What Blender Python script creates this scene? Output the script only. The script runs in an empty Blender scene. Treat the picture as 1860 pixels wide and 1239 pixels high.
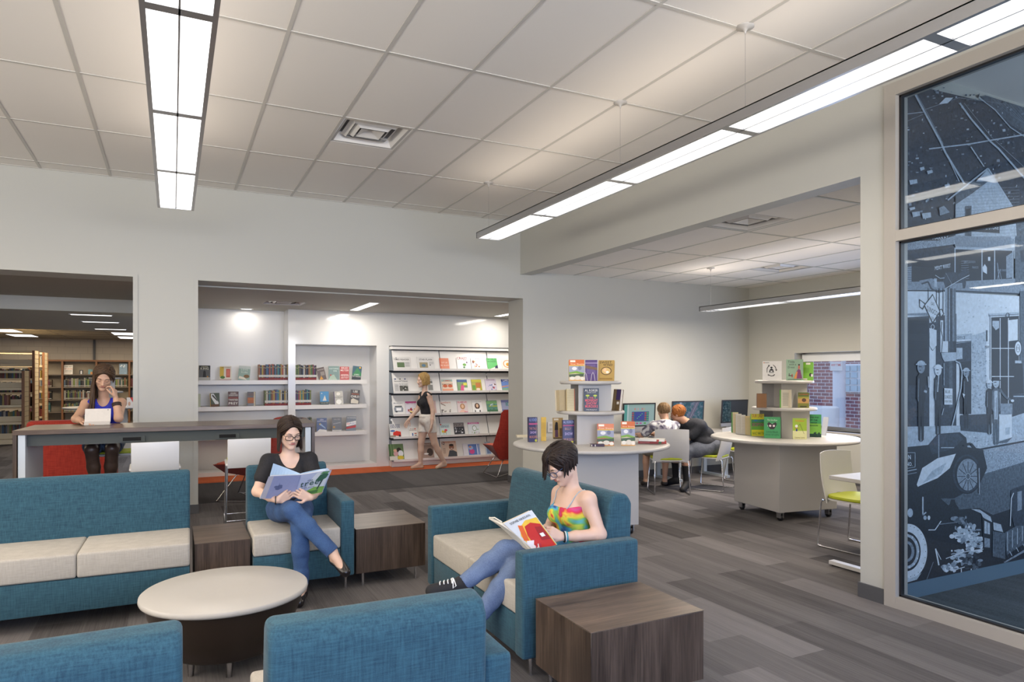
import bpy, bmesh, math, random
import numpy as np
from mathutils import Vector, Matrix
R = math.radians
S = bpy.context.scene
COL = S.collection
random.seed(7)

# ------------------------------------------------------------------ camera
EYE = 1.53
F_PX, CX, HZ = 1240.0, 930.0, 681.0
YAW = math.atan((CX - 314.0) / F_PX)
SN, CS = math.sin(YAW), math.cos(YAW)
cam_d = bpy.data.cameras.new('camera')
cam_d.sensor_width = 36.0
cam_d.lens = 36.0 * F_PX / 1860.0
cam_d.shift_y = (HZ - 619.5) / 1860.0
cam_d.clip_start = 0.05
cam_d.clip_end = 200
cam = bpy.data.objects.new('camera', cam_d)
COL.objects.link(cam)
cam.location = (0, 0, EYE)
cam.rotation_euler = (R(90), 0, -YAW)
S.camera = cam

# ------------------------------------------------------------------ colour management
S.view_settings.view_transform = 'Standard'
S.view_settings.look = 'None'
S.view_settings.exposure = -0.40
S.view_settings.gamma = 1.0
S.view_settings.use_curve_mapping = False
S.cycles.max_bounces = 7
S.cycles.diffuse_bounces = 4
S.cycles.glossy_bounces = 4
S.cycles.transmission_bounces = 6
S.cycles.transparent_max_bounces = 12
S.cycles.caustics_reflective = False
S.cycles.caustics_refractive = False
S.cycles.sample_clamp_indirect = 6.0
S.cycles.use_denoising = True

# ------------------------------------------------------------------ world: overcast blue daylight outside
W = bpy.data.worlds.new('daylight')
S.world = W
W.use_nodes = True
wb = W.node_tree.nodes['Background']
wb.inputs[0].default_value = (0.60, 0.74, 1.0, 1)
wb.inputs[1].default_value = 2.6

def area(name, loc, rot, sx, sy, power, color, spread=180):
    d = bpy.data.lights.new(name, 'AREA')
    d.shape = 'RECTANGLE'
    d.size, d.size_y = sx, sy
    d.energy = power
    d.color = color
    d.spread = R(spread)
    o = bpy.data.objects.new(name, d)
    COL.objects.link(o)
    o.location = loc
    o.rotation_euler = rot
    return o

BLUE = (0.12, 0.37, 1.0)
# daylight through the big south windows behind the camera, and through the window of the computer room; plus two added fills
area('south_window_daylight', (0.6, -3.3, 1.75), (R(68), 0, 0), 7.0, 2.2, 150, BLUE, 120)
area('ceiling_bounce_fill', (0.6, -3.32, 2.4), (R(124), 0, 0), 7.0, 1.2, 430, (1.0, .93, .80), 112)  # added warm fill aimed upward to lift the ceiling and back wall
area('west_fill', (-5.9, 3.0, 2.0), (R(112), 0, R(-90)), 6.0, 1.8, 300, (1.0, .92, .80), 140)  # added fill for the bulkhead; the west wall has no window
area('east_window_daylight', (8.56, 6.0, 1.3), (R(90), 0, R(90)), 2.0, 0.95, 45, (.45, .62, 1.0))

# ------------------------------------------------------------------ materials
MATS = {}
def _new(name):
    m = bpy.data.materials.new(name)
    m.use_nodes = True
    nt = m.node_tree
    return m, nt, nt.nodes['Principled BSDF']

def coords(nt, scale=(1, 1, 1), rot=(0, 0, 0), kind='Object'):
    tc = nt.nodes.new('ShaderNodeTexCoord')
    mp = nt.nodes.new('ShaderNodeMapping')
    mp.inputs['Scale'].default_value = scale
    mp.inputs['Rotation'].default_value = rot
    nt.links.new(tc.outputs[kind], mp.inputs[0])
    return mp.outputs[0]

def noise_n(nt, vec, scale, detail=3, rough=0.5):
    n = nt.nodes.new('ShaderNodeTexNoise')
    n.inputs['Scale'].default_value = scale
    n.inputs['Detail'].default_value = detail
    n.inputs['Roughness'].default_value = rough
    nt.links.new(vec, n.inputs['Vector'])
    return n.outputs['Fac']

def ramp(nt, fac, stops):
    r = nt.nodes.new('ShaderNodeValToRGB')
    el = r.color_ramp.elements
    while len(el) < len(stops):
        el.new(0.5)
    for e, (p, c) in zip(el, stops):
        e.position = p
        e.color = (c[0], c[1], c[2], 1)
    nt.links.new(fac, r.inputs[0])
    return r.outputs[0]

def mixc(nt, fac, a, b, mode='MIX'):
    m = nt.nodes.new('ShaderNodeMix')
    m.data_type = 'RGBA'
    m.blend_type = mode
    for sock, val in ((m.inputs[0], fac), (m.inputs[6], a), (m.inputs[7], b)):
        if isinstance(val, (int, float)):
            sock.default_value = val
        elif isinstance(val, tuple):
            sock.default_value = (val[0], val[1], val[2], 1)
        else:
            nt.links.new(val, sock)
    return m.outputs[2]

def bump(nt, bsdf, h, strength=0.2, dist=0.01):
    b = nt.nodes.new('ShaderNodeBump')
    b.inputs['Strength'].default_value = strength
    b.inputs['Distance'].default_value = dist
    nt.links.new(h, b.inputs['Height'])
    nt.links.new(b.outputs[0], bsdf.inputs['Normal'])

def C(r, g, b, rough=0.5, metal=0.0, var=0.06, vs=30.0, coat=0.0):
    """plain surface in one colour with a faint procedural mottling (linear rgb)"""
    key = (round(r, 3), round(g, 3), round(b, 3), rough, metal, var, coat)
    if key in MATS:
        return MATS[key]
    m, nt, p = _new('surface_%02d' % len(MATS))
    f = noise_n(nt, coords(nt), vs, 2)
    col = mixc(nt, f, (r * (1 - var), g * (1 - var), b * (1 - var)), (min(1, r * (1 + var)), min(1, g * (1 + var)), min(1, b * (1 + var))))
    nt.links.new(col, p.inputs['Base Color'])
    p.inputs['Roughness'].default_value = rough
    p.inputs['Metallic'].default_value = metal
    p.inputs['Coat Weight'].default_value = coat
    MATS[key] = m
    return m

def H(h, rough=0.5, **k):
    """same from an sRGB hex colour"""
    c = [int(h[i:i + 2], 16) / 255 for i in (0, 2, 4)]
    c = [x / 12.92 if x < 0.04045 else ((x + 0.055) / 1.055) ** 2.4 for x in c]
    return C(c[0], c[1], c[2], rough, **k)

def emit(name, color, strength, base=0.8):
    m, nt, p = _new(name)
    p.inputs['Base Color'].default_value = (base, base, base, 1)
    f = noise_n(nt, coords(nt), 3, 1)
    nt.links.new(mixc(nt, f, color, tuple(min(1, c * 1.02) for c in color)), p.inputs['Emission Color'])
    p.inputs['Emission Strength'].default_value = strength
    return m

def fabric(name, c1, c2, scale=140, bstr=0.35, sheen=0.3):
    m, nt, p = _new(name)
    a = noise_n(nt, coords(nt, (1, 1, 0.08)), scale, 2)
    b = noise_n(nt, coords(nt, (0.10, 0.10, 1.3)), scale, 2)
    g = noise_n(nt, coords(nt), scale * 3, 1)
    s = nt.nodes.new('ShaderNodeMath'); s.operation = 'ADD'
    nt.links.new(a, s.inputs[0]); nt.links.new(b, s.inputs[1])
    s2 = nt.nodes.new('ShaderNodeMath'); s2.operation = 'MULTIPLY_ADD'
    nt.links.new(g, s2.inputs[0]); s2.inputs[1].default_value = 0.5
    nt.links.new(s.outputs[0], s2.inputs[2])
    s3 = nt.nodes.new('ShaderNodeMath'); s3.operation = 'MULTIPLY'; s3.inputs[1].default_value = 0.4
    nt.links.new(s2.outputs[0], s3.inputs[0])
    nt.links.new(ramp(nt, s3.outputs[0], [(0.38, c1), (0.62, c2)]), p.inputs['Base Color'])
    p.inputs['Roughness'].default_value = 0.9
    p.inputs['Sheen Weight'].default_value = sheen
    bump(nt, p, s3.outputs[0], bstr, 0.003)
    return m

def walnut(name='walnut', axis=2, dark=(0.028, 0.018, 0.013), light=(0.115, 0.080, 0.058), rough=0.32):
    m, nt, p = _new(name)
    sc = [9.0, 9.0, 9.0]; sc[axis] = 0.9
    v = coords(nt, tuple(sc))
    n1 = noise_n(nt, v, 1.6, 4, 0.6)
    sc2 = [60.0, 60.0, 60.0]; sc2[axis] = 1.5
    n2 = noise_n(nt, coords(nt, tuple(sc2)), 2.0, 4, 0.7)
    f = mixc(nt, 0.5, n1, n2)
    nt.links.new(ramp(nt, f, [(0.36, dark), (0.50, tuple(a * .6 + b * .4 for a, b in zip(dark, light))), (0.66, light)]), p.inputs['Base Color'])
    p.inputs['Roughness'].default_value = rough
    bump(nt, p, n2, 0.05, 0.002)
    return m

def carpet(name, c1, c2, plank=(1.0, 0.25), streak=1.0, grain=900):
    m, nt, p = _new(name)
    tc = nt.nodes.new('ShaderNodeTexCoord')
    sx = nt.nodes.new('ShaderNodeSeparateXYZ'); cb = nt.nodes.new('ShaderNodeCombineXYZ')
    nt.links.new(tc.outputs['Object'], sx.inputs[0])
    nt.links.new(sx.outputs[1], cb.inputs[0]); nt.links.new(sx.outputs[0], cb.inputs[1])
    br = nt.nodes.new('ShaderNodeTexBrick')
    br.offset = 0.37
    br.inputs['Color1'].default_value = (0, 0, 0, 1)
    br.inputs['Color2'].default_value = (1, 1, 1, 1)
    br.inputs['Mortar'].default_value = (0.4, 0.4, 0.4, 1)
    br.inputs['Scale'].default_value = 1.0
    br.inputs['Mortar Size'].default_value = 0.0
    br.inputs['Bias'].default_value = 0.0
    br.inputs['Brick Width'].default_value = plank[0]
    br.inputs['Row Height'].default_value = plank[1]
    nt.links.new(cb.outputs[0], br.inputs['Vector'])
    st = noise_n(nt, coords(nt, (70, 1.1, 1)), 1.0, 3, 0.7)
    st2 = noise_n(nt, coords(nt, (260, 3.0, 1)), 1.0, 2, 0.6)
    gr = noise_n(nt, coords(nt, (1, 1, 1)), grain, 1)
    big = noise_n(nt, coords(nt, (9, 0.6, 1)), 1.0, 2, 0.5)
    f = mixc(nt, 0.42 * streak, br.outputs['Color'], st)
    f = mixc(nt, 0.35 * streak, f, st2)
    f = mixc(nt, 0.22, f, gr)
    f = mixc(nt, 0.2, f, big)
    nt.links.new(ramp(nt, f, [(0.27, c1), (0.70, c2)]), p.inputs['Base Color'])
    p.inputs['Roughness'].default_value = 0.95
    p.inputs['Specular IOR Level'].default_value = 0.15
    bump(nt, p, mixc(nt, 0.5, st2, gr), 0.5, 0.004)
    return m

def paint(name, col, rough=0.6, bstr=0.03, coat=0.0):
    m, nt, p = _new(name)
    f = noise_n(nt, coords(nt), 1.3, 2)
    nt.links.new(mixc(nt, f, tuple(c * 0.985 for c in col), col), p.inputs['Base Color'])
    p.inputs['Roughness'].default_value = rough
    p.inputs['Coat Weight'].default_value = coat
    p.inputs['Coat Roughness'].default_value = 0.08
    bump(nt, p, noise_n(nt, coords(nt), 220, 2), bstr, 0.002)
    return m

def metal(name, col=(0.6, 0.6, 0.62), rough=0.25):
    m, nt, p = _new(name)
    f = noise_n(nt, coords(nt, (1, 1, 30)), 20, 2)
    nt.links.new(mixc(nt, f, tuple(c * 0.94 for c in col), col), p.inputs['Base Color'])
    p.inputs['Metallic'].default_value = 1.0
    p.inputs['Roughness'].default_value = rough
    return m

def glass_mat(name, tint=(0.86, 0.93, 0.98), refl=1.0):
    m, nt, p = _new(name)
    nt.nodes.remove(p)
    out = nt.nodes['Material Output']
    tr = nt.nodes.new('ShaderNodeBsdfTransparent'); tr.inputs[0].default_value = (*tint, 1)
    gl = nt.nodes.new('ShaderNodeBsdfGlossy'); gl.inputs['Roughness'].default_value = 0.015
    fr = nt.nodes.new('ShaderNodeFresnel'); fr.inputs[0].default_value = 1.45
    nz = noise_n(nt, coords(nt), 0.8, 1)
    mu = nt.nodes.new('ShaderNodeMath'); mu.operation = 'MULTIPLY_ADD'
    nt.links.new(nz, mu.inputs[0]); mu.inputs[1].default_value = 0.01
    nt.links.new(fr.outputs[0], mu.inputs[2])
    mx = nt.nodes.new('ShaderNodeMixShader')
    m2 = nt.nodes.new('ShaderNodeMath'); m2.operation = 'MULTIPLY'; m2.inputs[1].default_value = refl
    nt.links.new(mu.outputs[0], m2.inputs[0])
    nt.links.new(m2.outputs[0], mx.inputs[0])
    nt.links.new(tr.outputs[0], mx.inputs[1]); nt.links.new(gl.outputs[0], mx.inputs[2])
    nt.links.new(mx.outputs[0], out.inputs[0])
    return m

M = {}
M['wall'] = paint('wall_paint', (0.495, 0.492, 0.452))
M['wallgloss'] = paint('gloss_wall_panel', (0.70, 0.69, 0.66), 0.35, 0.0, 0.8)
M['tile'] = paint('ceiling_tile', (0.82, 0.785, 0.735), 0.9, 0.12)
M['tbar'] = paint('ceiling_grid_paint', (0.56, 0.54, 0.50), 0.5)
M['base'] = paint('baseboard_vinyl', (0.085, 0.085, 0.09), 0.5)
M['white'] = paint('white_laminate', (0.45, 0.432, 0.41), 0.42, 0.0, 0.0)
M['shelf'] = paint('white_shelf_paint', (0.74, 0.72, 0.69), 0.3, 0.0)
M['tan'] = paint('champagne_frame', (0.40, 0.37, 0.33), 0.45)
M['steel'] = metal('chrome', (0.72, 0.72, 0.74), 0.16)
M['alu'] = metal('brushed_aluminium', (0.55, 0.55, 0.56), 0.35)
M['black'] = C(0.012, 0.012, 0.014, 0.4)
M['teal'] = fabric('teal_upholstery', (0.011, 0.047, 0.077), (0.028, 0.096, 0.134), 150, .35, .08)
M['cream'] = fabric('cream_upholstery', (0.36, 0.335, 0.295), (0.44, 0.41, 0.365), 170, 0.12, 0.05)
M['red'] = fabric('red_upholstery', (0.24, 0.014, 0.008), (0.38, 0.032, 0.015), 120, 0.2, 0.1)
M['orange'] = fabric('orange_red_upholstery', (0.42, 0.05, 0.015), (0.60, 0.09, 0.03), 120, 0.2, 0.1)
M['lime'] = C(0.42, 0.47, 0.02, 0.55)
M['walnut'] = walnut('walnut_upright', 2)
M['walnut_x'] = walnut('walnut_lengthwise', 0, (0.045, 0.028, 0.018), (0.17, 0.115, 0.08))
M['walnut_top'] = walnut('walnut_top_grain', 0, (0.045, 0.031, 0.022), (0.19, 0.135, 0.10), 0.38)
M['plastic'] = paint('white_plastic', (0.60, 0.59, 0.58), 0.35, 0.0)
M['carpet'] = carpet('plank_carpet', (0.036, 0.033, 0.034), (0.225, 0.210, 0.210))
M['carpet2'] = carpet('plain_dark_carpet', (0.040, 0.038, 0.040), (0.115, 0.108, 0.110), (3, 3), 0.6)
M['carpet3'] = carpet('office_carpet', (0.045, 0.055, 0.065), (0.20, 0.23, 0.27), (4, 4), 0.15, 120)
M['carpet4'] = carpet('orange_carpet', (0.38, 0.075, 0.025), (0.58, 0.15, 0.06), (1, 1), 0.7)

# ------------------------------------------------------------------ object helpers
def tag(o, label=None, cat=None, group=None, kind=None):
    if label: o['label'] = label
    if cat: o['category'] = cat
    if group: o['group'] = group
    if kind: o['kind'] = kind
    return o

def thing(name, label, cat, loc=(0, 0, 0), rz=0.0, group=None):
    o = bpy.data.objects.new(name, None)
    o.empty_display_size = 0.1
    COL.objects.link(o)
    o.location = loc
    o.rotation_euler = (0, 0, rz)
    return tag(o, label, cat, group)

def dup(o, parent=None):
    c = o.copy()
    COL.objects.link(c)
    c.parent = parent
    for ch in list(o.children):
        dup(ch, c)
    return c

def relabel(o, label=None, group=None):
    if label: o['label'] = label
    if group: o['group'] = group
    return o

GLYPH = {}
def _glyphs():
    chars = 'ABCDEFGHIJKLMNOPQRSTUVWXYZabcdefghijklmnopqrstuvwxyz0123456789.,:&-!\'/?'
    for ch in chars:
        cu = bpy.data.curves.new('glyph', 'FONT')
        cu.body = ch
        cu.resolution_u = 2
        cu.offset = 0.012
        ob = bpy.data.objects.new('glyph', cu)
        me = ob.to_mesh()
        vs = [(v.co.x, v.co.y) for v in me.vertices]
        fs = [tuple(p.vertices) for p in me.polygons]
        w = max([v[0] for v in vs]) if vs else 0.3
        GLYPH[ch] = (vs, fs, w)
        ob.to_mesh_clear()
        bpy.data.objects.remove(ob)
        bpy.data.curves.remove(cu)

class MB:
    """collects geometry, then links it as ONE mesh object"""
    def __init__(s):
        s.v, s.f, s.m, s.s, s.mats = [], [], [], [], []
    def mi(s, mat):
        if mat not in s.mats: s.mats.append(mat)
        return s.mats.index(mat)
    def add(s, vs, fs, mat, smooth=False, T=None):
        b = len(s.v)
        if T is not None: vs = [tuple(T @ Vector(v)) for v in vs]
        s.v.extend(tuple(v) for v in vs)
        i = s.mi(mat)
        for f in fs:
            s.f.append(tuple(b + k for k in f)); s.m.append(i); s.s.append(smooth)
        return s
    def box(s, x0, x1, y0, y1, z0, z1, mat, T=None):
        vs = [(x, y, z) for z in (z0, z1) for y in (y0, y1) for x in (x0, x1)]
        return s.add(vs, [(0, 2, 3, 1), (4, 5, 7, 6), (0, 1, 5, 4), (2, 6, 7, 3), (0, 4, 6, 2), (1, 3, 7, 5)], mat, False, T)
    def prism(s, pts, a0, a1, axis, mat, smooth=False, T=None):
        """2-D outline extruded along axis 'x','y','z'; pts are the other two coords in xyz order"""
        def mk(p, a):
            return {'x': (a, p[0], p[1]), 'y': (p[0], a, p[1]), 'z': (p[0], p[1], a)}[axis]
        n = len(pts)
        vs = [mk(p, a0) for p in pts] + [mk(p, a1) for p in pts]
        fs = [tuple(range(n))[::-1], tuple(range(n, 2 * n))]
        s.add(vs, fs, mat, False, T)
        s.add(vs, [(i, (i + 1) % n, n + (i + 1) % n, n + i) for i in range(n)], mat, smooth, T)
        return s
    def quad(s, a, b, c, d, mat):
        return s.add([a, b, c, d], [(0, 1, 2, 3)], mat)
    def tube(s, pts, r, mat, n=8, caps=True, flat=1.0, up=None):
        pts = [Vector(p) for p in pts]
        rs = r if isinstance(r, (list, tuple)) else [r] * len(pts)
        vs = []
        ref = Vector(up) if up else None
        prev = None
        for i, p in enumerate(pts):
            t = (pts[min(i + 1, len(pts) - 1)] - pts[max(i - 1, 0)])
            if t.length < 1e-9: t = Vector((0, 0, 1))
            t.normalize()
            if prev is None:
                u = ref if ref else (Vector((0, 0, 1)) if abs(t.z) < 0.9 else Vector((1, 0, 0)))
            else: u = prev
            u = u - t * u.dot(t)
            if u.length < 1e-6: u = Vector((1, 0, 0)) - t * t.x
            u.normalize(); prev = u
            w = t.cross(u)
            for k in range(n):
                a = 2 * math.pi * k / n
                vs.append(tuple(p + u * math.cos(a) * rs[i] * flat + w * math.sin(a) * rs[i]))
        fs = []
        for i in range(len(pts) - 1):
            for k in range(n):
                k2 = (k + 1) % n
                fs.append((i * n + k, i * n + k2, (i + 1) * n + k2, (i + 1) * n + k))
        s.add(vs, fs, mat, True)
        if caps:
            m = len(pts) - 1
            s.add(vs[:n], [tuple(range(n))[::-1]], mat)
            s.add(vs[m * n:], [tuple(range(n))], mat)
        return s
    def lathe(s, prof, c, mat, n=32, smooth=True, sx=1.0, sy=1.0, T=None):
        vs, fs = [], []
        for r, z in prof:
            for k in range(n):
                a = 2 * math.pi * k / n
                vs.append((c[0] + r * sx * math.cos(a), c[1] + r * sy * math.sin(a), c[2] + z))
        m = len(prof)
        for i in range(m - 1):
            for k in range(n):
                k2 = (k + 1) % n
                fs.append((i * n + k, i * n + k2, (i + 1) * n + k2, (i + 1) * n + k))
        s.add(vs, fs, mat, smooth, T)
        s.add(vs[:n], [tuple(range(n))[::-1]], mat, False, T)
        s.add(vs[(m - 1) * n:], [tuple(range(n))], mat, False, T)
        return s
    def disc(s, c, r, u, v, mat, n=16, r2=None):
        c, u, v = Vector(c), Vector(u), Vector(v)
        r2 = r2 or r
        vs = [tuple(c + u * math.cos(2 * math.pi * k / n) * r + v * math.sin(2 * math.pi * k / n) * r2) for k in range(n)]
        return s.add(vs, [tuple(range(n))], mat)
    def text(s, txt, o, u, v, size, mat, align='c', width=None, bold=1.0):
        """letters lying in the plane (o; u = reading direction, v = up); width squeezes the line to fit"""
        if not GLYPH: _glyphs()
        adv, x = [], 0.0
        for ch in txt:
            adv.append(x)
            x += (0.30 if ch == ' ' or ch not in GLYPH else GLYPH[ch][2] + 0.075)
        x = max(x - 0.075, 0.01)
        k = 1.0
        if width and x * size > width: k = width / (x * size)
        off = {'c': -x / 2, 'l': 0, 'r': -x}[align]
        o, u, v = Vector(o), Vector(u), Vector(v)
        for ch, a in zip(txt, adv):
            if ch in GLYPH:
                vs, fs, w = GLYPH[ch]
                s.add([tuple(o + u * (px + a + off) * size * k + v * py * size * bold) for px, py in vs], fs, mat)
        return s
    def build(s, name, parent=None, world=False, bevel=0.0, seg=2, smooth=None, ang=30, weld=True, recalc=True):
        me = bpy.data.meshes.new(name)
        vs = s.v
        if world and parent is not None:
            inv = (Matrix.Translation(parent.location) @ parent.rotation_euler.to_matrix().to_4x4()).inverted()
            pp = parent.parent
            while pp is not None:
                inv = inv @ (Matrix.Translation(pp.location) @ pp.rotation_euler.to_matrix().to_4x4()).inverted()
                pp = pp.parent
            vs = [tuple(inv @ Vector(v)) for v in vs]
        me.from_pydata(vs, [], s.f)
        for mt in s.mats: me.materials.append(mt)
        me.polygons.foreach_set('material_index', s.m)
        me.polygons.foreach_set('use_smooth', s.s)
        if bevel > 0 or recalc:
            bm = bmesh.new(); bm.from_mesh(me)
            if bevel > 0:
                bmesh.ops.remove_doubles(bm, verts=bm.verts, dist=1e-5)
                bmesh.ops.recalc_face_normals(bm, faces=bm.faces)
                ed = [e for e in bm.edges if len(e.link_faces) == 2 and e.calc_face_angle(0) > R(ang)]
                bmesh.ops.bevel(bm, geom=ed, offset=bevel, segments=seg, profile=0.5, affect='EDGES', clamp_overlap=True)
                if smooth is None: smooth = True
            else:
                bmesh.ops.recalc_face_normals(bm, faces=bm.faces)
            bm.to_mesh(me); bm.free()
        if smooth is not None:
            me.polygons.foreach_set('use_smooth', [smooth] * len(me.polygons))
            if smooth:
                me.set_sharp_from_angle(angle=R(40))
        o = bpy.data.objects.new(name, me)
        COL.objects.link(o)
        if parent is not None: o.parent = parent
        return o

def struct(name, mb, **k):
    o = mb.build(name, **k)
    o['kind'] = 'structure'
    return o

# a point of the photograph carried onto a real plane of the room (used to measure, and for flat artwork)
def ray(px, py):
    r = (px - CX) / F_PX
    return (SN + CS * r, CS - SN * r, (HZ - py) / F_PX)
def on_y(px, py, y):
    d = ray(px, py); t = y / d[1]
    return (d[0] * t, y, EYE + d[2] * t)
def xat(px, y):
    d = ray(px, 681)
    return d[0] * y / d[1]
# ================================================================== THE ROOM
CEIL, CEIL3, CEIL2 = 3.618, 2.95, 2.56
def sbox(name, x0, x1, y0, y1, z0, z1, mat, **k):
    b = MB(); b.box(x0, x1, y0, y1, z0, z1, mat)
    return struct(name, b, **k)

# floors
sbox('floor', -16, 8.5, -3.6, 26, -0.1, 0.0, M['carpet'])
sbox('floor_dark_band', 0.25, 6.6, 8.9, 10.52, 0.0, 0.004, M['carpet2'])
sbox('floor_orange_strip', -0.3, 6.6, 10.52, 11.16, 0.0, 0.005, M['carpet4'])
sbox('floor_office', 4.40, 8.46, -3.6, 2.97, 0.0, 0.004, M['carpet3'])

# back wall with its two openings (0.45 m thick)
b = MB()
b.box(-16, 4.29, 8.3, 8.75, 2.575, CEIL + 0.1, M['wall'])
b.box(-0.38, 0.25, 8.3, 8.75, 0, 2.575, M['wall'])
b.box(4.29, 8.56, 8.3, 8.75, 0, CEIL + 0.1, M['wall'])
struct('wall_back', b)
b = MB()
for x0, x1 in ((-0.38, -0.335), (0.205, 0.25)):
    b.box(x0, x1, 8.292, 8.3, 0.1, 2.60, M['wall'])
struct('trim_1', b)
sbox('baseboard_back', 4.29, 8.46, 8.288, 8.3, 0, 0.10, M['base'])
b = MB(); b.box(-0.388, 0.258, 8.292, 8.758, 0, 0.10, M['base']); struct('baseboard_pillar', b)
b = MB(); b.box(4.282, 4.30, 8.29, 8.758, 0, 0.10, M['base']); struct('baseboard_jamb', b)

# west and south walls (out of view, they close the room)
sbox('wall_left', -6.1, -6.0, -3.6, 8.3, 0, CEIL, M['wall'])
b = MB()
b.box(-6, 8.5, -3.6, -3.5, 0, 0.4, M['wall']); b.box(-6, 8.5, -3.6, -3.5, 3.1, CEIL, M['wall'])
b.box(-6, -3.0, -3.6, -3.5, 0.4, 3.1, M['wall']); b.box(4.15, 8.5, -3.6, -3.5, 0.4, 3.1, M['wall'])
struct('wall_front', b)

# main ceiling and its grid
def ceiling_box(b, x0, x1, y0, y1, z0, z1, mat, holes):
    xs = sorted({x0, x1} | {h[0] for h in holes} | {h[1] for h in holes})
    ys = sorted({y0, y1} | {h[2] for h in holes} | {h[3] for h in holes})
    for xa, xb in zip(xs[:-1], xs[1:]):
        for ya, yb in zip(ys[:-1], ys[1:]):
            if any(h[0] <= (xa + xb) / 2 <= h[1] and h[2] <= (ya + yb) / 2 <= h[3] for h in holes): continue
            b.box(xa, xb, ya, yb, z0, z1, mat)
V1 = (1.255, 1.825, 5.585, 6.17); V2 = (4.525, 5.085, 4.43, 5.01); V3 = (6.955, 7.535, 6.285, 6.84); V4 = (1.15, 1.72, 10.02, 10.55)
b = MB(); ceiling_box(b, -6, 4.42, -3.5, 8.3, CEIL, CEIL + .08, M['tile'], [V1]); struct('ceiling', b)
b = MB()
for i in range(-9, 8):
    x = 0.02 + 0.6085 * i
    if x < 4.24: b.box(x - 0.012, x + 0.012, -3.5, 8.3, CEIL - 0.004, CEIL, M['tbar'])
for j in range(-5, 5):
    y = 3.07 + 1.2415 * j
    b.box(-6, 4.25, y - 0.012, y + 0.012, CEIL - 0.0045, CEIL, M['tbar'])
b.box(-6, 4.25, 8.282, 8.3, CEIL - 0.005, CEIL, M['tbar'])
struct('ceiling_grid', b)

# bulkhead, pillar, wall over the glass
b = MB()
b.box(4.25, 4.42, 3.15, 8.3, 2.90, CEIL, M['wall'])
b.box(4.25, 4.42, 2.966, 3.15, 0, CEIL, M['wall'])
b.box(4.25, 4.42, -3.5, 2.966, 3.45, CEIL, M['wall'])
struct('wall_right', b)
b = MB(); b.box(4.238, 4.43, 2.97, 3.162, 0, 0.10, M['base']); struct('baseboard_right', b)

# computer room
b = MB(); ceiling_box(b, 4.42, 8.46, 3.15, 8.3, CEIL3, CEIL3 + .08, M['tile'], [V2, V3]); struct('ceiling_computer_room', b)
b = MB()
for i in range(0, 7):
    x = 4.50 + 0.6085 * i
    b.box(x - 0.012, x + 0.012, 3.15, 8.3, CEIL3 - 0.004, CEIL3, M['wall'])
for j in range(0, 4):
    y = 3.78 + 1.2415 * j
    b.box(4.42, 8.46, y - 0.012, y + 0.012, CEIL3 - 0.0045, CEIL3, M['wall'])
struct('ceiling_grid_computer_room', b)
b = MB()   # east wall with the window opening
y0, y1, z0, z1 = 3.9, 7.38, 0.72, 1.86
b.box(8.46, 8.72, y1, 8.75, 0, CEIL3, M['wall']); b.box(8.46, 8.72, 2.97, y0, 0, CEIL3, M['wall'])
b.box(8.46, 8.72, y0, y1, 0, z0, M['wall']); b.box(8.46, 8.72, y0, y1, z1, CEIL3, M['wall'])
struct('wall_east', b)
sbox('baseboard_east', 8.448, 8.46, 3.15, 8.3, 0, 0.10, M['base'])

# window
b = MB()
fr = M['alu']
for a in ((y0, y0 + .05), (y1 - .05, y1), (5.55, 5.60)):
    b.box(8.64, 8.69, a[0], a[1], z0, z1, fr)
b.box(8.64, 8.69, y0, y1, z0, z0 + .05, fr); b.box(8.64, 8.69, y0, y1, z1 - .05, z1, fr)
w = struct('window_1', b)
b = MB(); b.box(8.662, 8.668, y0 + .05, y1 - .05, z0 + .05, z1 - .05, glass_mat('window_glass', (0.93, 0.96, 1.0)))
b.build('pane', w)
b = MB(); b.box(8.40, 8.62, y0, y1, z0 - .035, z0 + .0, M['white']); b.build('window_sill', w)
b = MB(); b.box(8.60, 8.612, y0 + .02, y1 - .02, z1 - .13, z1 - .02, paint('roller_blind', (0.78, 0.8, 0.82))); b.build('roller_blind', w)

# glass partition of the office (plane x = 4.25)
b = MB()
t = M['tan']
gx0, gx1 = 4.235, 4.36
b.box(gx0, gx1, 2.885, 2.966, 0, 3.45, t)
b.box(gx0 + .001, gx1 - .001, -3.5, 2.886, 0, 0.075, t)
b.box(gx0 + .001, gx1 - .001, -3.5, 2.886, 2.405, 2.475, t)
b.box(gx0 + .001, gx1 - .001, -3.5, 2.886, 3.365, 3.449, t)
for yy in (1.45, -0.05, -1.6): b.box(gx0 - .001, gx1 + .001, yy - .03, yy + .03, 0, 3.45, t)
win = struct('window_2', b)
gl = glass_mat('partition_glass', (0.84, 0.91, 0.97), .52)
for (za, zb) in ((0.075, 2.405), (2.475, 3.365)):
    for (ya, yb) in ((1.48, 2.885), (-0.02, 1.42), (-1.57, -0.08)):
        g = MB(); g.box(4.285, 4.293, ya + .012, yb - .012, za + .01, zb - .01, gl); g.build('pane', win)
        g = MB()
        for (p0, p1, q0, q1) in ((ya, ya + .014, za, zb), (yb - .014, yb, za, zb), (ya, yb, za, za + .012), (ya, yb, zb - .012, zb)):
            g.box(4.272, 4.306, p0, p1, q0, q1, M['black'])
        g.build('gasket', win)

# office behind the glass
sbox('ceiling_office', 4.42, 8.46, -3.5, 2.97, 3.62, 3.68, M['tile'])
sbox('wall_office', 4.42, 8.6, 2.97, 3.13, 0, 3.75, M['wall'])
sbox('wall_office_right', 8.46, 8.56, -3.5, 2.97, 0, 3.75, paint('office_wall_grey', (0.35, 0.38, 0.42)))
sbox('baseboard_office', 4.43, 8.46, 2.955, 2.97, 0, 0.112, paint('office_base', (0.10, 0.17, 0.24)))

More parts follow.
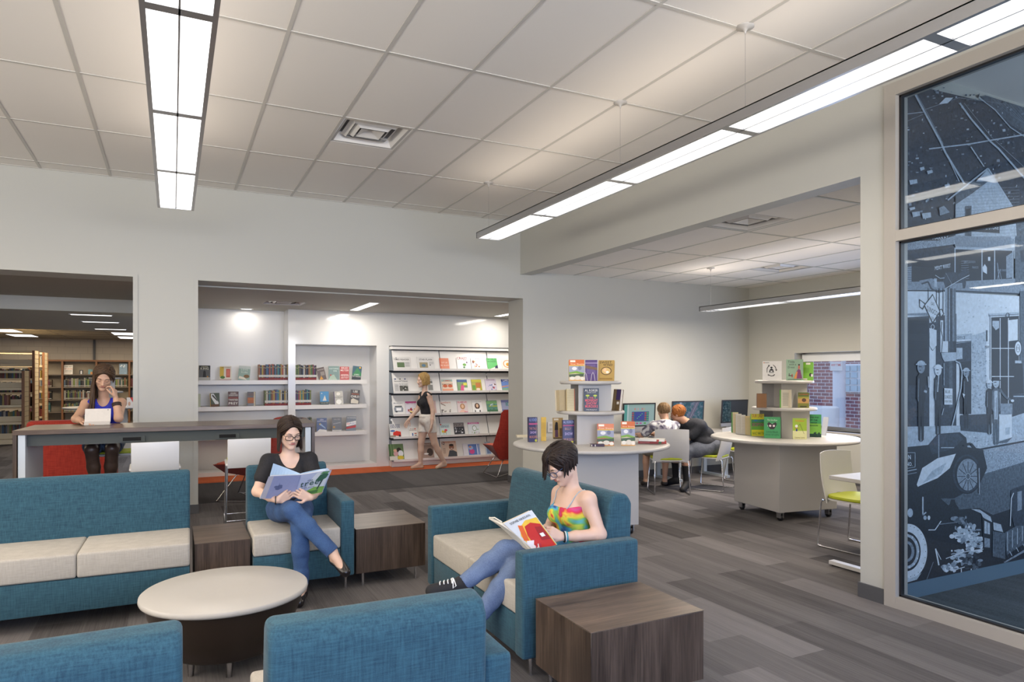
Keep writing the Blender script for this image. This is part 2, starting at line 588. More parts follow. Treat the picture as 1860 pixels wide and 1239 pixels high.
# ------------------------------------------------------------------ magazine room
b = MB()
wl = M['wall']
ceiling_box(b, -0.30, 6.7, 8.75, 11.15, CEIL2, CEIL2 + .08, wl, [V4])
struct('ceiling_magazine_room', b)
b = MB()
SH = 11.15
b.box(-0.42, -0.30, 10.2, 12.0, 0, CEIL2, wl)              # end of the shelf wall
b.box(1.62, 1.73, SH, 11.60, 0, CEIL2, M['wallgloss'])      # slim post
b.box(1.73, 3.03, SH, 11.60, 2.016, CEIL2, M['wallgloss'])
b.box(3.03, 3.24, SH, 11.60, 0, 2.016, M['wallgloss'])
b.box(3.03, 6.7, SH, 11.60, 2.016, CEIL2, M['wallgloss'])
b.box(-0.30, 6.7, 11.60, 11.72, 0, CEIL2 + .08, M['shelf'])
b.box(-0.30, 1.62, SH, 11.60, CEIL2, CEIL2 + .08, wl)
b.box(-0.30, 3.03, SH, 11.60, 0, 0.065, M['shelf'])
b.box(3.24, 6.7, 11.25, 11.6, 0, 2.016, M['base'])
struct('wall_magazine_room', b)
sbox('wall_magazine_room_right', 6.6, 6.7, 8.75, 11.6, 0, CEIL2, wl)

# ------------------------------------------------------------------ stack room beyond the left opening
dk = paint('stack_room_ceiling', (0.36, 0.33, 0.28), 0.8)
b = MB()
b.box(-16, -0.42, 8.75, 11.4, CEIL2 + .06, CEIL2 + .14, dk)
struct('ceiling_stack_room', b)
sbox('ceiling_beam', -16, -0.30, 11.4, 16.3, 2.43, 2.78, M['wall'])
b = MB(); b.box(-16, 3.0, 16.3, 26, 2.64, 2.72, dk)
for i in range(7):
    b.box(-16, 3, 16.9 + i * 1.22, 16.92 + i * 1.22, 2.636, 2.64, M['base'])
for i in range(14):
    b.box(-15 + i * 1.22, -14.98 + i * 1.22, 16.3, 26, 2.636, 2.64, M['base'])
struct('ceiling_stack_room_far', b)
m, nt, p = _new('painted_block')
br = nt.nodes.new('ShaderNodeTexBrick')
sx = nt.nodes.new('ShaderNodeSeparateXYZ'); cb = nt.nodes.new('ShaderNodeCombineXYZ')
tc = nt.nodes.new('ShaderNodeTexCoord'); nt.links.new(tc.outputs['Object'], sx.inputs[0])
nt.links.new(sx.outputs[0], cb.inputs[0]); nt.links.new(sx.outputs[2], cb.inputs[1])
nt.links.new(cb.outputs[0], br.inputs['Vector'])
br.inputs['Color1'].default_value = (.58, .52, .43, 1); br.inputs['Color2'].default_value = (.55, .49, .41, 1); br.inputs['Mortar'].default_value = (.45, .40, .33, 1)
br.inputs['Scale'].default_value = 1; br.inputs['Brick Width'].default_value = .4; br.inputs['Row Height'].default_value = .2; br.inputs['Mortar Size'].default_value = .006
nt.links.new(br.outputs[0], p.inputs['Base Color']); p.inputs['Roughness'].default_value = .8
sbox('wall_stack_room', -16, 3.0, 25.2, 25.4, 0, 2.9, m)
sbox('wall_stack_room_left', -16.1, -16, 8.3, 25.4, 0, 2.9, m)
sbox('wall_stack_room_right', 3.0, 3.1, 11.7, 25.4, 0, 2.9, m)
# conduit on the block wall
b = MB(); x_ = xat(171, 25.1); b.box(x_ - .03, x_ + .03, 25.14, 25.2, 2.0, 2.64, M['base'])
struct('trim_2', b)

# ------------------------------------------------------------------ street outside the east window
sbox('ground_outside', 8.8, 40, -20, 30, -0.9, -0.8, paint('pavement', (0.55, 0.56, 0.58)), )
m, nt, p = _new('street_brick')
br = nt.nodes.new('ShaderNodeTexBrick')
sx = nt.nodes.new('ShaderNodeSeparateXYZ'); cb = nt.nodes.new('ShaderNodeCombineXYZ')
tc = nt.nodes.new('ShaderNodeTexCoord'); nt.links.new(tc.outputs['Object'], sx.inputs[0])
nt.links.new(sx.outputs[1], cb.inputs[0]); nt.links.new(sx.outputs[2], cb.inputs[1])
nt.links.new(cb.outputs[0], br.inputs['Vector'])
br.inputs['Color1'].default_value = (.28, .10, .10, 1); br.inputs['Color2'].default_value = (.16, .07, .09, 1); br.inputs['Mortar'].default_value = (.5, .48, .5, 1)
br.inputs['Scale'].default_value = 1; br.inputs['Brick Width'].default_value = .24; br.inputs['Row Height'].default_value = .085; br.inputs['Mortar Size'].default_value = .008
nt.links.new(br.outputs[0], p.inputs['Base Color']); p.inputs['Roughness'].default_value = .9
bl = thing('brick_building', 'brick building with a glass-block window seen across the street', 'building', (15.0, 12.0, -0.8))
b = MB(); b.box(15.0, 22, -8, 30, -0.8, 7, m); b.build('wall', bl, world=True)
# ================================================================== CEILING THINGS
diff = emit('light_diffuser', (1.0, 0.985, 0.96), 3.2)
def pendant(x, ys, label, zb=3.0, zc=CEIL, group='linear pendant lights under the main ceiling', w=0.145, strength=62):
    y0, y1 = ys[0], ys[-1]
    t = thing('pendant_light', label, 'ceiling light', (x, y1, zb), 0, group)
    b = MB()
    b.box(x - w, x - w + .022, y0, y1, zb, zb + .062, M['alu']); b.box(x + w - .022, x + w, y0, y1, zb, zb + .062, M['alu'])
    b.box(x - w, x + w, y1 - .012, y1, zb, zb + .062, M['alu'])
    b.box(x - .004, x + .004, y0, y1, zb + .001, zb + .02, M['alu'])
    b.box(x - w, x + w, y0, y1, zb + .055, zb + .062, M['white'])
    for yy in ys[1:-1]: b.box(x - w + .02, x + w - .02, yy - .028, yy + .028, zb + .001, zb + .02, M['alu'])
    b.build('housing', t, world=True)
    for a, c in zip(ys[:-1], ys[1:]):
        g = MB()
        for s in (-1, 1):
            x0, x1 = (x - w + .022, x - .004) if s < 0 else (x + .004, x + w - .022)
            g.box(x0, x1, a + .03, c - .03, zb + .010, zb + .018, diff)
        g.build('diffuser', t, world=True)
        area('lamp', (x, (a + c) / 2, zb - 0.004), (0, 0, 0), 2 * w - .06, c - a - .1, strength * .155, (1.0, .87, .72))
        area('uplight', (x, (a + c) / 2, zb + 0.09), (R(180), 0, 0), 2 * w - .06, c - a - .1, strength * (.042 if x < 4.3 else .008), (1.0, .87, .74))
    return t
for yy in (-2.0, .6, 3.2, 5.8):     # added fill lights, unseen off to the left, lifting ceiling and bulkhead
    area('side_fill', (-3.6, yy, 3.0), (0, 0, 0), .24, 2.2, 85, (1.0, .87, .72))
    area('side_fill_up', (-3.6, yy, 3.1), (R(180), 0, 0), .24, 2.2, 30, (1.0, .87, .72))
def hanger(t, x, y, z0, z1):
    b = MB(); b.tube([(x, y, z0), (x, y, z1)], .0016, M['steel'], 5); b.build('hanger_cable', t, world=True)
    b = MB(); b.lathe([(.052, 0), (.052, -.008), (.02, -.014), (.008, -.03), (.004, -.045)], (x, y, z1), M['white'], 20); b.build('ceiling_canopy', t, world=True)

pl = pendant(0.024, [-1.85, -.6, .62, 1.85, 3.08, 4.30, 5.53, 6.75], 'long pendant light on the left, pointing straight at the back wall')
pr = pendant(3.07, [-1.85, -.6, .62, 1.85, 3.08, 4.30, 5.53, 6.75], 'long white pendant light crossing the upper right beside the bulkhead')
for y in (3.07, 4.345, 6.78): hanger(pr, 3.07, y - .03, 3.06, CEIL)
p3 = pendant(6.49, [2.2 + 1.2 * i for i in range(1, 5)] + [7.15], 'slim pendant light hanging in the computer room', 2.39, CEIL3, None, .11, 270)
hanger(p3, 6.40, 6.95, 2.45, CEIL3)
po = pendant(6.4, [-2.5, -1.2, 0.1, 1.4, 2.6], 'pendant light in the glazed office', 3.0, 3.62, None, .145, 110)
area('office_fill', (8.3, 0.2, 1.9), (R(90), 0, R(90)), 4.5, 2.4, 150, (.74, .85, 1.0))  # added bluish fill brightening the office and mural, no window behind it

def vent(x0, x1, y0, y1, z, label, mat=None):
    t = thing('ceiling_vent', label, 'air vent', ((x0 + x1) / 2, (y0 + y1) / 2, z), 0, 'square air diffusers')
    m = M['alu'] if mat is None else mat
    b = MB()
    w = .055
    cx, cy = (x0 + x1) / 2, (y0 + y1) / 2
    hx, hy = (x1 - x0) / 2 - .001, (y1 - y0) / 2 - .001
    def ring(ax, ay, az, bx, by, bz, mm):
        A = [(cx - ax, cy - ay, az), (cx + ax, cy - ay, az), (cx + ax, cy + ay, az), (cx - ax, cy + ay, az)]
        B = [(cx - bx, cy - by, bz), (cx + bx, cy - by, bz), (cx + bx, cy + by, bz), (cx - bx, cy + by, bz)]
        b.add(A + B, [(i, (i + 1) % 4, 4 + (i + 1) % 4, 4 + i) for i in range(4)], mm)
    ring(hx, hy, z + .001, hx * .92, hy * .92, z + .004, M['white'])
    ring(hx * .92, hy * .92, z + .004, hx * .78, hy * .78, z + .075, M['shelf'])
    b.box(cx - hx * .8, cx + hx * .8, cy - hy * .8, cy + hy * .8, z + .076, z + .078, M['base'])
    b.build('frame', t, world=True, recalc=False)
    for s_, zz in ((.74, .030), (.55, .018)):
        b = MB()
        ring(hx * s_, hy * s_, z + zz + .02, hx * (s_ - .13), hy * (s_ - .13), z + zz - .012, M['shelf'])
        b.build('louvre', t, world=True, recalc=False)
    b = MB(); hh = .36
    A = [(cx - hx * hh, cy - hy * hh, z + .008), (cx + hx * hh, cy - hy * hh, z + .008), (cx + hx * hh, cy + hy * hh, z + .008), (cx - hx * hh, cy + hy * hh, z + .008), (cx, cy, z + .052)]
    b.add(A, [(0, 1, 4), (1, 2, 4), (2, 3, 4), (3, 0, 4)], M['shelf'])
    b.build('centre_cone', t, world=True, recalc=False)
    return t
vent(*V1, CEIL, 'square white air diffuser in the main ceiling')
vent(*V2, CEIL3, 'square air diffuser in the computer room ceiling, nearest the bulkhead')
vent(*V3, CEIL3, 'square air diffuser in the computer room ceiling, near the far corner')
vent(*V4, CEIL2, 'square air diffuser in the magazine room ceiling')

def recess(x0, x1, y0, y1, z, label, power, name='recessed_light', col=(1, .93, .84), skew=0.0):
    t = thing(name, label, 'ceiling light', ((x0 + x1) / 2, (y0 + y1) / 2, z), 0, 'recessed ceiling lights')
    b = MB(); b.box(x0, x1, y0, y1, z - .004, z, M['alu']); b.build('trim_ring', t, world=True)
    b = MB(); b.box(x0 + .02, x1 - .02, y0 + .02, y1 - .02, z - .007, z - .003, diff); b.build('diffuser', t, world=True)
    area('lamp', ((x0 + x1) / 2, (y0 + y1) / 2, z - .02), (0, 0, 0), x1 - x0, y1 - y0, power, col)
recess(2.50, 2.66, 9.6, 10.85, CEIL2, 'recessed strip light in the magazine room ceiling, left of the rack', 36)
recess(5.02, 5.18, 9.6, 10.85, CEIL2, 'recessed strip light in the magazine room, by the right jamb', 36)
recess(0.94, 1.12, 11.36, 11.44, CEIL2, 'small slot downlight over the left wall niche', 3.5)
for k, (px, py) in enumerate(((166, 572), (183, 585), (201, 598))):
    dz = (EYE - 2.43); d_ = ray(px, py); t_ = (2.43 - EYE) / d_[2]
    recess(d_[0] * t_ - .28, d_[0] * t_ + .28, d_[1] * t_ - .06, d_[1] * t_ + .06, 2.43,
           ['slot light on the ceiling beam, nearest of the three', 'slot light on the ceiling beam, middle of the three', 'slot light on the ceiling beam, farthest of the three'][k], 14, col=(1, .85, .65))
for k, (px, py) in enumerate(((8, 600), (41, 609), (227, 606), (236, 613))):
    d_ = ray(px, py); t_ = (2.64 - EYE) / d_[2]
    recess(d_[0] * t_ - .3, d_[0] * t_ + .3, d_[1] * t_ - .6, d_[1] * t_ + .6, 2.634,
           ['ceiling panel light at the left edge of the stack room', 'ceiling panel light just right of the leftmost one', 'nearer panel light by the opening jamb in the stack room', 'farther panel light by the opening jamb in the stack room'][k], 36, col=(1, .82, .6))
# stack-room lamps out of the photo's sight (nearer the wall and farther left)
area('stack_room_lamp', (-4.5, 10.0, 2.5), (0, 0, 0), 1.2, 1.2, 70, (1, .84, .62))
area('stack_room_lamp', (-9, 18.0, 2.6), (0, 0, 0), 3, 3, 210, (1, .82, .6))
area('stack_room_lamp', (-2.5, 21.0, 2.6), (0, 0, 0), 2, 2, 130, (1, .82, .6))

# ================================================================== LOUNGE SEATING
def sofa(name, label, cat, loc, rz, w, n=1, arms='', depth=.68, backtop=.855, split_back=False, group=None, cushion_extra=0.0, taper=False):
    """w = width of the seat between arms; local x to the sitter's left... 0..w, y 0 = front, faces -Y"""
    t = thing(name, label, cat, loc, rz, group)
    aw, ah = .095, .635
    x0 = -(aw if 'l' in arms else 0); x1 = w + (aw if 'r' in arms else 0)
    b = MB(); b.box(0.002, w - .002, 0.0, depth - .04, .10, .30, M['teal']); b.build('base', t, bevel=.010, seg=2)
    cw = w / n
    for i in range(n):
        b = MB(); b.box(i * cw + .001, (i + 1) * cw - .001 + (cushion_extra if i == n - 1 else 0), -.006, depth - .17, .302, .452, M['cream'])
        b.build('seat_cushion', t, bevel=.016, seg=3)
    prof = [(depth - .20, .44), (depth - .165, .72), (depth - .145, backtop - .03), (depth - .11, backtop), (depth - .03, backtop - .012), (depth, backtop - .06), (depth - .015, .30), (depth - .03, .10), (depth - .16, .10)]
    nb = n if split_back else 1
    bw = w / nb
    for i in range(nb):
        b = MB(); b.prism(prof, i * bw + .001, (i + 1) * bw - .001, 'x', M['teal'])
        b.build('backrest', t, bevel=.026, seg=4, ang=20)
    for s in arms:
        a0, a1 = ((-aw, 0) if s == 'l' else (w, w + aw))
        b = MB(); b.box(a0, a1, -.012, depth - .03, .10, ah, M['teal']); b.build('armrest', t, bevel=.016, seg=3)
    for lx in (x0 + .05, x1 - .05):
        for ly in (.06, depth - .10):
            rr = [.017, .009, .011] if taper else [.0105, .0105, .012]
            b = MB(); b.tube([(lx, ly, .10), (lx, ly, .012), (lx, ly, .0)], rr, M['steel'], 12); b.build('leg', t)
    return t

sofa('sofa', 'long armless teal sofa with a cream seat, in front of the bar table', 'sofa', (-1.765, 4.885, 0), R(-1.2), 1.865, 3)
sofa('armchair', 'teal armchair with a cream seat under the woman with the tree book', 'armchair', (0.482, 4.885, 0), R(-1), .585, 1, 'r')
sofa('loveseat', 'two-seat teal loveseat with both arms, facing left, under the woman in tie-dye', 'sofa', (1.575, 4.36, 0), R(-90), 1.24, 2, 'lr', depth=.73, backtop=.875, split_back=True, taper=True)
sofa('lounge_chair', 'teal lounge seat seen from behind at the bottom centre', 'armchair', (0.905, 2.63, 0), R(178.5), .655, 1, 'l', depth=.68, backtop=.838, group=None)
sofa('lounge_chair', 'teal lounge seat seen from behind in the bottom left corner', 'armchair', (0.025, 2.70, 0), R(180), 1.15, 2, '', depth=.68, backtop=.850)

def block_table(label, x0, x1, y0, y1, h=.42, zb=.10):
    t = thing('side_table', label, 'table', ((x0 + x1) / 2, (y0 + y1) / 2, 0), 0, 'walnut block side tables')
    b = MB(); b.box(x0, x1, y0, y1, zb, h - .004, M['walnut']); b.build('body', t, world=True, bevel=.002, seg=1)
    b = MB(); b.box(x0 - .001, x1 + .001, y0 - .001, y1 + .001, h - .004, h, M['walnut_top']); b.build('tabletop', t, world=True, bevel=.001, seg=1)
    for lx in (x0 + .06, x1 - .06):
        for ly in (y0 + .05, y1 - .05):
            b = MB(); b.tube([(lx, ly, zb), (lx, ly, .012), (lx, ly, 0)], [.020, .010, .012] if h > .422 else [.0105, .0105, .012], M['steel'], 12); b.build('leg', t, world=True)
    return t
block_table('narrow walnut block table between the long sofa and the armchair', .128, .470, 4.93, 5.52)
block_table('walnut block table to the right of the armchair', 1.178, 1.70, 4.885, 5.43)
block_table('largest walnut block table in the foreground, against the loveseat arm', 1.605, 2.232, 2.47, 2.968, .425)

t = thing('coffee_table', 'round white-topped coffee table with a dark brown drum base', 'table', (.255, 3.93, 0))
b = MB(); b.lathe([(.395, .368), (.412, .371), (.416, .380), (.414, .395), (.408, .400), (.2, .4005), (.001, .4005)], (0, 0, 0), M['white'], 72); b.build('tabletop', t)
b = MB(); b.lathe([(.25, .095), (.275, .10), (.288, .11), (.335, .2), (.375, .3), (.393, .368)], (0, 0, 0), C(.022, .014, .010, .35), 72); b.build('drum', t)
for a in (150, 30, -90, -150):
    b = MB(); cx, cy = .20 * math.cos(R(a)), .20 * math.sin(R(a))
    b.tube([(cx, cy, .10), (cx, cy, .0)], [.022, .014], M['steel'], 4); b.build('leg', t)

# ================================================================== BAR TABLE AND STOOLS
BT = thing('bar_table', 'long counter-height table with a walnut top and grey frame behind the sofa', 'table', (-1.18, 6.84, 0), R(-4.0))
L_ = 2.40
b = MB(); b.box(0, L_, 0, .70, 1.032, 1.072, M['walnut_x']); b.build('tabletop', BT, bevel=.002, seg=1)
gm = paint('grey_frame', (0.055, 0.063, 0.063), 0.8); lg = paint('light_grey_frame', (0.50, 0.55, 0.60), .35)
for s, x in ((1, 0), (-1, L_)):
    b = MB(); b.box(min(x, x + s * .028), max(x, x + s * .028), .005, .695, 0, 1.032, M['walnut']); b.build('end_panel', BT)
    b = MB(); x2 = x + s * .036
    b.box(min(x2, x2 + s * .05), max(x2, x2 + s * .05), .012, .09, 0, 1.03, lg)
    b.box(min(x2, x2 + s * .045), max(x2, x2 + s * .045), .09, .62, 0, 1.03, lg)
    b.build('end_leg', BT)
b = MB(); b.box(.09, L_ - .09, .05, .08, .935, 1.030, gm); b.build('apron', BT)
for x in (.86, 1.63):
    b = MB(); b.box(x - .10, x + .10, .035, .052, .945, .995, gm)
    b.box(x - .07, x + .07, .030, .036, .955, .985, C(.004, .004, .005, .95)); b.build('power_outlet', BT)

def stool(label, x, y, rz):
    t = thing('bar_stool', label, 'stool', (x, y, 0), rz, 'white counter stools')
    sh = .755
    b = MB(); b.box(-.19, .19, -.20, .17, sh - .012, sh + .012, M['plastic']); b.build('seat', t, bevel=.01, seg=2)
    b = MB(); b.box(-.17, .17, -.18, .15, sh + .012, sh + .030, M['lime']); b.build('seat_pad', t, bevel=.008, seg=2)
    b = MB()
    pr = [(.165, sh - .03), (.178, sh - .03), (.205, sh + .06), (.225, sh + .225), (.215, sh + .225), (.190, sh + .06)]
    b.prism(pr, -.175, .175, 'x', M['plastic']); b.build('backrest', t, bevel=.004, seg=2)
    for sx in (-1, 1):
        for sy in (-1, 1):
            b = MB(); b.tube([(sx * .175, sy * .155 - .01, sh - .01), (sx * .185, sy * .165 - .01, .35), (sx * .195, sy * .19 - .01, 0)], .008, M['steel'], 8); b.build('leg', t)
    b = MB()
    for q in (((-.19, -.18, .27), (.19, -.18, .27)), ((-.19, .16, .27), (.19, .16, .27)), ((-.19, -.18, .27), (-.19, .16, .27)), ((.19, -.18, .27), (.19, .16, .27))): b.tube(q, .006, M['steel'], 6)
    b.build('footrest', t)
    return t
stool('white counter stool tucked under the bar table, in front of the pillar', -.135, 6.52, R(182))
stool('white counter stool beside the red faceted chair, left of the seated woman', .600, 6.50, R(178))
stool('white counter stool under the woman in the blue blouse', -.535, 7.80, R(0))

# ================================================================== WHITE CHAIRS
def white_chair(label, x, y, rz):
    t = thing('stacking_chair', label, 'chair', (x, y, 0), rz, 'white shell chairs with lime seats')
    sh = .44
    b = MB()
    pts = [(.22 * math.cos(a) * (1 if abs(math.cos(a)) < .8 else .97), .21 * math.sin(a)) for a in [2 * math.pi * k / 28 for k in range(28)]]
    pts = [((abs(x_) / .22) ** .6 * .22 * (1 if x_ > 0 else -1), (abs(y_) / .21) ** .6 * .21 * (1 if y_ > 0 else -1)) for x_, y_ in pts]
    b.prism(pts, sh, sh + .028, 'z', M['lime']); b.build('seat_pad', t, bevel=.01, seg=2)
    b = MB(); b.prism([(p[0] * 1.03, p[1] * 1.02) for p in pts], sh - .014, sh - .001, 'z', M['plastic']); b.build('seat', t)
    # curved back shell with an arched opening at its foot
    b = MB(); nx, nz = 17, 12
    def P(u, v, off):
        zt = .40 + .43 * v
        arch = .045 * max(0, 1 - (u / .78) ** 2) * (1 - v) ** 4
        wv = .235 - .018 * v
        yb = .205 + .075 * v + .02 * math.sin(v * 3) - .055 * (u * u) + off
        return (u * wv, yb, zt + arch * 1.6 + .012 * (1 - u * u) * v)
    vs = [P(-1 + 2 * i / (nx - 1), j / (nz - 1), 0) for j in range(nz) for i in range(nx)]
    vs += [P(-1 + 2 * i / (nx - 1), j / (nz - 1), -.009) for j in range(nz) for i in range(nx)]
    N = nx * nz; fs = []
    for j in range(nz - 1):
        for i in range(nx - 1):
            a = j * nx + i
            fs.append((a, a + 1, a + nx + 1, a + nx)); fs.append((N + a, N + a + nx, N + a + nx + 1, N + a + 1))
    for i in range(nx - 1):
        fs.append((i, N + i, N + i + 1, i + 1)); a = (nz - 1) * nx + i; fs.append((a, a + 1, N + a + 1, N + a))
    for j in range(nz - 1):
        a = j * nx; fs.append((a, a + nx, N + a + nx, N + a)); a = j * nx + nx - 1; fs.append((a, N + a, N + a + nx, a + nx))
    b.add(vs, fs, M['plastic'], True); b.build('backrest', t, smooth=True)
    for s in (-1, 1):
        b = MB()
        b.tube([(s * .21, .20, .42), (s * .215, .215, .40), (s * .225, .245, .03), (s * .224, .235, .010), (s * .222, .20, .008), (s * .222, -.20, .008), (s * .22, -.225, .03), (s * .19, -.19, .42)], .0075, M['steel'], 8)
        b.build('sled_leg', t)
    b = MB(); b.tube([(-.2, .20, .415), (.2, .20, .415)], .006, M['steel'], 6); b.tube([(-.19, -.18, .415), (.19, -.18, .415)], .006, M['steel'], 6); b.build('cross_bar', t)
    return t
white_chair('white shell chair under the boy in the tie-dye shirt, its back square to us', 5.79, 7.08, R(154))
white_chair('white shell chair under the boy in the dark shirt', 6.50, 7.05, R(208))
white_chair('white shell chair at the desk end, half hidden by the right display stand', 7.45, 7.35, R(190))
white_chair('white shell chair at the table beside the pillar', 5.40, 4.02, R(4))

t = thing('computer_table', 'white table edge showing beside the pillar in the computer room', 'table', (5.2, 3.45, 0))
b = MB(); b.box(4.62, 5.8, 3.20, 3.70, .71, .74, M['white']); b.build('tabletop', t, world=True, bevel=.004, seg=1)
b = MB(); b.box(4.78, 5.62, 3.42, 3.48, .03, .055, M['alu']); b.box(4.80, 4.85, 3.40, 3.50, 0, .03, M['black']); b.box(5.55, 5.60, 3.40, 3.50, 0, .03, M['black'])
b.box(4.95, 5.0, 3.42, 3.48, .055, .71, M['alu']); b.box(5.4, 5.45, 3.42, 3.48, .055, .71, M['alu']); b.build('base', t, world=True)
b = MB(); b.box(4.72, 4.78, 3.15, 3.78, .012, .04, M['plastic']); b.box(4.73, 4.77, 3.70, 3.76, 0, .014, M['black']); b.build('foot', t, world=True)

# ================================================================== COMPUTER DESK
t = thing('computer_desk', 'long white desk against the back wall carrying the computers', 'desk', (6.9, 7.9, 0))
b = MB(); b.box(5.35, 8.35, 7.62, 8.28, .655, .685, M['white']); b.build('desktop', t, world=True, bevel=.003, seg=1)
for x in (5.5, 6.5, 7.4, 8.25):
    b = MB(); b.box(x - .03, x + .03, 7.7, 7.76, 0.03, .655, lg); b.box(x - .03, x + .03, 8.15, 8.21, .03, .655, lg); b.box(x - .03, x + .03, 7.66, 8.25, 0, .035, lg); b.build('leg', t, world=True)

def screen_mat(name, stops, scale, rot=0.0, strength=1.0, kind='noise'):
    m, nt, p = _new(name)
    v = coords(nt, (1, 1, 1), (0, rot, 0))
    if kind == 'noise': f = noise_n(nt, v, scale, 4, .7)
    else:
        vo = nt.nodes.new('ShaderNodeTexVoronoi'); vo.inputs['Scale'].default_value = scale; nt.links.new(v, vo.inputs['Vector']); f = vo.outputs['Color']
        sp = nt.nodes.new('ShaderNodeSeparateColor'); nt.links.new(f, sp.inputs[0]); f = sp.outputs[0]
    c = ramp(nt, f, stops)
    nt.links.new(c, p.inputs['Emission Color']); p.inputs['Emission Strength'].default_value = strength
    p.inputs['Base Color'].default_value = (.01, .01, .01, 1); p.inputs['Roughness'].default_value = .12
    return m
def imac(label, x0, x1, z0, z1, y, rz, paintfn):
    w, h = x1 - x0, z1 - z0
    t = thing('desktop_computer', label, 'computer', ((x0 + x1) / 2, y, .685), rz, 'all-in-one computers on the desk')
    T = Matrix.Translation((0, 0, 0)) @ Matrix.Rotation(R(-5), 4, 'X')
    zb = z0 - .685
    b = MB(); b.box(-w / 2, w / 2, 0, .012, zb, zb + h, M['black']); b.box(-w / 2, w / 2, .012, .028, zb - .045, zb + h - .01, M['alu']); o = b.build('display', t)
    o.rotation_euler = (R(4), 0, 0)
    b = MB(); b.box(-w / 2, w / 2, -.002, .012, zb - .05, zb, M['alu']); c = b.build('chin', t); c.rotation_euler = (R(4), 0, 0)
    b = MB(); paintfn(b, w / 2 - .022, zb + .02, zb + h - .02); c = b.build('screen', t); c.rotation_euler = (R(4), 0, 0)
    b = MB(); b.prism([(.0, 0.0), (.16, 0.0), (.16, .006), (.09, .012), (.06, .17), (.05, .17), (.07, .008), (0, .006)], -.09, .09, 'x', M['alu']); b.build('stand', t)
    return t
def E_(r, g, b_, s=1.0):
    k = ('e', r, g, b_, s)
    if k not in MATS:
        MATS[k] = emit('screen_%d' % len(MATS), (r, g, b_), s * .75, .01)
    return MATS[k]
def scr1(b, hw, z0, z1):
    def rc(u0, u1, v0, v1, m, d): b.box(-hw + 2 * hw * u0, -hw + 2 * hw * u1, -.001 - d * .0004, 0, z0 + (z1 - z0) * v0, z0 + (z1 - z0) * v1, m)
    rc(0, 1, 0, 1, E_(.42, .62, .60, .9), 0)
    rc(0, .10, 0, 1, E_(.10, .45, .40, .9), 1); rc(.10, .14, .1, 1, E_(.7, .85, .85, .9), 1); rc(.0, 1, .93, 1, E_(.35, .55, .5, .9), 1)
    rc(.25, .82, .18, .66, E_(.03, .12, .30, .9), 2); rc(.36, .66, .26, .64, E_(.03, .06, .42, .9), 3)
    for k in range(4):
        for u, c in ((.26, (.6, .1, .08)), (.68, (.55, .08, .1)), (.75, (.1, .5, .2))):
            rc(u, u + .055, .22 + .11 * k, .29 + .11 * k, E_(*c, .9), 4)
        rc(.42 + .05 * k, .46 + .05 * k, .32 + .07 * k, .36 + .07 * k, E_(.1, .6, .25, .9), 4)
    for u, c in ((.30, (.2, .5, .1)), (.40, (.6, .1, .3)), (.52, (.7, .1, .5)), (.66, (.1, .5, .1))): rc(u, u + .07, .06, .13, E_(*c, .9), 4)
    for u, c in ((.33, (.8, .35, .3)), (.43, (.75, .5, .5)), (.57, (.7, .3, .3)), (.64, (.65, .55, .4))): rc(u, u + .045, .74, .83, E_(*c, .9), 4)
imac('computer showing a bright game board, left of the boys', 5.735, 6.285, .785, 1.125, 8.0, R(-4), scr1)
sm2 = screen_mat('aerial_screen', [(.30, (.01, .05, .09)), (.48, (.03, .14, .20)), (.55, (.12, .2, .28)), (.62, (.25, .25, .4))], 14, .7, .8)
sm3 = screen_mat('aerial_screen_dark', [(.35, (.005, .02, .04)), (.52, (.02, .09, .12)), (.62, (.15, .22, .25)), (.7, (.35, .4, .45))], 26, .3, .6)
def scr2(b, hw, z0, z1):
    b.box(-hw, hw, -.001, 0, z0, z1, sm2)
    h = z1 - z0
    b.add([(-hw * .1, -.0016, z0), (hw * .12, -.0016, z0), (hw * .75, -.0016, z1), (hw * .45, -.0016, z1)], [(0, 1, 2, 3)], E_(.20, .18, .30, .7))
    b.add([(-hw * .02, -.002, z0), (hw * .02, -.002, z0), (hw * .62, -.002, z1), (hw * .59, -.002, z1)], [(0, 1, 2, 3)], E_(.5, .5, .6, .7))
    b.box(-hw * .6, -hw * .45, -.002, 0, z0 + h * .7, z1, E_(.6, .7, .9, .7))
def scr3(b, hw, z0, z1):
    b.box(-hw, hw, -.001, 0, z0, z1, E_(.014, .022, .036, .6))
    b.box(-hw, -hw * .35, -.0016, 0, z0, z1, sm3)
imac('computer showing an aerial map behind the boy in the dark shirt', 6.62, 7.20, .79, 1.14, 8.0, R(-4), scr2)
imac('computer with a mostly dark screen at the right end of the desk', 7.55, 8.13, .785, 1.143, 8.0, R(4), scr3)

# wall outlet beside the round display
o_ = on_y(1000, 776, 8.29)
t = thing('wall_outlet', 'white wall outlet behind the books on the centre display', 'outlet', o_)
b = MB(); b.box(-.045, .045, -.006, .006, -.07, .07, M['plastic']); b.build('cover_plate', t)
b = MB()
for s in (-1, 1): b.box(-.02, .02, -.008, -.004, s * .03 - .018, s * .03 + .018, C(.45, .44, .42))
b.build('socket', t)

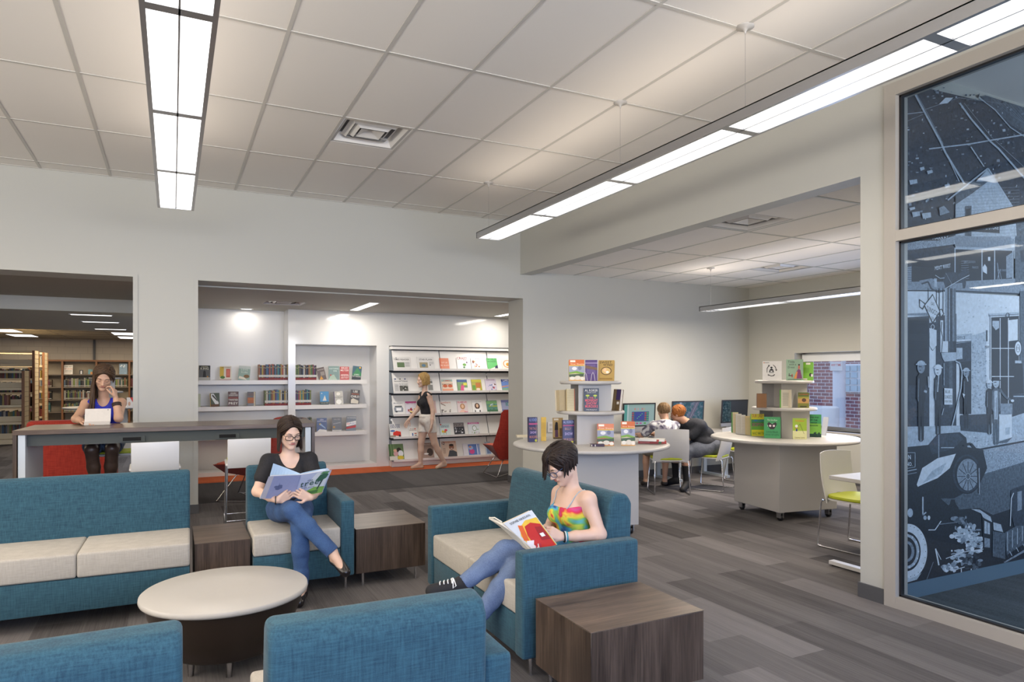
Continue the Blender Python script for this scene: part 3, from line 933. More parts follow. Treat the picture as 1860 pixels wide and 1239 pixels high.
# ================================================================== ROUND DISPLAY STANDS
def display(label, x, y, ang, seed, casters=True):
    t = thing('display_stand', label, 'display stand', (x, y, 0), ang, 'round white book display stands')
    m = M['white']
    q = .375
    b = MB(); b.box(-q, q, -q, q, .095, .815, m); b.build('cabinet', t, bevel=.003, seg=1)
    b = MB(); b.lathe([(.76, .815), (.778, .822), (.78, .833), (.776, .846), (.765, .85), (.3, .8505), (.001, .8505)], (0, 0, 0), m, 72); b.build('tabletop', t)
    b = MB(); b.lathe([(.325, 1.142), (.338, 1.147), (.34, 1.158), (.337, 1.170), (.33, 1.175), (.001, 1.1755)], (0, 0, 0), m, 48); b.build('middle_shelf', t)
    b = MB(); b.lathe([(.295, 1.437), (.305, 1.442), (.308, 1.453), (.305, 1.466), (.297, 1.47), (.001, 1.4705)], (0, 0, 0), m, 48); b.build('top_shelf', t)
    for z0, z1 in ((.8505, 1.142), (1.1755, 1.437)):
        b = MB(); h = .185 if z0 < 1 else .165
        b.box(-h, h, -h, .012 - h, z0, z1, m); b.box(h - .012, h, .012 - h, h, z0, z1, m)
        b.box(-h, h - .012, h - .012, h, z0, z1, m); b.box(-.01, .0, .012 - h, h - .012, z0, z1, m)
        b.build('core_panel', t)
    if casters:
        for sx in (-1, 1):
            for sy in (-1, 1):
                b = MB(); cx, cy = sx * (q - .06), sy * (q - .06)
                b.box(cx - .03, cx + .03, cy - .03, cy + .03, .085, .096, M['alu'])
                b.box(cx - .022, cx - .016, cy - .03, cy + .03, .03, .085, M['alu']); b.box(cx + .016, cx + .022, cy - .03, cy + .03, .03, .085, M['alu'])
                T = Matrix.Translation((cx, cy, .034)) @ Matrix.Rotation(R(90), 4, 'Y')
                b.lathe([(.012, -.014), (.034, -.013), (.034, .013), (.012, .014)], (0, 0, 0), M['black'], 20, True, T=T)
                b.build('caster', t)
    b = MB(); b.disc((0, -q - .001, .775), .008, (1, 0, 0), (0, 0, 1), M['alu'], 10); b.build('lock', t)
    return t
D1 = (3.757, 5.79, R(-18)); D2 = (6.06, 5.43, R(-8)); D3 = (-1.30, 17.0, R(10))
display('round white display stand in the centre, its tiers stacked with orange and purple books', D1[0], D1[1], D1[2], 1)
display('round white display stand by the window, its tiers stacked with green books', D2[0], D2[1], D2[2], 2)
display('far white display stand in the stack room behind the woman in blue', D3[0], D3[1], D3[2], 3)

# ================================================================== RED SEATS
t = thing('lounge_sofa', 'red high-backed lounge sofa behind the left end of the bar table', 'sofa', (-1.0, 9.0, 0))
b = MB(); b.box(-1.42, -.58, 8.9, 9.05, .12, 1.03, M['red']); b.build('backrest', t, world=True, bevel=.05, seg=4)
b = MB(); b.box(-1.40, -.60, 9.05, 9.65, .14, .44, M['red']); b.build('seat', t, world=True, bevel=.03, seg=3)
for lx in (-1.33, -.67):
    for ly in (8.98, 9.58):
        b = MB(); b.tube([(lx, ly, .14), (lx, ly, 0)], .012, M['steel'], 8); b.build('leg', t, world=True)

def facet_chair(label, x, y, rz):
    t = thing('faceted_chair', label, 'chair', (x, y, 0), rz, 'red faceted lounge chairs')
    b = MB()
    out = [(-.24, 1.02), (.24, 1.02), (.285, .97), (.31, .78), (.40, .50), (.27, .27), (-.27, .27), (-.40, .50), (-.31, .78), (-.285, .97)]
    vs = [(px_, .34 - .0 + (pz - .3) * .10, pz) for px_, pz in out] + [(px_ * .9, .28 + (pz - .3) * .10, max(pz, .40) if pz < .5 else pz - .02) for px_, pz in out]
    n = len(out)
    b.add(vs, [tuple(range(n)), tuple(range(n, 2 * n))[::-1]] + [(i, n + i, n + (i + 1) % n, (i + 1) % n) for i in range(n)], M['red'])
    b.build('backrest', t, bevel=.012, seg=2, ang=25)
    b = MB()
    vs = [(-.40, .36, .50), (.40, .36, .50), (.30, -.36, .45), (-.30, -.36, .45), (-.27, .33, .27), (.27, .33, .27), (.20, -.26, .34), (-.20, -.26, .34), (-.29, .30, .40), (.29, .30, .40), (.24, -.30, .43), (-.24, -.30, .43)]
    b.add(vs, [(4, 5, 6, 7), (0, 4, 7, 3), (1, 2, 6, 5), (3, 7, 6, 2), (0, 3, 11, 8), (1, 9, 10, 2), (3, 2, 10, 11), (0, 8, 9, 1), (0, 1, 5, 4)], M['red'])
    b.build('seat_shell', t, bevel=.006, seg=1)
    b = MB(); b.prism([(-.285, .30), (.285, .30), (.25, -.34), (.16, -.37), (-.16, -.37), (-.25, -.34)], .40, .455, 'z', M['orange']); b.build('seat_cushion', t, bevel=.02, seg=3)
    for s in (-1, 1):
        b = MB(); b.tube([(s * .14, -.12, .32), (s * .30, -.30, .012), (s * .30, -.27, .009), (s * .30, .27, .009), (s * .30, .30, .012), (s * .14, .16, .29)], .007, M['steel'], 8); b.build('sled_leg', t)
    b = MB(); b.tube([(-.30, -.27, .012), (.30, .27, .012)], .005, M['steel'], 6); b.build('cross_bar', t)
    return t
facet_chair('red faceted chair with an orange seat, seen from its side behind the bar table', .88, 9.05, R(-118))
facet_chair('red faceted chair seen from behind beside the magazine rack', 4.62, 9.42, R(176))

# ================================================================== STREET
t = thing('utility_pole', 'pale utility pole with a sign, outside the window', 'pole', (13.0, 10.0, -0.1))
b = MB(); b.tube([(13.0, 10.15, -.9), (13.0, 10.15, 6)], .13, paint('weathered_pole', (.62, .62, .66)), 16); b.build('pole_shaft', t, world=True)
b = MB(); b.box(12.84, 12.86, 9.95, 10.25, 1.62, 2.0, M['plastic'])
for k in range(3): b.text(['NO', 'PARKING', 'ANY TIME'][k], (12.838, 10.10, 1.90 - .09 * k), (0, -1, 0), (0, 0, 1), .07, C(.6, .05, .05), width=.24)
b.build('street_sign', t, world=True)
t = thing('trash_bin', 'round concrete planter bin on the pavement outside', 'bin', (12.0, 9.75, -.8))
b = MB(); b.lathe([(.26, -.0), (.30, .9), (.31, 1.65), (.27, 1.68), (.25, 1.60)], (12.0, 9.75, -.8), paint('bin_concrete', (.72, .70, .68)), 24); b.build('bin_body', t, world=True)
bw = MB()
gb = paint('glass_block', (.35, .45, .52), .2)
wf = C(.6, .62, .65)
bw.box(14.93, 15.0, 9.9, 11.55, 1.10, 1.80, wf)
for i in range(8):
    for j in range(4):
        if 2 <= i <= 5 and j == 2: continue
        bw.box(14.90, 14.94, 9.94 + i * .2, 10.10 + i * .2, 1.13 + j * .165, 1.26 + j * .165, gb)
bw.box(14.90, 14.94, 10.35, 11.05, 1.46, 1.59, C(.3, .33, .36)); bw.build('glass_block_window', bl, world=True)
# ================================================================== BOOKS
def at_z(px, py, z):
    d = ray(px, py); t = (z - EYE) / d[2]
    return Vector((d[0] * t, d[1] * t, z))
def dist(px, x, y): return SN * x + CS * y      # depth along the view axis
PAGE = C(.62, .55, .42, .8, var=.12, vs=200)
PAGE2 = C(.70, .66, .58, .8, var=.1, vs=200)
PAL = ['1d2f5c', '8c1f1c', 'c9a227', '2f6b3a', '5b2f6e', 'b8632b', '1a1a1e', '3a6ea5', 'd8d2c2', '6e4a2f', '27565c', 'a33a5c', '7f8a3a', '4d4d55', 'c44b2b', '2b8a8f']
def draw(b, x0, x1, z0, z1, y, shapes):
    """flat cover artwork: shapes in 0..1 cover coordinates, each a hair in front of the last"""
    W_, H_ = x1 - x0, z1 - z0
    k = 0
    for s in shapes:
        k += 1; yy = y - .00025 * k
        X = lambda u: x0 + W_ * u
        Z = lambda v: z0 + H_ * v
        if s[0] == 'r': b.add([(X(s[1]), yy, Z(s[3])), (X(s[2]), yy, Z(s[3])), (X(s[2]), yy, Z(s[4])), (X(s[1]), yy, Z(s[4]))], [(0, 1, 2, 3)], H(s[5]))
        elif s[0] == 'e': b.disc((X(s[1]), yy, Z(s[2])), s[3] * W_, (1, 0, 0), (0, 0, 1), H(s[5]), 18, s[4] * H_)
        elif s[0] == 'p': b.add([(X(u), yy, Z(v)) for u, v in s[1]], [tuple(range(len(s[1])))], H(s[2]))
        elif s[0] == 't': b.text(s[1], (X(s[2]), yy, Z(s[3])), (1, 0, 0), (0, 0, 1), s[4] * W_, H(s[5]), width=W_ * (s[6] if len(s) > 6 else .9), bold=(s[7] if len(s) > 7 else 1.0))
def blobs(rng, n, cols, u=(0.05, .95), v=(.1, .7), r=(.05, .18)):
    out = []
    for _ in range(n):
        cu, cv = rng.uniform(*u), rng.uniform(*v); c = rng.choice(cols); q = rng.uniform(*r); m = rng.randint(4, 8)
        pts = []
        for k in range(m):
            a = 2 * math.pi * k / m; rr = q * rng.uniform(.5, 1.2)
            pts.append((min(.98, max(.02, cu + math.cos(a) * rr)), min(.98, max(.02, cv + math.sin(a) * rr * .8))))
        out.append(('p', pts, c))
    return out

def book(label, pos, w, h, t, cover, shapes=(), rz=0.0, lean=0.0, roll=0.0, group=None, name='book', openness=0.0, cat='book', spine=None, page=None):
    """upright book, front cover towards local -Y. lean = degrees tipped back, openness = splayed pages"""
    o = thing(name, label, cat, pos, 0, group)
    o.rotation_euler = (Matrix.Rotation(rz, 3, 'Z') @ Matrix.Rotation(R(-lean), 3, 'X') @ Matrix.Rotation(R(roll), 3, 'Y')).to_euler()
    cm = H(cover, .35); sm = H(spine or cover, .35)
    b = MB()
    b.box(-w / 2, w / 2, 0, .003, 0, h, cm); b.box(-w / 2, w / 2, t - .003, t, 0, h, sm); b.box(-w / 2, -w / 2 + .003, 0.003, t - .003, 0, h, sm)
    draw(b, -w / 2, w / 2, 0, h, -.0004, list(shapes))
    b.build('cover', o, recalc=False)
    b = MB(); b.box(-w / 2 + .003, w / 2 - .004, .003, t - .003, .003, h - .004, page or PAGE2); b.build('page_block', o)
    if openness:
        b = MB(); T = Matrix.Translation((-w / 2, t, 0)) @ Matrix.Rotation(R(openness), 4, 'Z')
        b.box(0, w, 0, .012, .002, h - .003, PAGE, T); b.box(0, w, .012, .015, 0, h, sm, T); b.build('back_half', o)
    return o

rng = random.Random(11)
# ------------------------------------------------------------------ wall shelves and what stands on them
SHZ = (1.448, 1.049, .613)
for k, z in enumerate(SHZ):
    lab = ['top', 'middle', 'lowest'][k]
    t = thing('wall_shelf', 'white wall shelf of the magazine room niches, %s of the three' % lab, 'shelf', (1.3, 11.3, z - .064), 0, 'white wall shelves')
    b = MB(); b.box(-.28, 1.618, 11.17, 11.598, z - .064, z, M['shelf']); b.build('left_board', t, world=True)
    b = MB(); b.box(1.732, 2.87, 11.17, 11.598, z - .064, z, M['shelf']); b.build('right_board', t, world=True)
CN = {'1d2f5c': 'navy', '8c1f1c': 'dark red', 'c9a227': 'mustard', '2f6b3a': 'green', '5b2f6e': 'purple', 'b8632b': 'orange', '1a1a1e': 'black', '3a6ea5': 'blue', 'd8d2c2': 'cream', '6e4a2f': 'brown', '27565c': 'dark teal', 'a33a5c': 'pink', '7f8a3a': 'olive', '4d4d55': 'grey', 'c44b2b': 'red-orange', '2b8a8f': 'turquoise'}
def mute(c, f=.62):
    v = [int(c[i:i + 2], 16) for i in (0, 2, 4)]; g = sum(v) / 3
    return '%02x%02x%02x' % tuple(int((x * .75 + g * .25) * f) for x in v)
def spine(x, y, z, w, h, d, col, band, label, group, lean=0.0):
    o = MB()
    o.box(0, w, 0, d, 0, h, H(mute(col, .85 if band else .7), .45)); o.box(.003, w - .003, .0, d - .004, h, h + .0005, PAGE2)
    o.box(.001, w - .001, -.0006, 0, h * .80, h * .86, H('8a8468')); 
    if band:
        o.box(.0005, w - .0005, -.0008, 0, .048, .082, H('c8c6c0')); o.box(.0005, w - .0005, -.0008, 0, 0.0, .036, H('7a1a1a'))
    else: o.box(.0005, w - .0005, -.0008, 0, .02, .045, H('a8a49c'))
    q = o.build('book'); q.location = (x, y, z); q.rotation_euler = (0, lean, 0)
    return tag(q, label, 'book', group)
def colour_run(n, pal):
    """spine colours with every neighbour triple different, so each spine can be told from the rest"""
    out = [rng.choice(pal)]
    seen = set()
    while len(out) < n:
        for _ in range(60):
            c = rng.choice(pal)
            if c == out[-1]: continue
            tr = (out[-2] if len(out) > 1 else None, out[-1], c)
            if tr in seen: continue
            break
        seen.add(tr); out.append(c)
    return out
def an(c): return CN[c]
def spine_label(cols, k, where):
    if k == 0: return 'leftmost spine, %s, %s' % (CN[cols[0]], where)
    if k == len(cols) - 1: return 'rightmost spine, %s, %s' % (CN[cols[k]], where)
    return '%s spine between %s and %s ones, %s' % (CN[cols[k]], CN[cols[k - 1]], CN[cols[k + 1]], where)
def spine_row(px0, px1, z, where, band=True, y=11.19, hs=(.225, .25), lastlean=False):
    x, x1 = xat(px0, y), xat(px1, y); ws = []
    while x < x1 - .012:
        w = min(rng.uniform(.017, .026), x1 - x); ws.append((x, w)); x += w
    cols = colour_run(len(ws), PAL)
    for k, (x, w) in enumerate(ws):
        spine(x, y, z, w - .001, rng.uniform(*hs), .15, cols[k], band, spine_label(cols, k, where), 'books in the row, ' + where)
spine_row(470, 523.2, SHZ[0], 'top shelf left of the post')
spine_row(536.5, 576, SHZ[0], 'top shelf right of the post')
spine_row(481, 523.2, SHZ[1], 'middle shelf left of the post')
spine_row(536.5, 566, SHZ[1], 'middle shelf right of the post')
spine_row(536.5, 567.5, SHZ[2], 'lowest shelf beside the post', False, hs=(.215, .24))

YF = 11.20
def shelfbook(label, px0, px1, hpx, z, cover, shapes, lean=6, roll=0, t=.03, dy=0.0, **k):
    y = YF + dy; x0, x1 = xat(px0, y), xat(px1, y); sc = (SN * (x0 + x1) / 2 + CS * y) / F_PX
    return book(label, ((x0 + x1) / 2, y, z + .001), x1 - x0, hpx * sc, t, cover, shapes, R(-8), lean, roll, 'face-out books on the white wall shelves', **k)
shelfbook('grey thriller with white author lettering at the left end of the top wall shelf', 361, 381.5, 27, SHZ[0], '5c5f60',
    [('r', 0, 1, .72, 1, '2e3336'), ('t', 'STEPHEN', .5, .88, .14, 'd8d2b0'), ('t', 'KING', .5, .72, .30, 'e8e4d0'), ('r', 0, 1, 0, .2, 'b8b8b0'), ('p', [(.35, .2), (.65, .2), (.6, .6), (.5, .68), (.4, .6)], '22262a'), ('e', .78, .24, .06, .05, 'd08a20')])
shelfbook('book with a coral door and yellow wall on its cover, top wall shelf', 399, 420, 26, SHZ[0], 'e2dccc',
    [('r', 0, .35, .25, .95, 'd8b84a'), ('r', .55, .9, .2, .8, 'c75c48'), ('r', .62, .84, .3, .72, 'd87868'), ('e', .25, .2, .2, .1, '4f7a32'), ('t', 'THE STORIED', .5, .86, .12, '7a4a2a'), ('r', 0, 1, 0, .07, 'c8a8a0')], lean=8)
shelfbook('pale green novel with a curled figure near its foot, top wall shelf', 432, 453, 26, SHZ[0], '8fa89c',
    [('r', 0, 1, .8, 1, 'c5cdc6'), ('t', 'LOVE', .5, .68, .22, 'd5ddd0'), ('t', 'RUIN', .5, .50, .22, 'd5ddd0'), ('e', .72, .28, .25, .12, '7a5a30'), ('p', [(.05, .1), (.8, .02), (.5, .2), (.1, .28)], 'e5dcc8')], lean=8, roll=4)
shelfbook('brown tipped book beside the row of spines, top wall shelf', 579.5, 593.5, 23, SHZ[0], '5a4a44',
    [('t', 'THE MISTRESS', .5, .8, .14, 'd8d0c4'), ('r', .4, .9, .35, .65, '8a8078'), ('p', [(.1, .05), (.6, .05), (.4, .35)], 'c89038')], roll=-13)
shelfbook('grey-green book with white forest lettering, top wall shelf', 597, 616, 25, SHZ[0], '6e8580',
    [('t', 'ANYTHING', .5, .78, .16, 'd0dcd4'), ('t', 'ON', .6, .60, .2, 'd0dcd4'), ('p', [(0, 0), (.8, 0), (.5, .4), (.2, .3)], '9fb0a0'), ('e', .2, .35, .07, .05, 'c03020')])
shelfbook('red book with white title lettering, top wall shelf', 618, 634, 24, SHZ[0], 'a83a36',
    [('t', 'BRAD', .5, .84, .26, 'e8dcd4'), ('t', 'MELTZER', .5, .66, .26, 'e8dcd4'), ('r', .1, .9, .36, .42, 'd8b0a8'), ('t', 'THE ESCAPE', .5, .26, .2, 'e8dcd4'), ('t', 'ARTIST', .5, .1, .24, 'e8dcd4')], t=.03)
shelfbook('dark green and blue thriller at the right end of the top wall shelf', 639, 655, 25, SHZ[0], '1f4d5c',
    [('p', [(0, .3), (.5, .9), (1, .5), (1, .3)], '2f7a4a'), ('r', 0, 1, 0, .3, '222a30'), ('t', 'JAMES', .5, .34, .2, 'dde0d8'), ('t', 'PATTERSON', .5, .2, .2, 'dde0d8'), ('e', .8, .9, .1, .06, 'd8a020')], roll=6)
shelfbook('book with a silver zigzag cover, middle wall shelf', 382, 399, 25, SHZ[1], '3a4a3a',
    [('p', [(.1, .95), (.4, .95), (.9, .3), (.9, .1), (.6, .1), (.1, .7)], 'e5e8e8'), ('p', [(.2, .8), (.8, .35), (.75, .5), (.3, .9)], '2a2a2a'), ('r', .05, .95, 0, .18, '5a3a20'), ('r', 0, .05, 0, 1, 'c8a030')], roll=-2)
shelfbook('dark red book with big white slanted title, middle wall shelf', 414, 433, 27, SHZ[1], '4a2424',
    [('t', 'JOHN', .5, .84, .2, 'e0dcd4'), ('t', 'SANDFORD', .5, .70, .24, 'e0dcd4'), ('r', 0, 1, .52, .62, '7a3028'), ('t', 'TWISTED', .5, .38, .26, 'f0ece4'), ('t', 'PREY', .5, .12, .36, 'f0ece4')])
shelfbook('smoky orange city-scene book with pages showing, middle wall shelf', 449, 464, 26, SHZ[1], '4a4a50',
    [('r', .05, .95, .2, .6, 'a05a30'), ('r', .1, .9, .7, .92, '6a5a58'), ('t', 'THE OTHER', .5, .45, .16, 'd09050'), ('r', .1, .9, .05, .18, '7a7a80')], openness=-18)
shelfbook('bright blue book with a white lighthouse-like peak, middle wall shelf', 581.5, 597, 24, SHZ[1], '2f7fb0',
    [('p', [(.3, .3), (.55, .72), (.75, .3)], 'd8d4c8'), ('r', 0, 1, 0, .22, '2a3a3a'), ('e', .2, .85, .06, .04, 'f0f0f0'), ('t', 'THE HIGH TIDE', .5, .1, .12, 'd8dcd0')])
shelfbook('silver-white thriller with a pale figure, middle wall shelf', 608, 624, 24, SHZ[1], 'b8b4a8',
    [('e', .5, .8, .22, .12, 'e8e4d8'), ('t', 'FACELESS', .5, .5, .2, '6a665c'), ('e', .5, .2, .3, .18, 'f0ede4'), ('r', 0, .06, 0, 1, '4a3a70')], roll=-4)
shelfbook('black and white thriller with blocky title at the right end of the middle wall shelf', 635.5, 652, 26, SHZ[1], '3a322c',
    [('t', 'LEE', .5, .82, .3, 'eeeae0'), ('r', .1, .9, .66, .74, '8a4a30'), ('t', 'CHILD', .5, .46, .32, 'eeeae0'), ('p', [(.1, .05), (.9, .05), (.9, .25), (.3, .4), (.1, .3)], 'c8c0b0')], roll=5)
shelfbook('dark blue book with a falling figure, lowest wall shelf', 575.5, 593.5, 25, SHZ[2], '233a6b',
    [('t', 'LISA', .5, .84, .18, 'dcd8e4'), ('t', 'SCOTTOLINE', .5, .72, .18, 'dcd8e4'), ('e', .35, .55, .1, .07, 'c8a83a'), ('p', [(.3, .5), (.9, .2), (.85, .3), (.4, .6)], '8fa8c8'), ('p', [(0, 0), (1, 0), (1, .12), (.3, .2)], 'd0ccc8')])
shelfbook('grey car-scene thriller, lowest wall shelf', 603.5, 620.5, 25, SHZ[2], '4f4f52',
    [('t', 'DAVID', .5, .82, .2, 'b8b4b0'), ('p', [(.1, .5), (.9, .6), (.9, .66), (.1, .56)], '9a9a9c'), ('e', .2, .3, .12, .08, 'b88a40'), ('r', 0, 1, 0, .1, 'b0aca8')])
shelfbook('red, white and blue thriller at the right end of the lowest wall shelf', 629, 646, 26, SHZ[2], '5a6068',
    [('t', 'PATTERSON', .5, .86, .17, 'd8d4d0'), ('p', [(0, .3), (1, .45), (1, .7), (0, .55)], 'e8e4e0'), ('t', 'RED', .22, .42, .26, 'c02828', .35), ('t', 'ALERT', .65, .46, .26, '2a6aa8', .55), ('p', [(0, .12), (1, .24), (1, .4), (0, .25)], 'b03030')], roll=2)
shelfbook('pale blue book half hidden by the bar table, lowest wall shelf', 373, 390, 22, SHZ[2], '6f95a8', [('t', 'THE HUSH', .5, .6, .2, 'dfe6ea'), ('r', .2, .8, .2, .5, 'a8c0cc')])
shelfbook('thin dark blue book against the left jamb, lowest wall shelf', 358.5, 364, 22, SHZ[2], '24305a', [])
o = shelfbook('thin pale book against the left jamb, middle wall shelf', 358.5, 364, 24, SHZ[1], 'b8c0a8', [])

# ------------------------------------------------------------------ magazine rack
RX = [3.245, 4.085, 4.975, 5.87, 6.55]
t = thing('magazine_rack', 'white wall-wide magazine rack with five sloping tiers and grey dividers', 'rack', (4.9, 11.05, 0))
gd = C(.16, .19, .22, .4)
b = MB(); b.box(3.245, 6.58, 10.985, 11.24, 1.955, 2.0, M['shelf']); b.box(3.245, 6.58, 10.98, 11.24, 2.0, 2.012, M['black']); b.build('header', t, world=True)
b = MB(); b.box(3.245, 6.58, 10.98, 11.24, .006, .10, M['shelf']); b.build('plinth', t, world=True)
ROWZ = [1.622, 1.247, .872, .497, .122]
for i in range(4):
    for j, z in enumerate(ROWZ):
        b = MB()
        b.prism([(10.925, z), (10.935, z), (11.055, z + .315), (11.045, z + .315)], RX[i] + .008, RX[i + 1] - .008, 'x', M['shelf'])
        b.build('sloping_panel', t, world=True)
        b = MB(); b.box(RX[i] + .004, RX[i + 1] - .004, 10.895, 10.935, z - .024, z, M['shelf']); b.box(RX[i] + .004, RX[i + 1] - .004, 10.895, 10.90, z, z + .014, M['shelf'])
        b.build('ledge', t, world=True)
for x in RX[:-1] + [RX[-1]]:
    for z in ROWZ:
        b = MB(); b.prism([(10.90, z - .02), (10.92, z - .02), (11.07, z + .325), (11.24, z + .325), (11.24, z - .02)], x - .004, x + .004, 'x', gd); b.build('divider', t, world=True)
def mag(label, px0, px1, row, hm, cover, shapes, name='magazine', cat='magazine', card=None, t=.008):
    z = ROWZ[row]; y = 10.925; x0, x1 = xat(px0, y), xat(px1, y)
    o = book(label, ((x0 + x1) / 2, y - .012, z + .002), x1 - x0, hm, t, cover, shapes, 0, 20.5, 0, 'periodicals on the magazine rack', name, cat=cat)
    if card:
        b = MB(); y_, z_ = 10.925 + .108, z + .285
        b.prism([(y_ - .003, z_ - .016), (y_, z_ - .016), (y_ + .012, z_ + .016), (y_ + .009, z_ + .016)], (x0 + x1) / 2 - .055, (x0 + x1) / 2 + .055, 'x', H('f2f2f2'))
        b.build('label_card', bpy.data.objects['magazine_rack'], world=True)
    return o
def paperlines(u0, u1, v0, v1, n, c='8a8a8a'):
    return [('r', u0, u1, v0 + (v1 - v0) * k / n, v0 + (v1 - v0) * (k + .35) / n, c) for k in range(n)]
mag('newspaper with a green photo, top tier, leftmost on the rack', 715, 746, 0, .22, 'd2d0cc', [('t', 'TIMES READER', .5, .72, .13, '3a3a40'), ('e', .2, .9, .04, .03, '30405a'), ('r', .22, .65, .15, .55, '5c7050')] + paperlines(.68, .95, .2, .6, 7), 'newspaper', 'newspaper')
mag('newspaper with a colour photo, top tier, second from the left', 759, 790, 0, .225, 'd4d2cf', [('t', 'STAR PLAIN', .5, .72, .13, '3a3a40'), ('r', .12, .6, .12, .55, '9a8f70'), ('e', .35, .3, .12, .12, '5a7a90'), ('r', .7, .78, .3, .38, '6a6a70')] + paperlines(.68, .95, .42, .62, 4), 'newspaper', 'newspaper')
mag('newspaper with a black-and-white crowd photo, second tier, leftmost', 716, 743, 1, .245, 'd6d4d0', [('r', .08, .2, .88, .96, '384878'), ('r', .42, .52, .88, .96, '706a60'), ('r', .75, .85, .88, .96, '384878'), ('t', 'National Tribune', .5, .72, .13, '3a3a3a'), ('t', 'The full weight', .65, .52, .1, '202020', .6), ('r', .38, .95, .06, .45, '55554f')] + blobs(random.Random(2), 8, ['c8c8c0', '20201c'], (.45, .9), (.1, .4), (.03, .08)) + paperlines(.05, .32, .08, .6, 9), 'newspaper', 'newspaper')
mag('newspaper behind the walking woman, second tier', 763, 788, 1, .24, 'd3d1cd', [('t', 'THE NEWS', .5, .8, .16, '404040'), ('r', .6, .95, .62, .78, '6a6a66'), ('r', .6, .95, .1, .5, '7a7a76')] + paperlines(.05, .5, .1, .7, 10), 'newspaper', 'newspaper')
Rn = random.Random
mag('orange magazine at the left of the second bay, top tier', 800, 816.5, 0, .205, 'd8876a', [('r', 0, .1, 0, 1, 'c85a38'), ('t', 'LET US', .5, .55, .2, 'f0d8c8'), ('t', 'BE GLAD', .5, .3, .2, 'f0d8c8')], card=1)
mag('white craft magazine with a green and purple figure, top tier', 831, 851.5, 0, .215, 'e4dedc', [('t', 'CRAFT', .5, .86, .3, 'a02848'), ('t', 'IDEAS', .75, .78, .12, 'c04060', .3), ('e', .65, .4, .16, .12, '5a9a3a'), ('e', .6, .18, .1, .08, '2f7a4a'), ('e', .88, .6, .06, .08, '5a2a6a')], card=1)
mag('baking magazine with biscuits on its cover, top tier', 857, 875.5, 0, .215, 'e0d8d4', [('t', 'COOKING', .5, .88, .16, '5a6a9a')] + blobs(Rn(4), 14, ['a0622a', 'c08040', 'c8202a', 'e8d0b0', '803818'], (.15, .9), (.1, .75), (.06, .14)), card=1)
mag('green farming magazine with a handshake, top tier', 886, 904.5, 0, .215, '5fae68', [('t', 'WORLD', .5, .82, .24, '2a6a38'), ('t', 'WONDERS', .5, .64, .2, '206030'), ('p', [(.1, .02), (1, .3), (1, .02)], 'e0d8d0'), ('p', [(.7, .1), (1, .1), (1, .4), (.75, .3)], '28304a')], card=1)
mag('pale magazine with an orange ring of food, top tier by the right jamb', 912.5, 931, 0, .215, 'e8d8cc', [('e', .55, .5, .42, .34, 'd07848'), ('e', .55, .5, .34, .28, 'eadfce'), ('e', .6, .45, .2, .16, 'c08a30')], card=1)
mag('magazine with orange sunglasses, second tier', 804, 823.5, 1, .215, 'd8c0a8', [('r', 0, 1, .82, 1, '98b8b0'), ('t', 'SUMMER', .5, .84, .18, 'c8583a'), ('e', .28, .45, .22, .13, 'c0562a'), ('e', .75, .45, .22, .13, 'c0562a'), ('r', 0, 1, .58, .62, '403028'), ('r', 0, 1, 0, .2, 'd89070')], card=1)
mag('family magazine with a child in pink, second tier', 832, 850, 1, .215, '5f8a50', [('r', 0, 1, .78, .98, '3a6aa0'), ('t', 'FamilyFun', .5, .8, .22, '3a2880'), ('p', [(.25, .05), (.75, .05), (.65, .5), (.35, .5)], 'd04880'), ('e', .5, .55, .1, .08, '9a6a50'), ('r', .6, .95, .5, .7, 'd8d040'), ('r', .6, 1, .05, .3, 'd8d8d0')], card=1)
mag('yellow and green magazine, second tier', 858, 876, 1, .215, 'a8a030', [('r', 0, 1, .8, .97, 'c8c030'), ('r', .4, .9, .3, .7, 'b86a28'), ('r', .05, .35, .1, .5, '5a9030'), ('e', .6, .15, .2, .1, 'e0c8b8')], card=1)
mag('lilac magazine with blossoms, second tier', 883, 903, 1, .22, 'c8c0d0', [('t', 'GARDENS', .5, .88, .16, '7a3a6a')] + blobs(Rn(6), 10, ['a82838', '485a88', '7a88b0', 'e8e0e8', '6a4a30'], (.1, .9), (.05, .6), (.05, .14)), card=1)
mag('blue lake magazine, second tier by the right jamb', 912.5, 931, 1, .215, '6a88c8', [('r', 0, 1, .8, 1, '283878'), ('t', 'LAKE', .5, .82, .26, 'e0e4f0'), ('p', [(0, .3), (1, .45), (1, .5), (0, .4)], 'c8906a'), ('r', 0, 1, 0, .25, '78a088')], card=1)
mag('white magazine with a grey vehicle, third tier, leftmost', 714, 735.5, 2, .23, 'e2e0dc', [('t', 'Motorcars', .5, .82, .16, '707480'), ('p', [(.15, .2), (.85, .2), (.9, .45), (.8, .62), (.2, .62), (.1, .45)], '8a9098'), ('r', .2, .8, .58, .66, '404448'), ('e', .3, .22, .1, .05, '30343a'), ('p', [(.3, .3), (.7, .3), (.75, .5), (.3, .5)], 'e8e8e8')], card=1)
mag('magazine with a bowl of berries, third tier', 738, 758, 2, .23, 'd0ccd4', [('r', 0, 1, .86, .98, 'b03a78'), ('t', 'SIMPLE GRACE', .5, .78, .12, 'a03060')] + blobs(Rn(7), 16, ['7a1a28', 'a03040', 'c8a848', '402038', 'e0c880'], (.2, .85), (.1, .5), (.05, .12)), card=1)
mag('pinkish magazine behind the walking woman, third tier', 774, 793, 2, .23, 'c8a8a4', [('t', 'WEEKLY', .5, .84, .2, 'e8e0dc'), ('e', .5, .45, .25, .25, 'b08a78')])
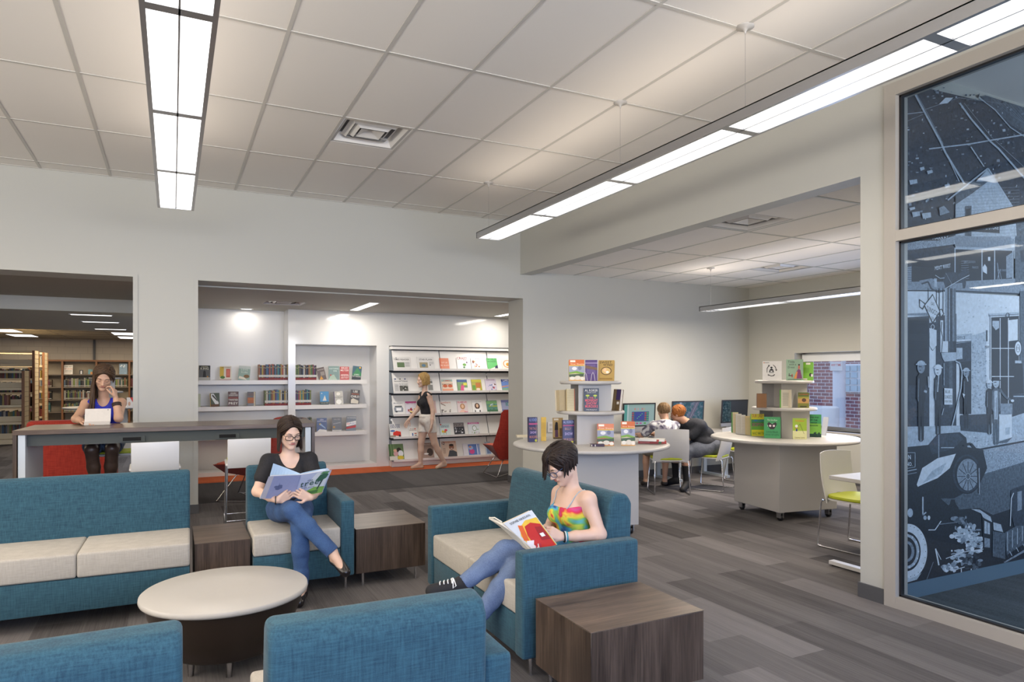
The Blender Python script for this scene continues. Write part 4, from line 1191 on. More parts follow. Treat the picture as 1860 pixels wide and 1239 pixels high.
mag('house magazine with an orange title, third tier', 801, 821, 2, .215, 'dcd8d0', [('t', 'Southern', .5, .84, .22, 'c8582a'), ('p', [(.05, .8), (.5, .6), (.45, .68), (.1, .85)], '6a3a20')] + blobs(Rn(9), 10, ['3a2a24', '7a5a40', '8a8a88'], (.1, .9), (.05, .4), (.05, .1)), card=1)
mag('celebrity magazine with a blond woman, third tier', 832, 850.5, 2, .215, 'd8c8c8', [('t', 'GLAMOUR', .5, .84, .22, 'c03858'), ('e', .5, .55, .24, .24, 'b08050'), ('e', .5, .56, .13, .16, 'e0b898'), ('p', [(.1, .05), (.9, .05), (.6, .3), (.4, .3)], 'e0b8a8'), ('r', .6, .95, .02, .1, 'c02870')], card=1)
mag('celebrity magazine with a dark-haired woman on white, third tier', 859, 877, 2, .215, 'e8e6e4', [('t', 'DOWNTOWN', .5, .86, .18, 'a0a0a4'), ('e', .5, .55, .26, .26, '4a2c1c'), ('e', .5, .58, .13, .16, 'e0bc9c'), ('p', [(.15, .02), (.85, .02), (.62, .32), (.38, .32)], 'f0f0f0'), ('r', .2, .3, .02, .2, '282830'), ('r', .66, .78, .02, .2, '282830')], card=1)
mag('green village magazine, third tier', 885.5, 904.5, 2, .215, '5c8a78', [('r', 0, 1, .7, .95, '78a870'), ('r', .2, 1, .48, .56, 'b0b840'), ('r', 0, 1, .0, .2, '3a6a48')] + blobs(Rn(12), 8, ['b8ccd4', '38506a', '8ab0c0'], (.1, .9), (.2, .7), (.05, .12)), card=1)
mag('lilac magazine with a big number ten, third tier by the right jamb', 912.5, 931, 2, .22, '9aa0c0', [('t', '10', .55, .5, .5, '208a78'), ('r', 0, 1, .8, 1, '6a70a0'), ('r', 0, 1, .0, .2, '586aa0')], card=1)
mag('car magazine with a red sports car, fourth tier, leftmost', 709, 729, 3, .235, 'dcdad6', [('t', 'CAR AND', .5, .84, .22, '2a3a6a'), ('t', 'DRIVER', .5, .68, .26, '2a3a6a'), ('p', [(.25, .18), (.98, .05), (.98, .4), (.6, .48), (.3, .38)], 'c8281c'), ('e', .25, .48, .22, .06, '2a5aa0'), ('e', .85, .12, .1, .07, '1a1a1e'), ('r', 0, .5, .05, .15, '8a7a68')], card=1)
mag('small white catalogue with tools, fourth tier', 744.5, 758.5, 3, .16, 'e6e2da', [('t', 'Family', .4, .8, .2, '5a3a30'), ('t', 'Handyman', .45, .66, .2, '5a3a30'), ('r', .65, .85, .8, .9, 'c03828'), ('r', .3, .45, .1, .4, '2a5a98'), ('r', .6, .9, .3, .4, 'a83a28'), ('r', .6, .9, .12, .2, '404040')], card=1)
mag('mindfulness magazine with tulips, fourth tier', 800, 819, 3, .215, 'd0dcd8', [('e', .12, .9, .08, .05, 'c83020'), ('t', 'CREATIVE', .5, .76, .16, '48808a'), ('t', 'INSPIRED', .5, .64, .18, '386a88'), ('e', .25, .32, .1, .1, 'd8c828'), ('e', .55, .42, .14, .1, 'd83858'), ('e', .45, .3, .1, .1, 'd88020'), ('r', .3, .33, .08, .3, '3a8a3a'), ('r', .54, .57, .08, .35, '3a8a3a')], card=1)
mag('black and white fashion magazine, fourth tier', 826, 844.5, 3, .215, '2c2c34', [('r', 0, 1, .68, .95, '8a8080'), ('t', 'PEOPLE', .5, .74, .26, '28282c')] + blobs(Rn(14), 14, ['d8d8dc', '6a6a78', 'a0a0a8'], (.1, .9), (.1, .6), (.04, .1)), card=1)
mag('pink-titled garden magazine, fourth tier', 851.5, 872, 3, .215, 'd4d8dc', [('r', 0, 1, .85, .99, 'c8609a'), ('t', 'Country', .5, .86, .2, 'e8d0e0'), ('e', .55, .5, .2, .24, '8a9a80'), ('e', .55, .5, .15, .18, 'e0e4e8')] + blobs(Rn(15), 10, ['b06aa0', '6a8a50', 'a09a60'], (.1, .95), (.05, .4), (.03, .08)), card=1)
mag('large garden magazine with a seated couple, bottom tier, leftmost', 708, 734.5, 4, .275, '6a8458', [('r', 0, .12, 0, 1, '3a5a30'), ('r', .2, .26, .3, 1, '3a5a30'), ('e', .68, .55, .18, .22, '30281f'), ('e', .78, .4, .18, .2, 'dadcdf'), ('e', .45, .4, .16, .16, 'c89898'), ('e', .42, .6, .12, .09, 'd8a890'), ('r', .0, .55, 0, .25, 'c8c4b8'), ('e', .75, .15, .22, .12, 'c8b030')])
mag('magazine partly hidden by the walking woman, bottom tier', 761, 789, 4, .27, '9a8478', [('e', .75, .4, .2, .25, '3a2a24'), ('e', .5, .3, .15, .05, 'e0dcd8'), ('t', 'COMMUNITY', .5, .84, .14, 'd8ccc0')])
mag('magazine with a smiling man in a dark shirt, bottom tier', 804, 831, 4, .285, 'd0b8a4', [('t', 'MINNESOTA', .55, .88, .14, 'b04a28'), ('t', 'Q', .13, .8, .26, '384048'), ('p', [(.35, .02), (.98, .02), (.98, .3), (.75, .42), (.5, .42)], '3c3f46'), ('e', .66, .62, .17, .16, '8a5a40'), ('e', .66, .74, .16, .07, '241a16'), ('e', .66, .54, .08, .02, 'e8e0d8')] + paperlines(.08, .25, .25, .6, 6, '8a7060'))
mag('wide children magazine with a blue and pink cover, bottom tier', 842.5, 873.5, 4, .225, 'd8d8e0', [('r', .3, .97, .08, .92, '5878b8'), ('e', .5, .35, .15, .2, 'c84888'), ('e', .45, .65, .14, .16, '9ab0d8'), ('e', .42, .72, .07, .08, 'c88a70'), ('r', .8, .85, .1, .9, 'dde4f4'), ('r', .9, .93, .1, .9, 'b8c8e8')])
mag('magazine glimpsed beside the red chair, bottom tier', 883, 893, 4, .24, 'b8c4d4', [('r', .2, .9, .1, .6, '6a80a8')])

# ------------------------------------------------------------------ books on the round display stands
def at_depth(px, z, dep):
    d = ray(px, 681)
    return Vector((d[0] * dep, d[1] * dep, z))
def dbook(label, px0, px1, pyb, pyt, z, cover, shapes, lean=8, turn=0, t=.035, group=None, dep=None, **k):
    base = 6.86 if px0 < 1250 else 7.56
    if dep is None and 1 < z and px0 > 900: dep = base - (.19 if z > 1.4 else .235)
    p = at_z((px0 + px1) / 2, pyb, z + .0008) if dep is None else at_depth((px0 + px1) / 2, z + .0008, dep)
    dep = SN * p.x + CS * p.y
    rz = -math.atan2(p.x, p.y) + R(turn)
    return book(label, p, (px1 - px0) * dep / F_PX / max(.3, math.cos(R(turn))), (pyb - pyt) * dep / F_PX, t, cover, shapes, rz, lean, 0, group, **k)
ORANGE = [('r', 0, 1, .72, 1, 'c4622a'), ('r', .08, .42, .88, .97, 'e8e0d4'), ('t', 'River Blessing', .55, .76, .14, 'e8c8a0'), ('r', 0, 1, .38, .72, '8e93a8'), ('e', .35, .58, .16, .08, 'd8d8dc'), ('e', .7, .6, .12, .1, '6a7088'), ('r', 0, 1, .70, .73, 'd8c040'),
          ('p', [(0, .4), (.5, .46), (1, .36), (1, .3), (.4, .36), (0, .32)], '6f9a34'), ('p', [(0, .3), (1, .34), (1, .2), (0, .18)], '39503a'), ('e', .2, .12, .16, .08, 'd8d4c8'), ('e', .55, .14, .2, .1, 'cfc8ba'), ('e', .86, .1, .13, .08, 'dcd6ca'), ('r', 0, 1, 0, .03, 'd8a050')]
DNAME = {1: 'centre display', 2: 'window display'}
dbook('orange-banded paperback, left of the three on the top tier of the centre display', 1034, 1062, 688, 648, 1.4705, 'c9b89a', ORANGE, 15, 4, openness=14)
dbook('purple-backed paperback in a wire easel, top tier of the centre display', 1063, 1085, 688, 649, 1.4705, '4b3570', [('r', 0, 1, .82, .88, '8a7aa0')] + paperlines(.12, .85, .35, .8, 8, '7a6a98') + [('p', [(0, .6), (1, .5), (1, .62), (0, .75)], '6a5040')], 12, 0)
dbook('gold book with an oval portrait on the top tier of the centre display', 1086, 1115, 688, 649, 1.4705, 'a88a4a', [('t', 'SWEET', .45, .84, .22, '3a2a18'), ('t', 'WIND', .6, .72, .2, '3a2a18'), ('e', .5, .48, .34, .2, '5a4022'), ('e', .5, .48, .28, .16, 'c8a868'), ('e', .42, .52, .1, .09, 'd8b08a'), ('e', .58, .42, .1, .06, 'e4dccc'), ('r', .1, .9, .06, .14, '8a6a2a')], 15, -6)
for k, (px, py) in enumerate(((1063, 688), (1077, 688))):
    p = at_depth(px, 1.4707, 6.60); o = thing('book_easel', ['small wire easel at the left foot of the purple book', 'small wire easel in front of the purple book'][k], 'easel', p, -math.atan2(p.x, p.y), 'wire book easels')
    b = MB(); b.tube([(-.02, -.02, .002), (-.012, -.005, .06), (0, -.004, .085), (.012, -.005, .06), (.02, -.02, .002)], .0022, M['plastic'], 6); b.build('wire_frame', o)
dbook('open thick paperback showing its page edges, middle tier of the centre display', 1017, 1030, 744, 706, 1.1755, 'b8a888', [], 4, 38, .05, dep=6.72, page=PAGE, openness=12)
dbook('second paperback with page edges out, right of the first on the middle tier', 1030, 1044, 745, 705, 1.1755, 'c8b890', [('r', 0, 1, 0, 1, 'cfc3a0')] + paperlines(.0, 1, .02, .98, 30, 'b8a880') + [('r', .93, 1, 0, 1, 'b05030')], 2, 18, .03, dep=6.70)
dbook('navy mystery with pink title and yellow palm trees, middle tier of the centre display', 1060.5, 1088, 746, 704, 1.1755, '1c2c44', [('t', 'AL ROKER', .5, .86, .19, 'e4e0d8', .84, 1.1), ('t', 'and DICK LOCHTE', .5, .79, .09, 'd0ccc4', .6), ('e', .25, .68, .13, .04, 'b8c848'), ('r', .235, .265, .55, .68, 'b8c848'), ('e', .75, .68, .13, .04, 'b8c848'), ('r', .735, .765, .55, .68, 'b8c848'), ('t', 'THE', .5, .55, .14, 'e05a6a'), ('t', 'MIDNIGHT', .5, .42, .22, 'e05a6a', .84, 1.1), ('t', 'SHOW', .5, .29, .22, 'e05a6a', .84, 1.1), ('t', 'MURDERS', .5, .16, .22, 'e05a6a', .84, 1.1), ('t', 'A Billy Blessing Novel', .5, .05, .09, 'd8d4cc', .7)], 6, 2)
dbook('brown and purple book turned edge-on, middle tier of the centre display', 1111, 1124, 744, 705, 1.1755, '6a5638', [('r', 0, .4, 0, 1, '8a7450'), ('r', .45, 1, .5, 1, '3a2a5a'), ('r', .6, .9, .3, .42, 'e0dcd4')], 8, -50, dep=6.76)
dbook('dark purple mystery standing open at the left edge of the centre display', 961, 976.5, 803, 758, .8505, '2c2a52', [('t', 'AL ROKER', .5, .84, .3, '8aa0d8', .9, 1.5), ('r', 0, 1, .70, .76, 'b04a78'), ('t', 'THE TALK', .5, .5, .26, 'b87868', .9, 1.4), ('t', 'SHOW', .5, .34, .26, 'b8a0d0', .7, 1.4), ('t', 'MURDERS', .5, .16, .26, 'b87868', .9, 1.4), ('e', .8, .06, .14, .05, 'b8b840')], 2, 20, .045, openness=-30)
dbook('yellow-backed paperback behind the purple mystery on the centre display', 983, 992, 801, 758, .8505, 'd0a838', [('r', 0, 1, 0, 1, 'd8b040')] + paperlines(.1, .9, .2, .8, 14, 'b89028'), 0, 8, .02)
dbook('tan book with a woman in silhouette on the centre display', 1005, 1023, 797, 759, .8505, 'b39862', [('r', .1, .55, .88, .96, 'e4ddcf'), ('e', .35, .72, .13, .08, '1e1a1a'), ('p', [(.15, .4), (.5, .42), (.48, .68), (.2, .68)], '1e1a1e'), ('p', [(.18, .08), (.5, .08), (.48, .42), (.2, .42)], '5a3a58'), ('r', .65, .95, .1, .5, '6a5330'), ('r', 0, 1, 0, .06, '5a4526')], 5, 10)
dbook('blue-purple mystery in front of the tan book on the centre display', 1023, 1043.5, 806, 763, .8505, '2c2a58', [('t', 'AL ROKER', .5, .86, .24, 'a8b4e0', .9, 1.3), ('r', 0, 1, .74, .79, 'b04a78'), ('t', 'BILLY', .45, .58, .22, 'b88878', .8, 1.3), ('t', 'SHOW', .5, .36, .26, 'c0b0dc', .7, 1.3), ('t', 'MURDERS', .5, .12, .24, 'b88878', .9, 1.3), ('e', .8, .07, .12, .05, 'c8c040')], 3, 14, .045, openness=-14, page=PAGE)
dbook('orange and grey landscape paperback beside the purple spine, centre of the display table', 1085, 1115, 804, 764, .8505, 'b85a34', [(s if s[0] != 'r' or s[5] != 'c4622a' else ('r', 0.06, 1, .72, 1, 'cf7c58')) for s in ORANGE], 6, 3, .03, dep=6.53)
dbook('orange-banded landscape book at the right front of the centre display', 1128.5, 1153.5, 809.5, 765.5, .8505, 'c9b89a', ORANGE, 7, 6, .035)
def flatbook(label, px0, px1, py, z, d, t, cover, turn=0, pages=True, group=None, stripes=()):
    p = at_z((px0 + px1) / 2, py, z); dep = SN * p.x + CS * p.y; w = (px1 - px0) * dep / F_PX
    o = thing('book', label, 'book', p, -math.atan2(p.x, p.y) + R(turn), group)
    b = MB(); b.box(-w / 2, w / 2, 0, d, .0008, .003, H(cover)); b.box(-w / 2, w / 2, 0, d, t - .003, t, H(cover)); b.box(-w / 2, w / 2, 0, .003, .003, t - .003, H(cover))
    for u0, u1, c in stripes: b.box(-w / 2 + w * u0, -w / 2 + w * u1, -.0006, 0, .002, t - .002, H(c))
    b.build('cover', o)
    b = MB(); b.box(-w / 2 + .003, w / 2 - .003, .003, d - .003, .003, t - .003, PAGE); b.build('page_block', o)
    return o
flatbook('small dark-spined book lying flat in front of the grey landscape paperback', 1073, 1098, 811.5, .851, .07, .022, '3a2438', 8, stripes=((.05, .1, 'd8d4cc'), (.3, .36, 'd8d4cc')))
flatbook('red-spined paperback lying flat at the right edge of the centre display', 1160, 1210, 806, .851, .13, .028, 'b8483a', 4, stripes=((.05, .4, 'c86a5c'), (.72, .82, '3a7a48')))
flatbook('white paperback lying on top of the red-spined one', 1160, 1206, 802, .880, .13, .022, 'd8d4cc', -6, stripes=((.7, .8, 'a8443a'),))
flatbook('cream paperback lying flat at the left edge of the centre display', 939, 962, 795, .851, .12, .02, 'd8cdb0', 6)

dbook('white placard with arrows round a reader symbol, top tier of the window display', 1386, 1418.5, 686, 651, 1.4705, 'e6e3df', [('r', .05, .1, .89, .94, 'd07028'), ('r', .11, .35, .90, .93, '8a8680'), ('e', .47, .66, .06, .05, '1a1a1c'), ('p', [(.34, .42), (.60, .42), (.56, .56), (.50, .60), (.44, .60), (.38, .56)], '1a1a1c'), ('p', [(.42, .44), (.52, .44), (.52, .52), (.47, .49), (.42, .52)], 'e6e3df'), ('r', .35, .60, .38, .395, '1a1a1c'),
    ('p', [(.22, .40), (.25, .40), (.26, .60), (.34, .74), (.30, .76), (.22, .62)], '55524e'), ('p', [(.28, .80), (.38, .80), (.36, .70)], '55524e'), ('p', [(.55, .82), (.68, .72), (.74, .56), (.70, .56), (.64, .70), (.54, .79)], '55524e'), ('p', [(.66, .56), (.78, .56), (.72, .47)], '55524e'), ('p', [(.32, .27), (.45, .20), (.60, .22), (.66, .30), (.62, .32), (.56, .26), (.45, .24), (.36, .30)], '55524e'), ('p', [(.27, .26), (.36, .22), (.30, .34)], '55524e')], 4, -4, .004, name='placard', cat='sign')
dbook('sage green book with a lady in a purple skirt, top of the window display', 1429, 1457.5, 689, 651, 1.4705, '8aa890', [('t', 'Tilda', .3, .84, .2, '4a5a50', .4), ('t', 'with a', .38, .72, .16, '4a5a50', .4), ('t', 'Dress', .3, .58, .18, '4a5a50', .4), ('e', .76, .74, .05, .04, '3a2a28'), ('p', [(.70, .55), (.82, .55), (.80, .70), (.72, .70)], 'c86a5a'), ('p', [(.45, .08), (.95, .08), (.84, .5), (.72, .54), (.6, .4)], '7a3a6a'), ('p', [(.45, .08), (.62, .08), (.68, .42), (.6, .40)], 'd08a4a'), ('r', .14, .40, .20, .24, '3a3434'), ('r', .16, .20, .24, .33, '3a3434'), ('r', .33, .38, .14, .3, 'a03a3a'), ('r', .1, .9, .03, .06, '5a7060')], 3, -3, .03, spine='8a8460')
dbook('lime green book, rightmost on the top tier of the window display', 1458.5, 1476, 689, 656, 1.4705, '6fae2c', [('r', .3, .72, .87, .97, 'e4e0d4'), ('e', .76, .30, .14, .1, '1a1c1a'), ('r', .8, .98, .2, .34, 'e8e8e4'), ('r', .05, .45, .02, .1, 'dcd8cc')] + paperlines(.1, .6, .42, .72, 5, '5a9424'), 6, -8, .03)
dbook('paperback with brown page edges turned out, middle tier of the window display', 1375, 1392, 738.5, 712.5, 1.1755, '5a3a22', [('r', .04, .98, .02, .98, '8a6238')] + [('r', .1 + .11 * k, .12 + .11 * k, .02, .98, '6a4626') for k in range(8)], 0, 6, .04)
dbook('splayed paperback with a printed page showing, middle tier of the window display', 1417, 1437, 741, 708, 1.1755, '5a9a2a', [('r', .12, 1, 0, 1, 'cfc8b4')] + paperlines(.25, .9, .12, .86, 13, '8a8678'), 3, 4, .03, openness=-20)
dbook('yellow and brown novel with running figures, middle tier of the window display', 1450, 1468.5, 741, 713, 1.1755, 'a09a30', [('r', 0, 1, .72, 1, '5a6a28'), ('t', 'KATHERINE', .5, .84, .14, 'c83a2a'), ('r', 0, 1, .3, .6, 'c89a58'), ('e', .55, .5, .2, .12, '5a3a2a'), ('r', 0, 1, 0, .28, '7a7a28'), ('r', .2, .8, .05, .12, '303018')], 5, -6)
dbook('yellow-green mystery with pink and red title at the left of the window display', 1366, 1388, 792, 752, .8505, '6aa83a', [('r', 0, 1, .75, 1, 'd0cc30'), ('t', 'OUR LADY', .5, .84, .25, 'a02848', .9, 1.5), ('r', 0, 1, .45, .75, '3f8a3c'), ('t', 'of IMMACULATE', .5, .64, .18, '3a78b8', .9, 1.5), ('t', 'DECEPTION', .5, .44, .24, 'b03a70', .9, 1.5), ('r', 0, 1, 0, .28, 'd8d028'), ('t', 'NANCY MARTIN', .5, .06, .2, '4a7a20', .9, 1.6)], 4, 14, .05, openness=-10)
dbook('green book with two cat faces beside the yellow mystery', 1388.5, 1416.5, 796, 757.5, .8505, '3f9a5c', [('t', 'The Goodbye', .5, .82, .15, 'c8dcc8', .6), ('r', .22, .38, .55, .68, 'e0dcd8'), ('r', .42, .55, .55, .68, 'e0dcd8'), ('r', .58, .74, .55, .68, 'e0dcd8'), ('p', [(.2, .68), (.3, .76), (.5, .66), (.7, .76), (.78, .68), (.72, .54), (.6, .42), (.38, .42), (.26, .54)], '2a2428'), ('e', .38, .58, .07, .05, 'e8d8dc'), ('e', .6, .58, .07, .05, 'e8d8dc'), ('t', 'Little Black', .5, .26, .16, '1e5a34', .7), ('t', 'BOOK OF CATS', .5, .12, .14, '1e5a34', .8)], 3, -4, .04)
dbook('lime and cream book with a stick figure and fishing rod on the window display', 1441, 1464.5, 798, 760, .8505, '9ab830', [('t', 'Hidden', .5, .84, .2, 'd0702a'), ('r', 0, 1, 0, .4, 'd8d8a0'), ('e', .27, .62, .1, .07, 'e8e8e4'), ('r', .14, .42, .52, .54, 'c03a2a'), ('p', [(.22, .38), (.34, .38), (.32, .5), (.24, .5)], '2a2a8a'), ('p', [(.35, .6), (.52, .74), (.82, .26), (.80, .26), (.51, .71), (.35, .58)], '4a4a30'), ('t', 'Laura Lane', .5, .05, .16, '8a7a50', .7)], 5, 4, .03, openness=-12, page=PAGE2)
dbook('green novel titled in black over a treeline, right of the window display', 1465.5, 1490.5, 794, 753, .8505, '3f9a5a', [('r', 0, 1, .15, .6, '7ab848'), ('r', 0, 1, 0, .14, '1c4038'), ('t', 'THE END', .55, .84, .14, '143028', .6), ('t', 'OF THE', .5, .72, .14, '143028', .5), ('t', 'WASP', .52, .60, .14, '143028', .4), ('t', 'SEASON', .5, .48, .14, '143028', .6)] + blobs(Rn(5), 8, ['1c4038', '2a5a48'], (.05, .95), (.1, .2), (.04, .08)), 2, -2, .035)
dbook('thin grey-white booklet propped behind the treeline novel', 1491, 1499, 791, 757, .8505, 'b8bcc8', [], 12, -40, .012)
for k, (a, c, y, col) in enumerate(((1330, 1341, 786, '3f8a3a'), (1337, 1347, 788, 'c8c4b8'), (1346, 1354, 789, 'cfcabc'), (1354, 1363, 790, 'c0a878'))):
    dbook(['green-edged paperback, leftmost of the row standing at the window display\'s left edge', 'pale paperback, second of the row at the window display\'s left edge', 'off-white paperback, third of the row at the window display\'s left edge', 'tan page-edged paperback, rightmost of the row at the window display\'s left edge'][k],
          a, c, y, y - 37 + k, .8505, col, [('r', .1, 1, 0, 1, ['cbbd98', 'd6d2c8', 'd8d4ca', 'c8ad78'][k])] + paperlines(.15, .95, .05, .95, 20, 'b0a68c'), 2, 10 - k * 4, .05)

# ------------------------------------------------------------------ stack room: wall bookcases
bk = paint('bookcase_brown', (.20, .085, .03), .5); shm = C(.16, .13, .10, .6); bgk = C(.42, .36, .27, .7)
YB = 24.6
xs = [xat(p, YB) for p in (51, 112, 174, 234, 292)]
FZ = (1.547, 1.16, .78, .41, .06)
FARC = PAL + ['9ab83a', 'e0d8c8', 'c8b088', '6a8aa8', '8a3a2a']
CN.update({'9ab83a': 'lime', 'e0d8c8': 'white', 'c8b088': 'tan', '6a8aa8': 'pale blue', '8a3a2a': 'brick red'})
far_stuff = MB()
bays = ['leftmost bay, half behind the shelving ends', 'bay left of the woman in blue', 'bay directly behind the woman in blue', 'bay beside the opening jamb']
for i in range(4):
    x0, x1 = xs[i], xs[i + 1]
    t = thing('bookcase', 'brown-framed wall bookcase, ' + bays[i], 'bookcase', ((x0 + x1) / 2, YB + .2, 0), 0, 'wall bookcases of the stack room')
    b = MB(); b.box(x0, x0 + .04, YB, YB + .4, 0, 1.98, bk); b.box(x1 - .012, x1, YB, YB + .4, 0, 1.98, bk); b.build('side_panel', t, world=True)
    b = MB(); b.box(x0, x1, YB - .01, YB + .4, 1.94, 1.99, bk); b.build('top_board', t, world=True)
    b = MB(); b.box(x0 + .04, x1 - .012, YB + .38, YB + .4, 0, 1.94, bgk); b.build('back_panel', t, world=True)
    for z in FZ:
        b = MB(); b.box(x0 + .041, x1 - .013, YB + .02, YB + .38, z - .03, z, shm); b.build('shelf', t, world=True)
    for r_, z in enumerate(FZ[1:4]):
        x = x0 + .05
        end = x1 - .05 - (rng.uniform(.25, .45) if rng.random() < .5 else 0)
        if i == 0: end = x1 - .3
        rowname = ['upper', 'middle', 'lower'][r_]; ws = []
        while x < end:
            w = rng.uniform(.035, .055); ws.append((x, w)); x += w
        cols = colour_run(len(ws), FARC)
        for k, (x, w) in enumerate(ws):
            if i == 3 or (i == 2 and r_ == 2):
                far_stuff.box(x, x + w - .003, YB + .05, YB + .25, z, z + rng.uniform(.22, .28), H(mute(cols[k], .7), .5))
            else:
                spine(x, YB + .05, z + .001, w - .003, rng.uniform(.22, .28), .2, cols[k], False, spine_label(cols, k, rowname + ' far row ' + ['leftmost bay', 'left of the woman', 'behind the woman', ''][i]),
                      '%s row of the bookcase, bay %s' % (rowname, ['by the shelving ends', 'left of the woman in blue', 'behind the woman in blue', ''][i]))
def farbook(label, px0, px1, pyt, cover, shapes, z=FZ[0], py=None):
    x0, x1 = xat(px0, YB + .1), xat(px1, YB + .1); dep = SN * x0 + CS * YB
    return book(label, ((x0 + x1) / 2, YB + .1, z + .001), x1 - x0, (680 - pyt) * dep / F_PX, .03, cover, shapes, 0, 8)
farbook('white book with orange and black lettering, face-out on the far bookcase', 116, 132, 663, 'e4dfd4', [('t', 'THE ART', .5, .76, .2, '2a2a2a'), ('t', 'OF GOOD', .5, .52, .24, 'c85a28'), ('t', 'DESIGN', .5, .3, .2, '2a2a2a'), ('t', 'TODAY', .5, .1, .16, '2a2a2a')])
farbook('small dark book with a white arch on the far bookcase', 144, 151, 672, '20242c', [('p', [(.3, .05), (.3, .7), (.5, .85), (.7, .7), (.7, .05)], 'd8d8d8')])
farbook('small teal and orange book on the far bookcase', 160, 168, 671, '4f8a94', [('r', .5, 1, 0, .5, 'c88a4a')])
farbook('blue patterned book on the far bookcase, right of the woman', 216.5, 231, 660, '6a88a0', blobs(Rn(21), 10, ['d8dce0', '38506a', '8ab0c8'], (.1, .9), (.1, .9), (.05, .15)))

# ------------------------------------------------------------------ stack room: free-standing shelving ranges
cs = paint('cream_steel', (.55, .46, .30), .45)
def rangeunit(label, px, Y, Hh, depth, length, filled):
    x1 = xat(px, Y); x0 = x1 - length
    t = thing('shelving_range', label, 'shelving', ((x0 + x1) / 2, Y + depth / 2, 0), 0, 'free-standing shelving ranges')
    b = MB(); b.box(x1 - .03, x1 + .02, Y, Y + .06, 0, Hh, bk); b.box(x1 - .02, x1 + .02, Y + .06, Y + depth, 0, Hh, cs)
    for k in range(int(Hh / .11)): b.box(x1 + .02, x1 + .024, Y + .06, Y + depth, .05 + k * .11, .056 + k * .11, shm)
    b.box(x1 - .02, x1 + .03, Y + depth, Y + depth + .05, 0, Hh, bk)
    b.build('end_panel', t, world=True)
    nz = int((Hh - .1) / .32)
    for k in range(nz):
        z = .10 + k * (Hh - .1) / nz
        b = MB(); b.box(x0, x1 - .03, Y + .02, Y + depth - .02, z - .05, z, cs); b.box(x0, x1 - .03, Y + depth * .5 - .01, Y + depth * .5 + .01, z, z + .12, cs); b.build('shelf', t, world=True)
        x = x0
        while x < x1 - .1:
            run = rng.uniform(.2, .9)
            if rng.random() < filled:
                xe = min(x1 - .06, x + run)
                while x < xe:
                    w = rng.uniform(.025, .05)
                    far_stuff.box(x, x + w - .002, Y + .04, Y + .22, z, z + rng.uniform(.19, .25), H(mute(rng.choice(FARC), .7), .5)); x += w
            else: x += run
    b = MB(); b.box(x0, x1 - .03, Y, Y + depth, Hh - .05, Hh, cs); b.box(x0, x1 - .03, Y, Y + depth, 0, .05, cs)
    for xx in (x1 - 1.0, x1 - 2.0, x1 - 3.0): b.box(xx - .02, xx + .02, Y + depth / 2 - .02, Y + depth / 2 + .02, 0, Hh, cs)
    b.build('frame', t, world=True)
rangeunit('lowest cream shelving range with a brown-edged end, nearest at the far left', 42, 18.4, 1.62, .55, 4, .35)
rangeunit('tall cream shelving range with a brown-edged end, second from the left', 61, 20.0, 2.12, .55, 4, .75)
rangeunit('tall cream shelving range with a brown-edged end, closest to the wall bookcases', 79, 21.6, 2.12, .5, 4, .6)
o = far_stuff.build('shelved_books'); tag(o, 'mixed rows of distant books filling the cream shelving ranges', 'books', None, 'stuff')

# items on the third display stand
def d3(label, px0, px1, pyb, pyt, z, cover, shapes, name='book'):
    return dbook(label, px0, px1, pyb, pyt, z, cover, shapes, 8, 0, .02, name=name)
dbook('pink magazine on the top tier of the far white stand', 207, 223, 684, 667, 1.4705, 'c83248', [('t', 'Kids', .4, .78, .26, 'e8c8c8'), ('e', .5, .45, .3, .16, 'd89a90'), ('r', .1, .7, .08, .2, 'e0a0a0')], name='magazine', cat='magazine')
dbook('white booklet with red corner on the table of the far white stand', 231, 241, 741, 722, .8505, 'dcd4cc', [('p', [(.5, 1), (1, 1), (1, .5)], 'c03030'), ('e', .4, .4, .2, .2, 'c8a088')], name='booklet', cat='booklet')
# ================================================================== MURAL (flat printed wall picture, at its own wall, y = 2.97)
YM = 2.9665
class Mural:
    def __init__(s): s.b = MB(); s.k = 0
    def pt(s, px, py):
        x, y, z = on_y(px, py, YM)
        return (x, YM - .000010 * s.k, z)
    def poly(s, pts, tone):
        s.k += 1; s.b.add([s.pt(*p) for p in pts], [tuple(range(len(pts)))], TN[tone])
    def line(s, pts, w, tone):
        s.k += 1
        for (a, b_), (c, d) in zip(pts[:-1], pts[1:]):
            L = math.hypot(c - a, d - b_) or 1; nx, ny = -(d - b_) / L * w / 2, (c - a) / L * w / 2
            s.b.add([s.pt(a + nx, b_ + ny), s.pt(c + nx, d + ny), s.pt(c - nx, d - ny), s.pt(a - nx, b_ - ny)], [(0, 1, 2, 3)], TN[tone])
    def ell(s, cx, cy, rx, ry, tone, n=28, a0=0, a1=360):
        s.poly([(cx + rx * math.cos(R(a0 + (a1 - a0) * k / n)), cy + ry * math.sin(R(a0 + (a1 - a0) * k / n))) for k in range(n + (a1 - a0 < 360))], tone)
    def ring(s, cx, cy, rx, ry, w, tone, n=30, a0=0, a1=360):
        s.line([(cx + rx * math.cos(R(a0 + (a1 - a0) * k / n)), cy + ry * math.sin(R(a0 + (a1 - a0) * k / n))) for k in range(n + 1)], w, tone)
    def text(s, t, px, py, h, tone, wpx=None, slope=0.0):
        s.k += 1; a = Vector(s.pt(px, py)); c = Vector(s.pt(px, py - h)); size = (c - a).length / .7
        wid = (Vector(s.pt(px + wpx, py)) - a).length if wpx else None
        u = (Vector(s.pt(px + 20, py + 20 * slope)) - a).normalized()
        s.b.text(t, a, u, (0, 0, 1), size, TN[tone], 'l', wid)
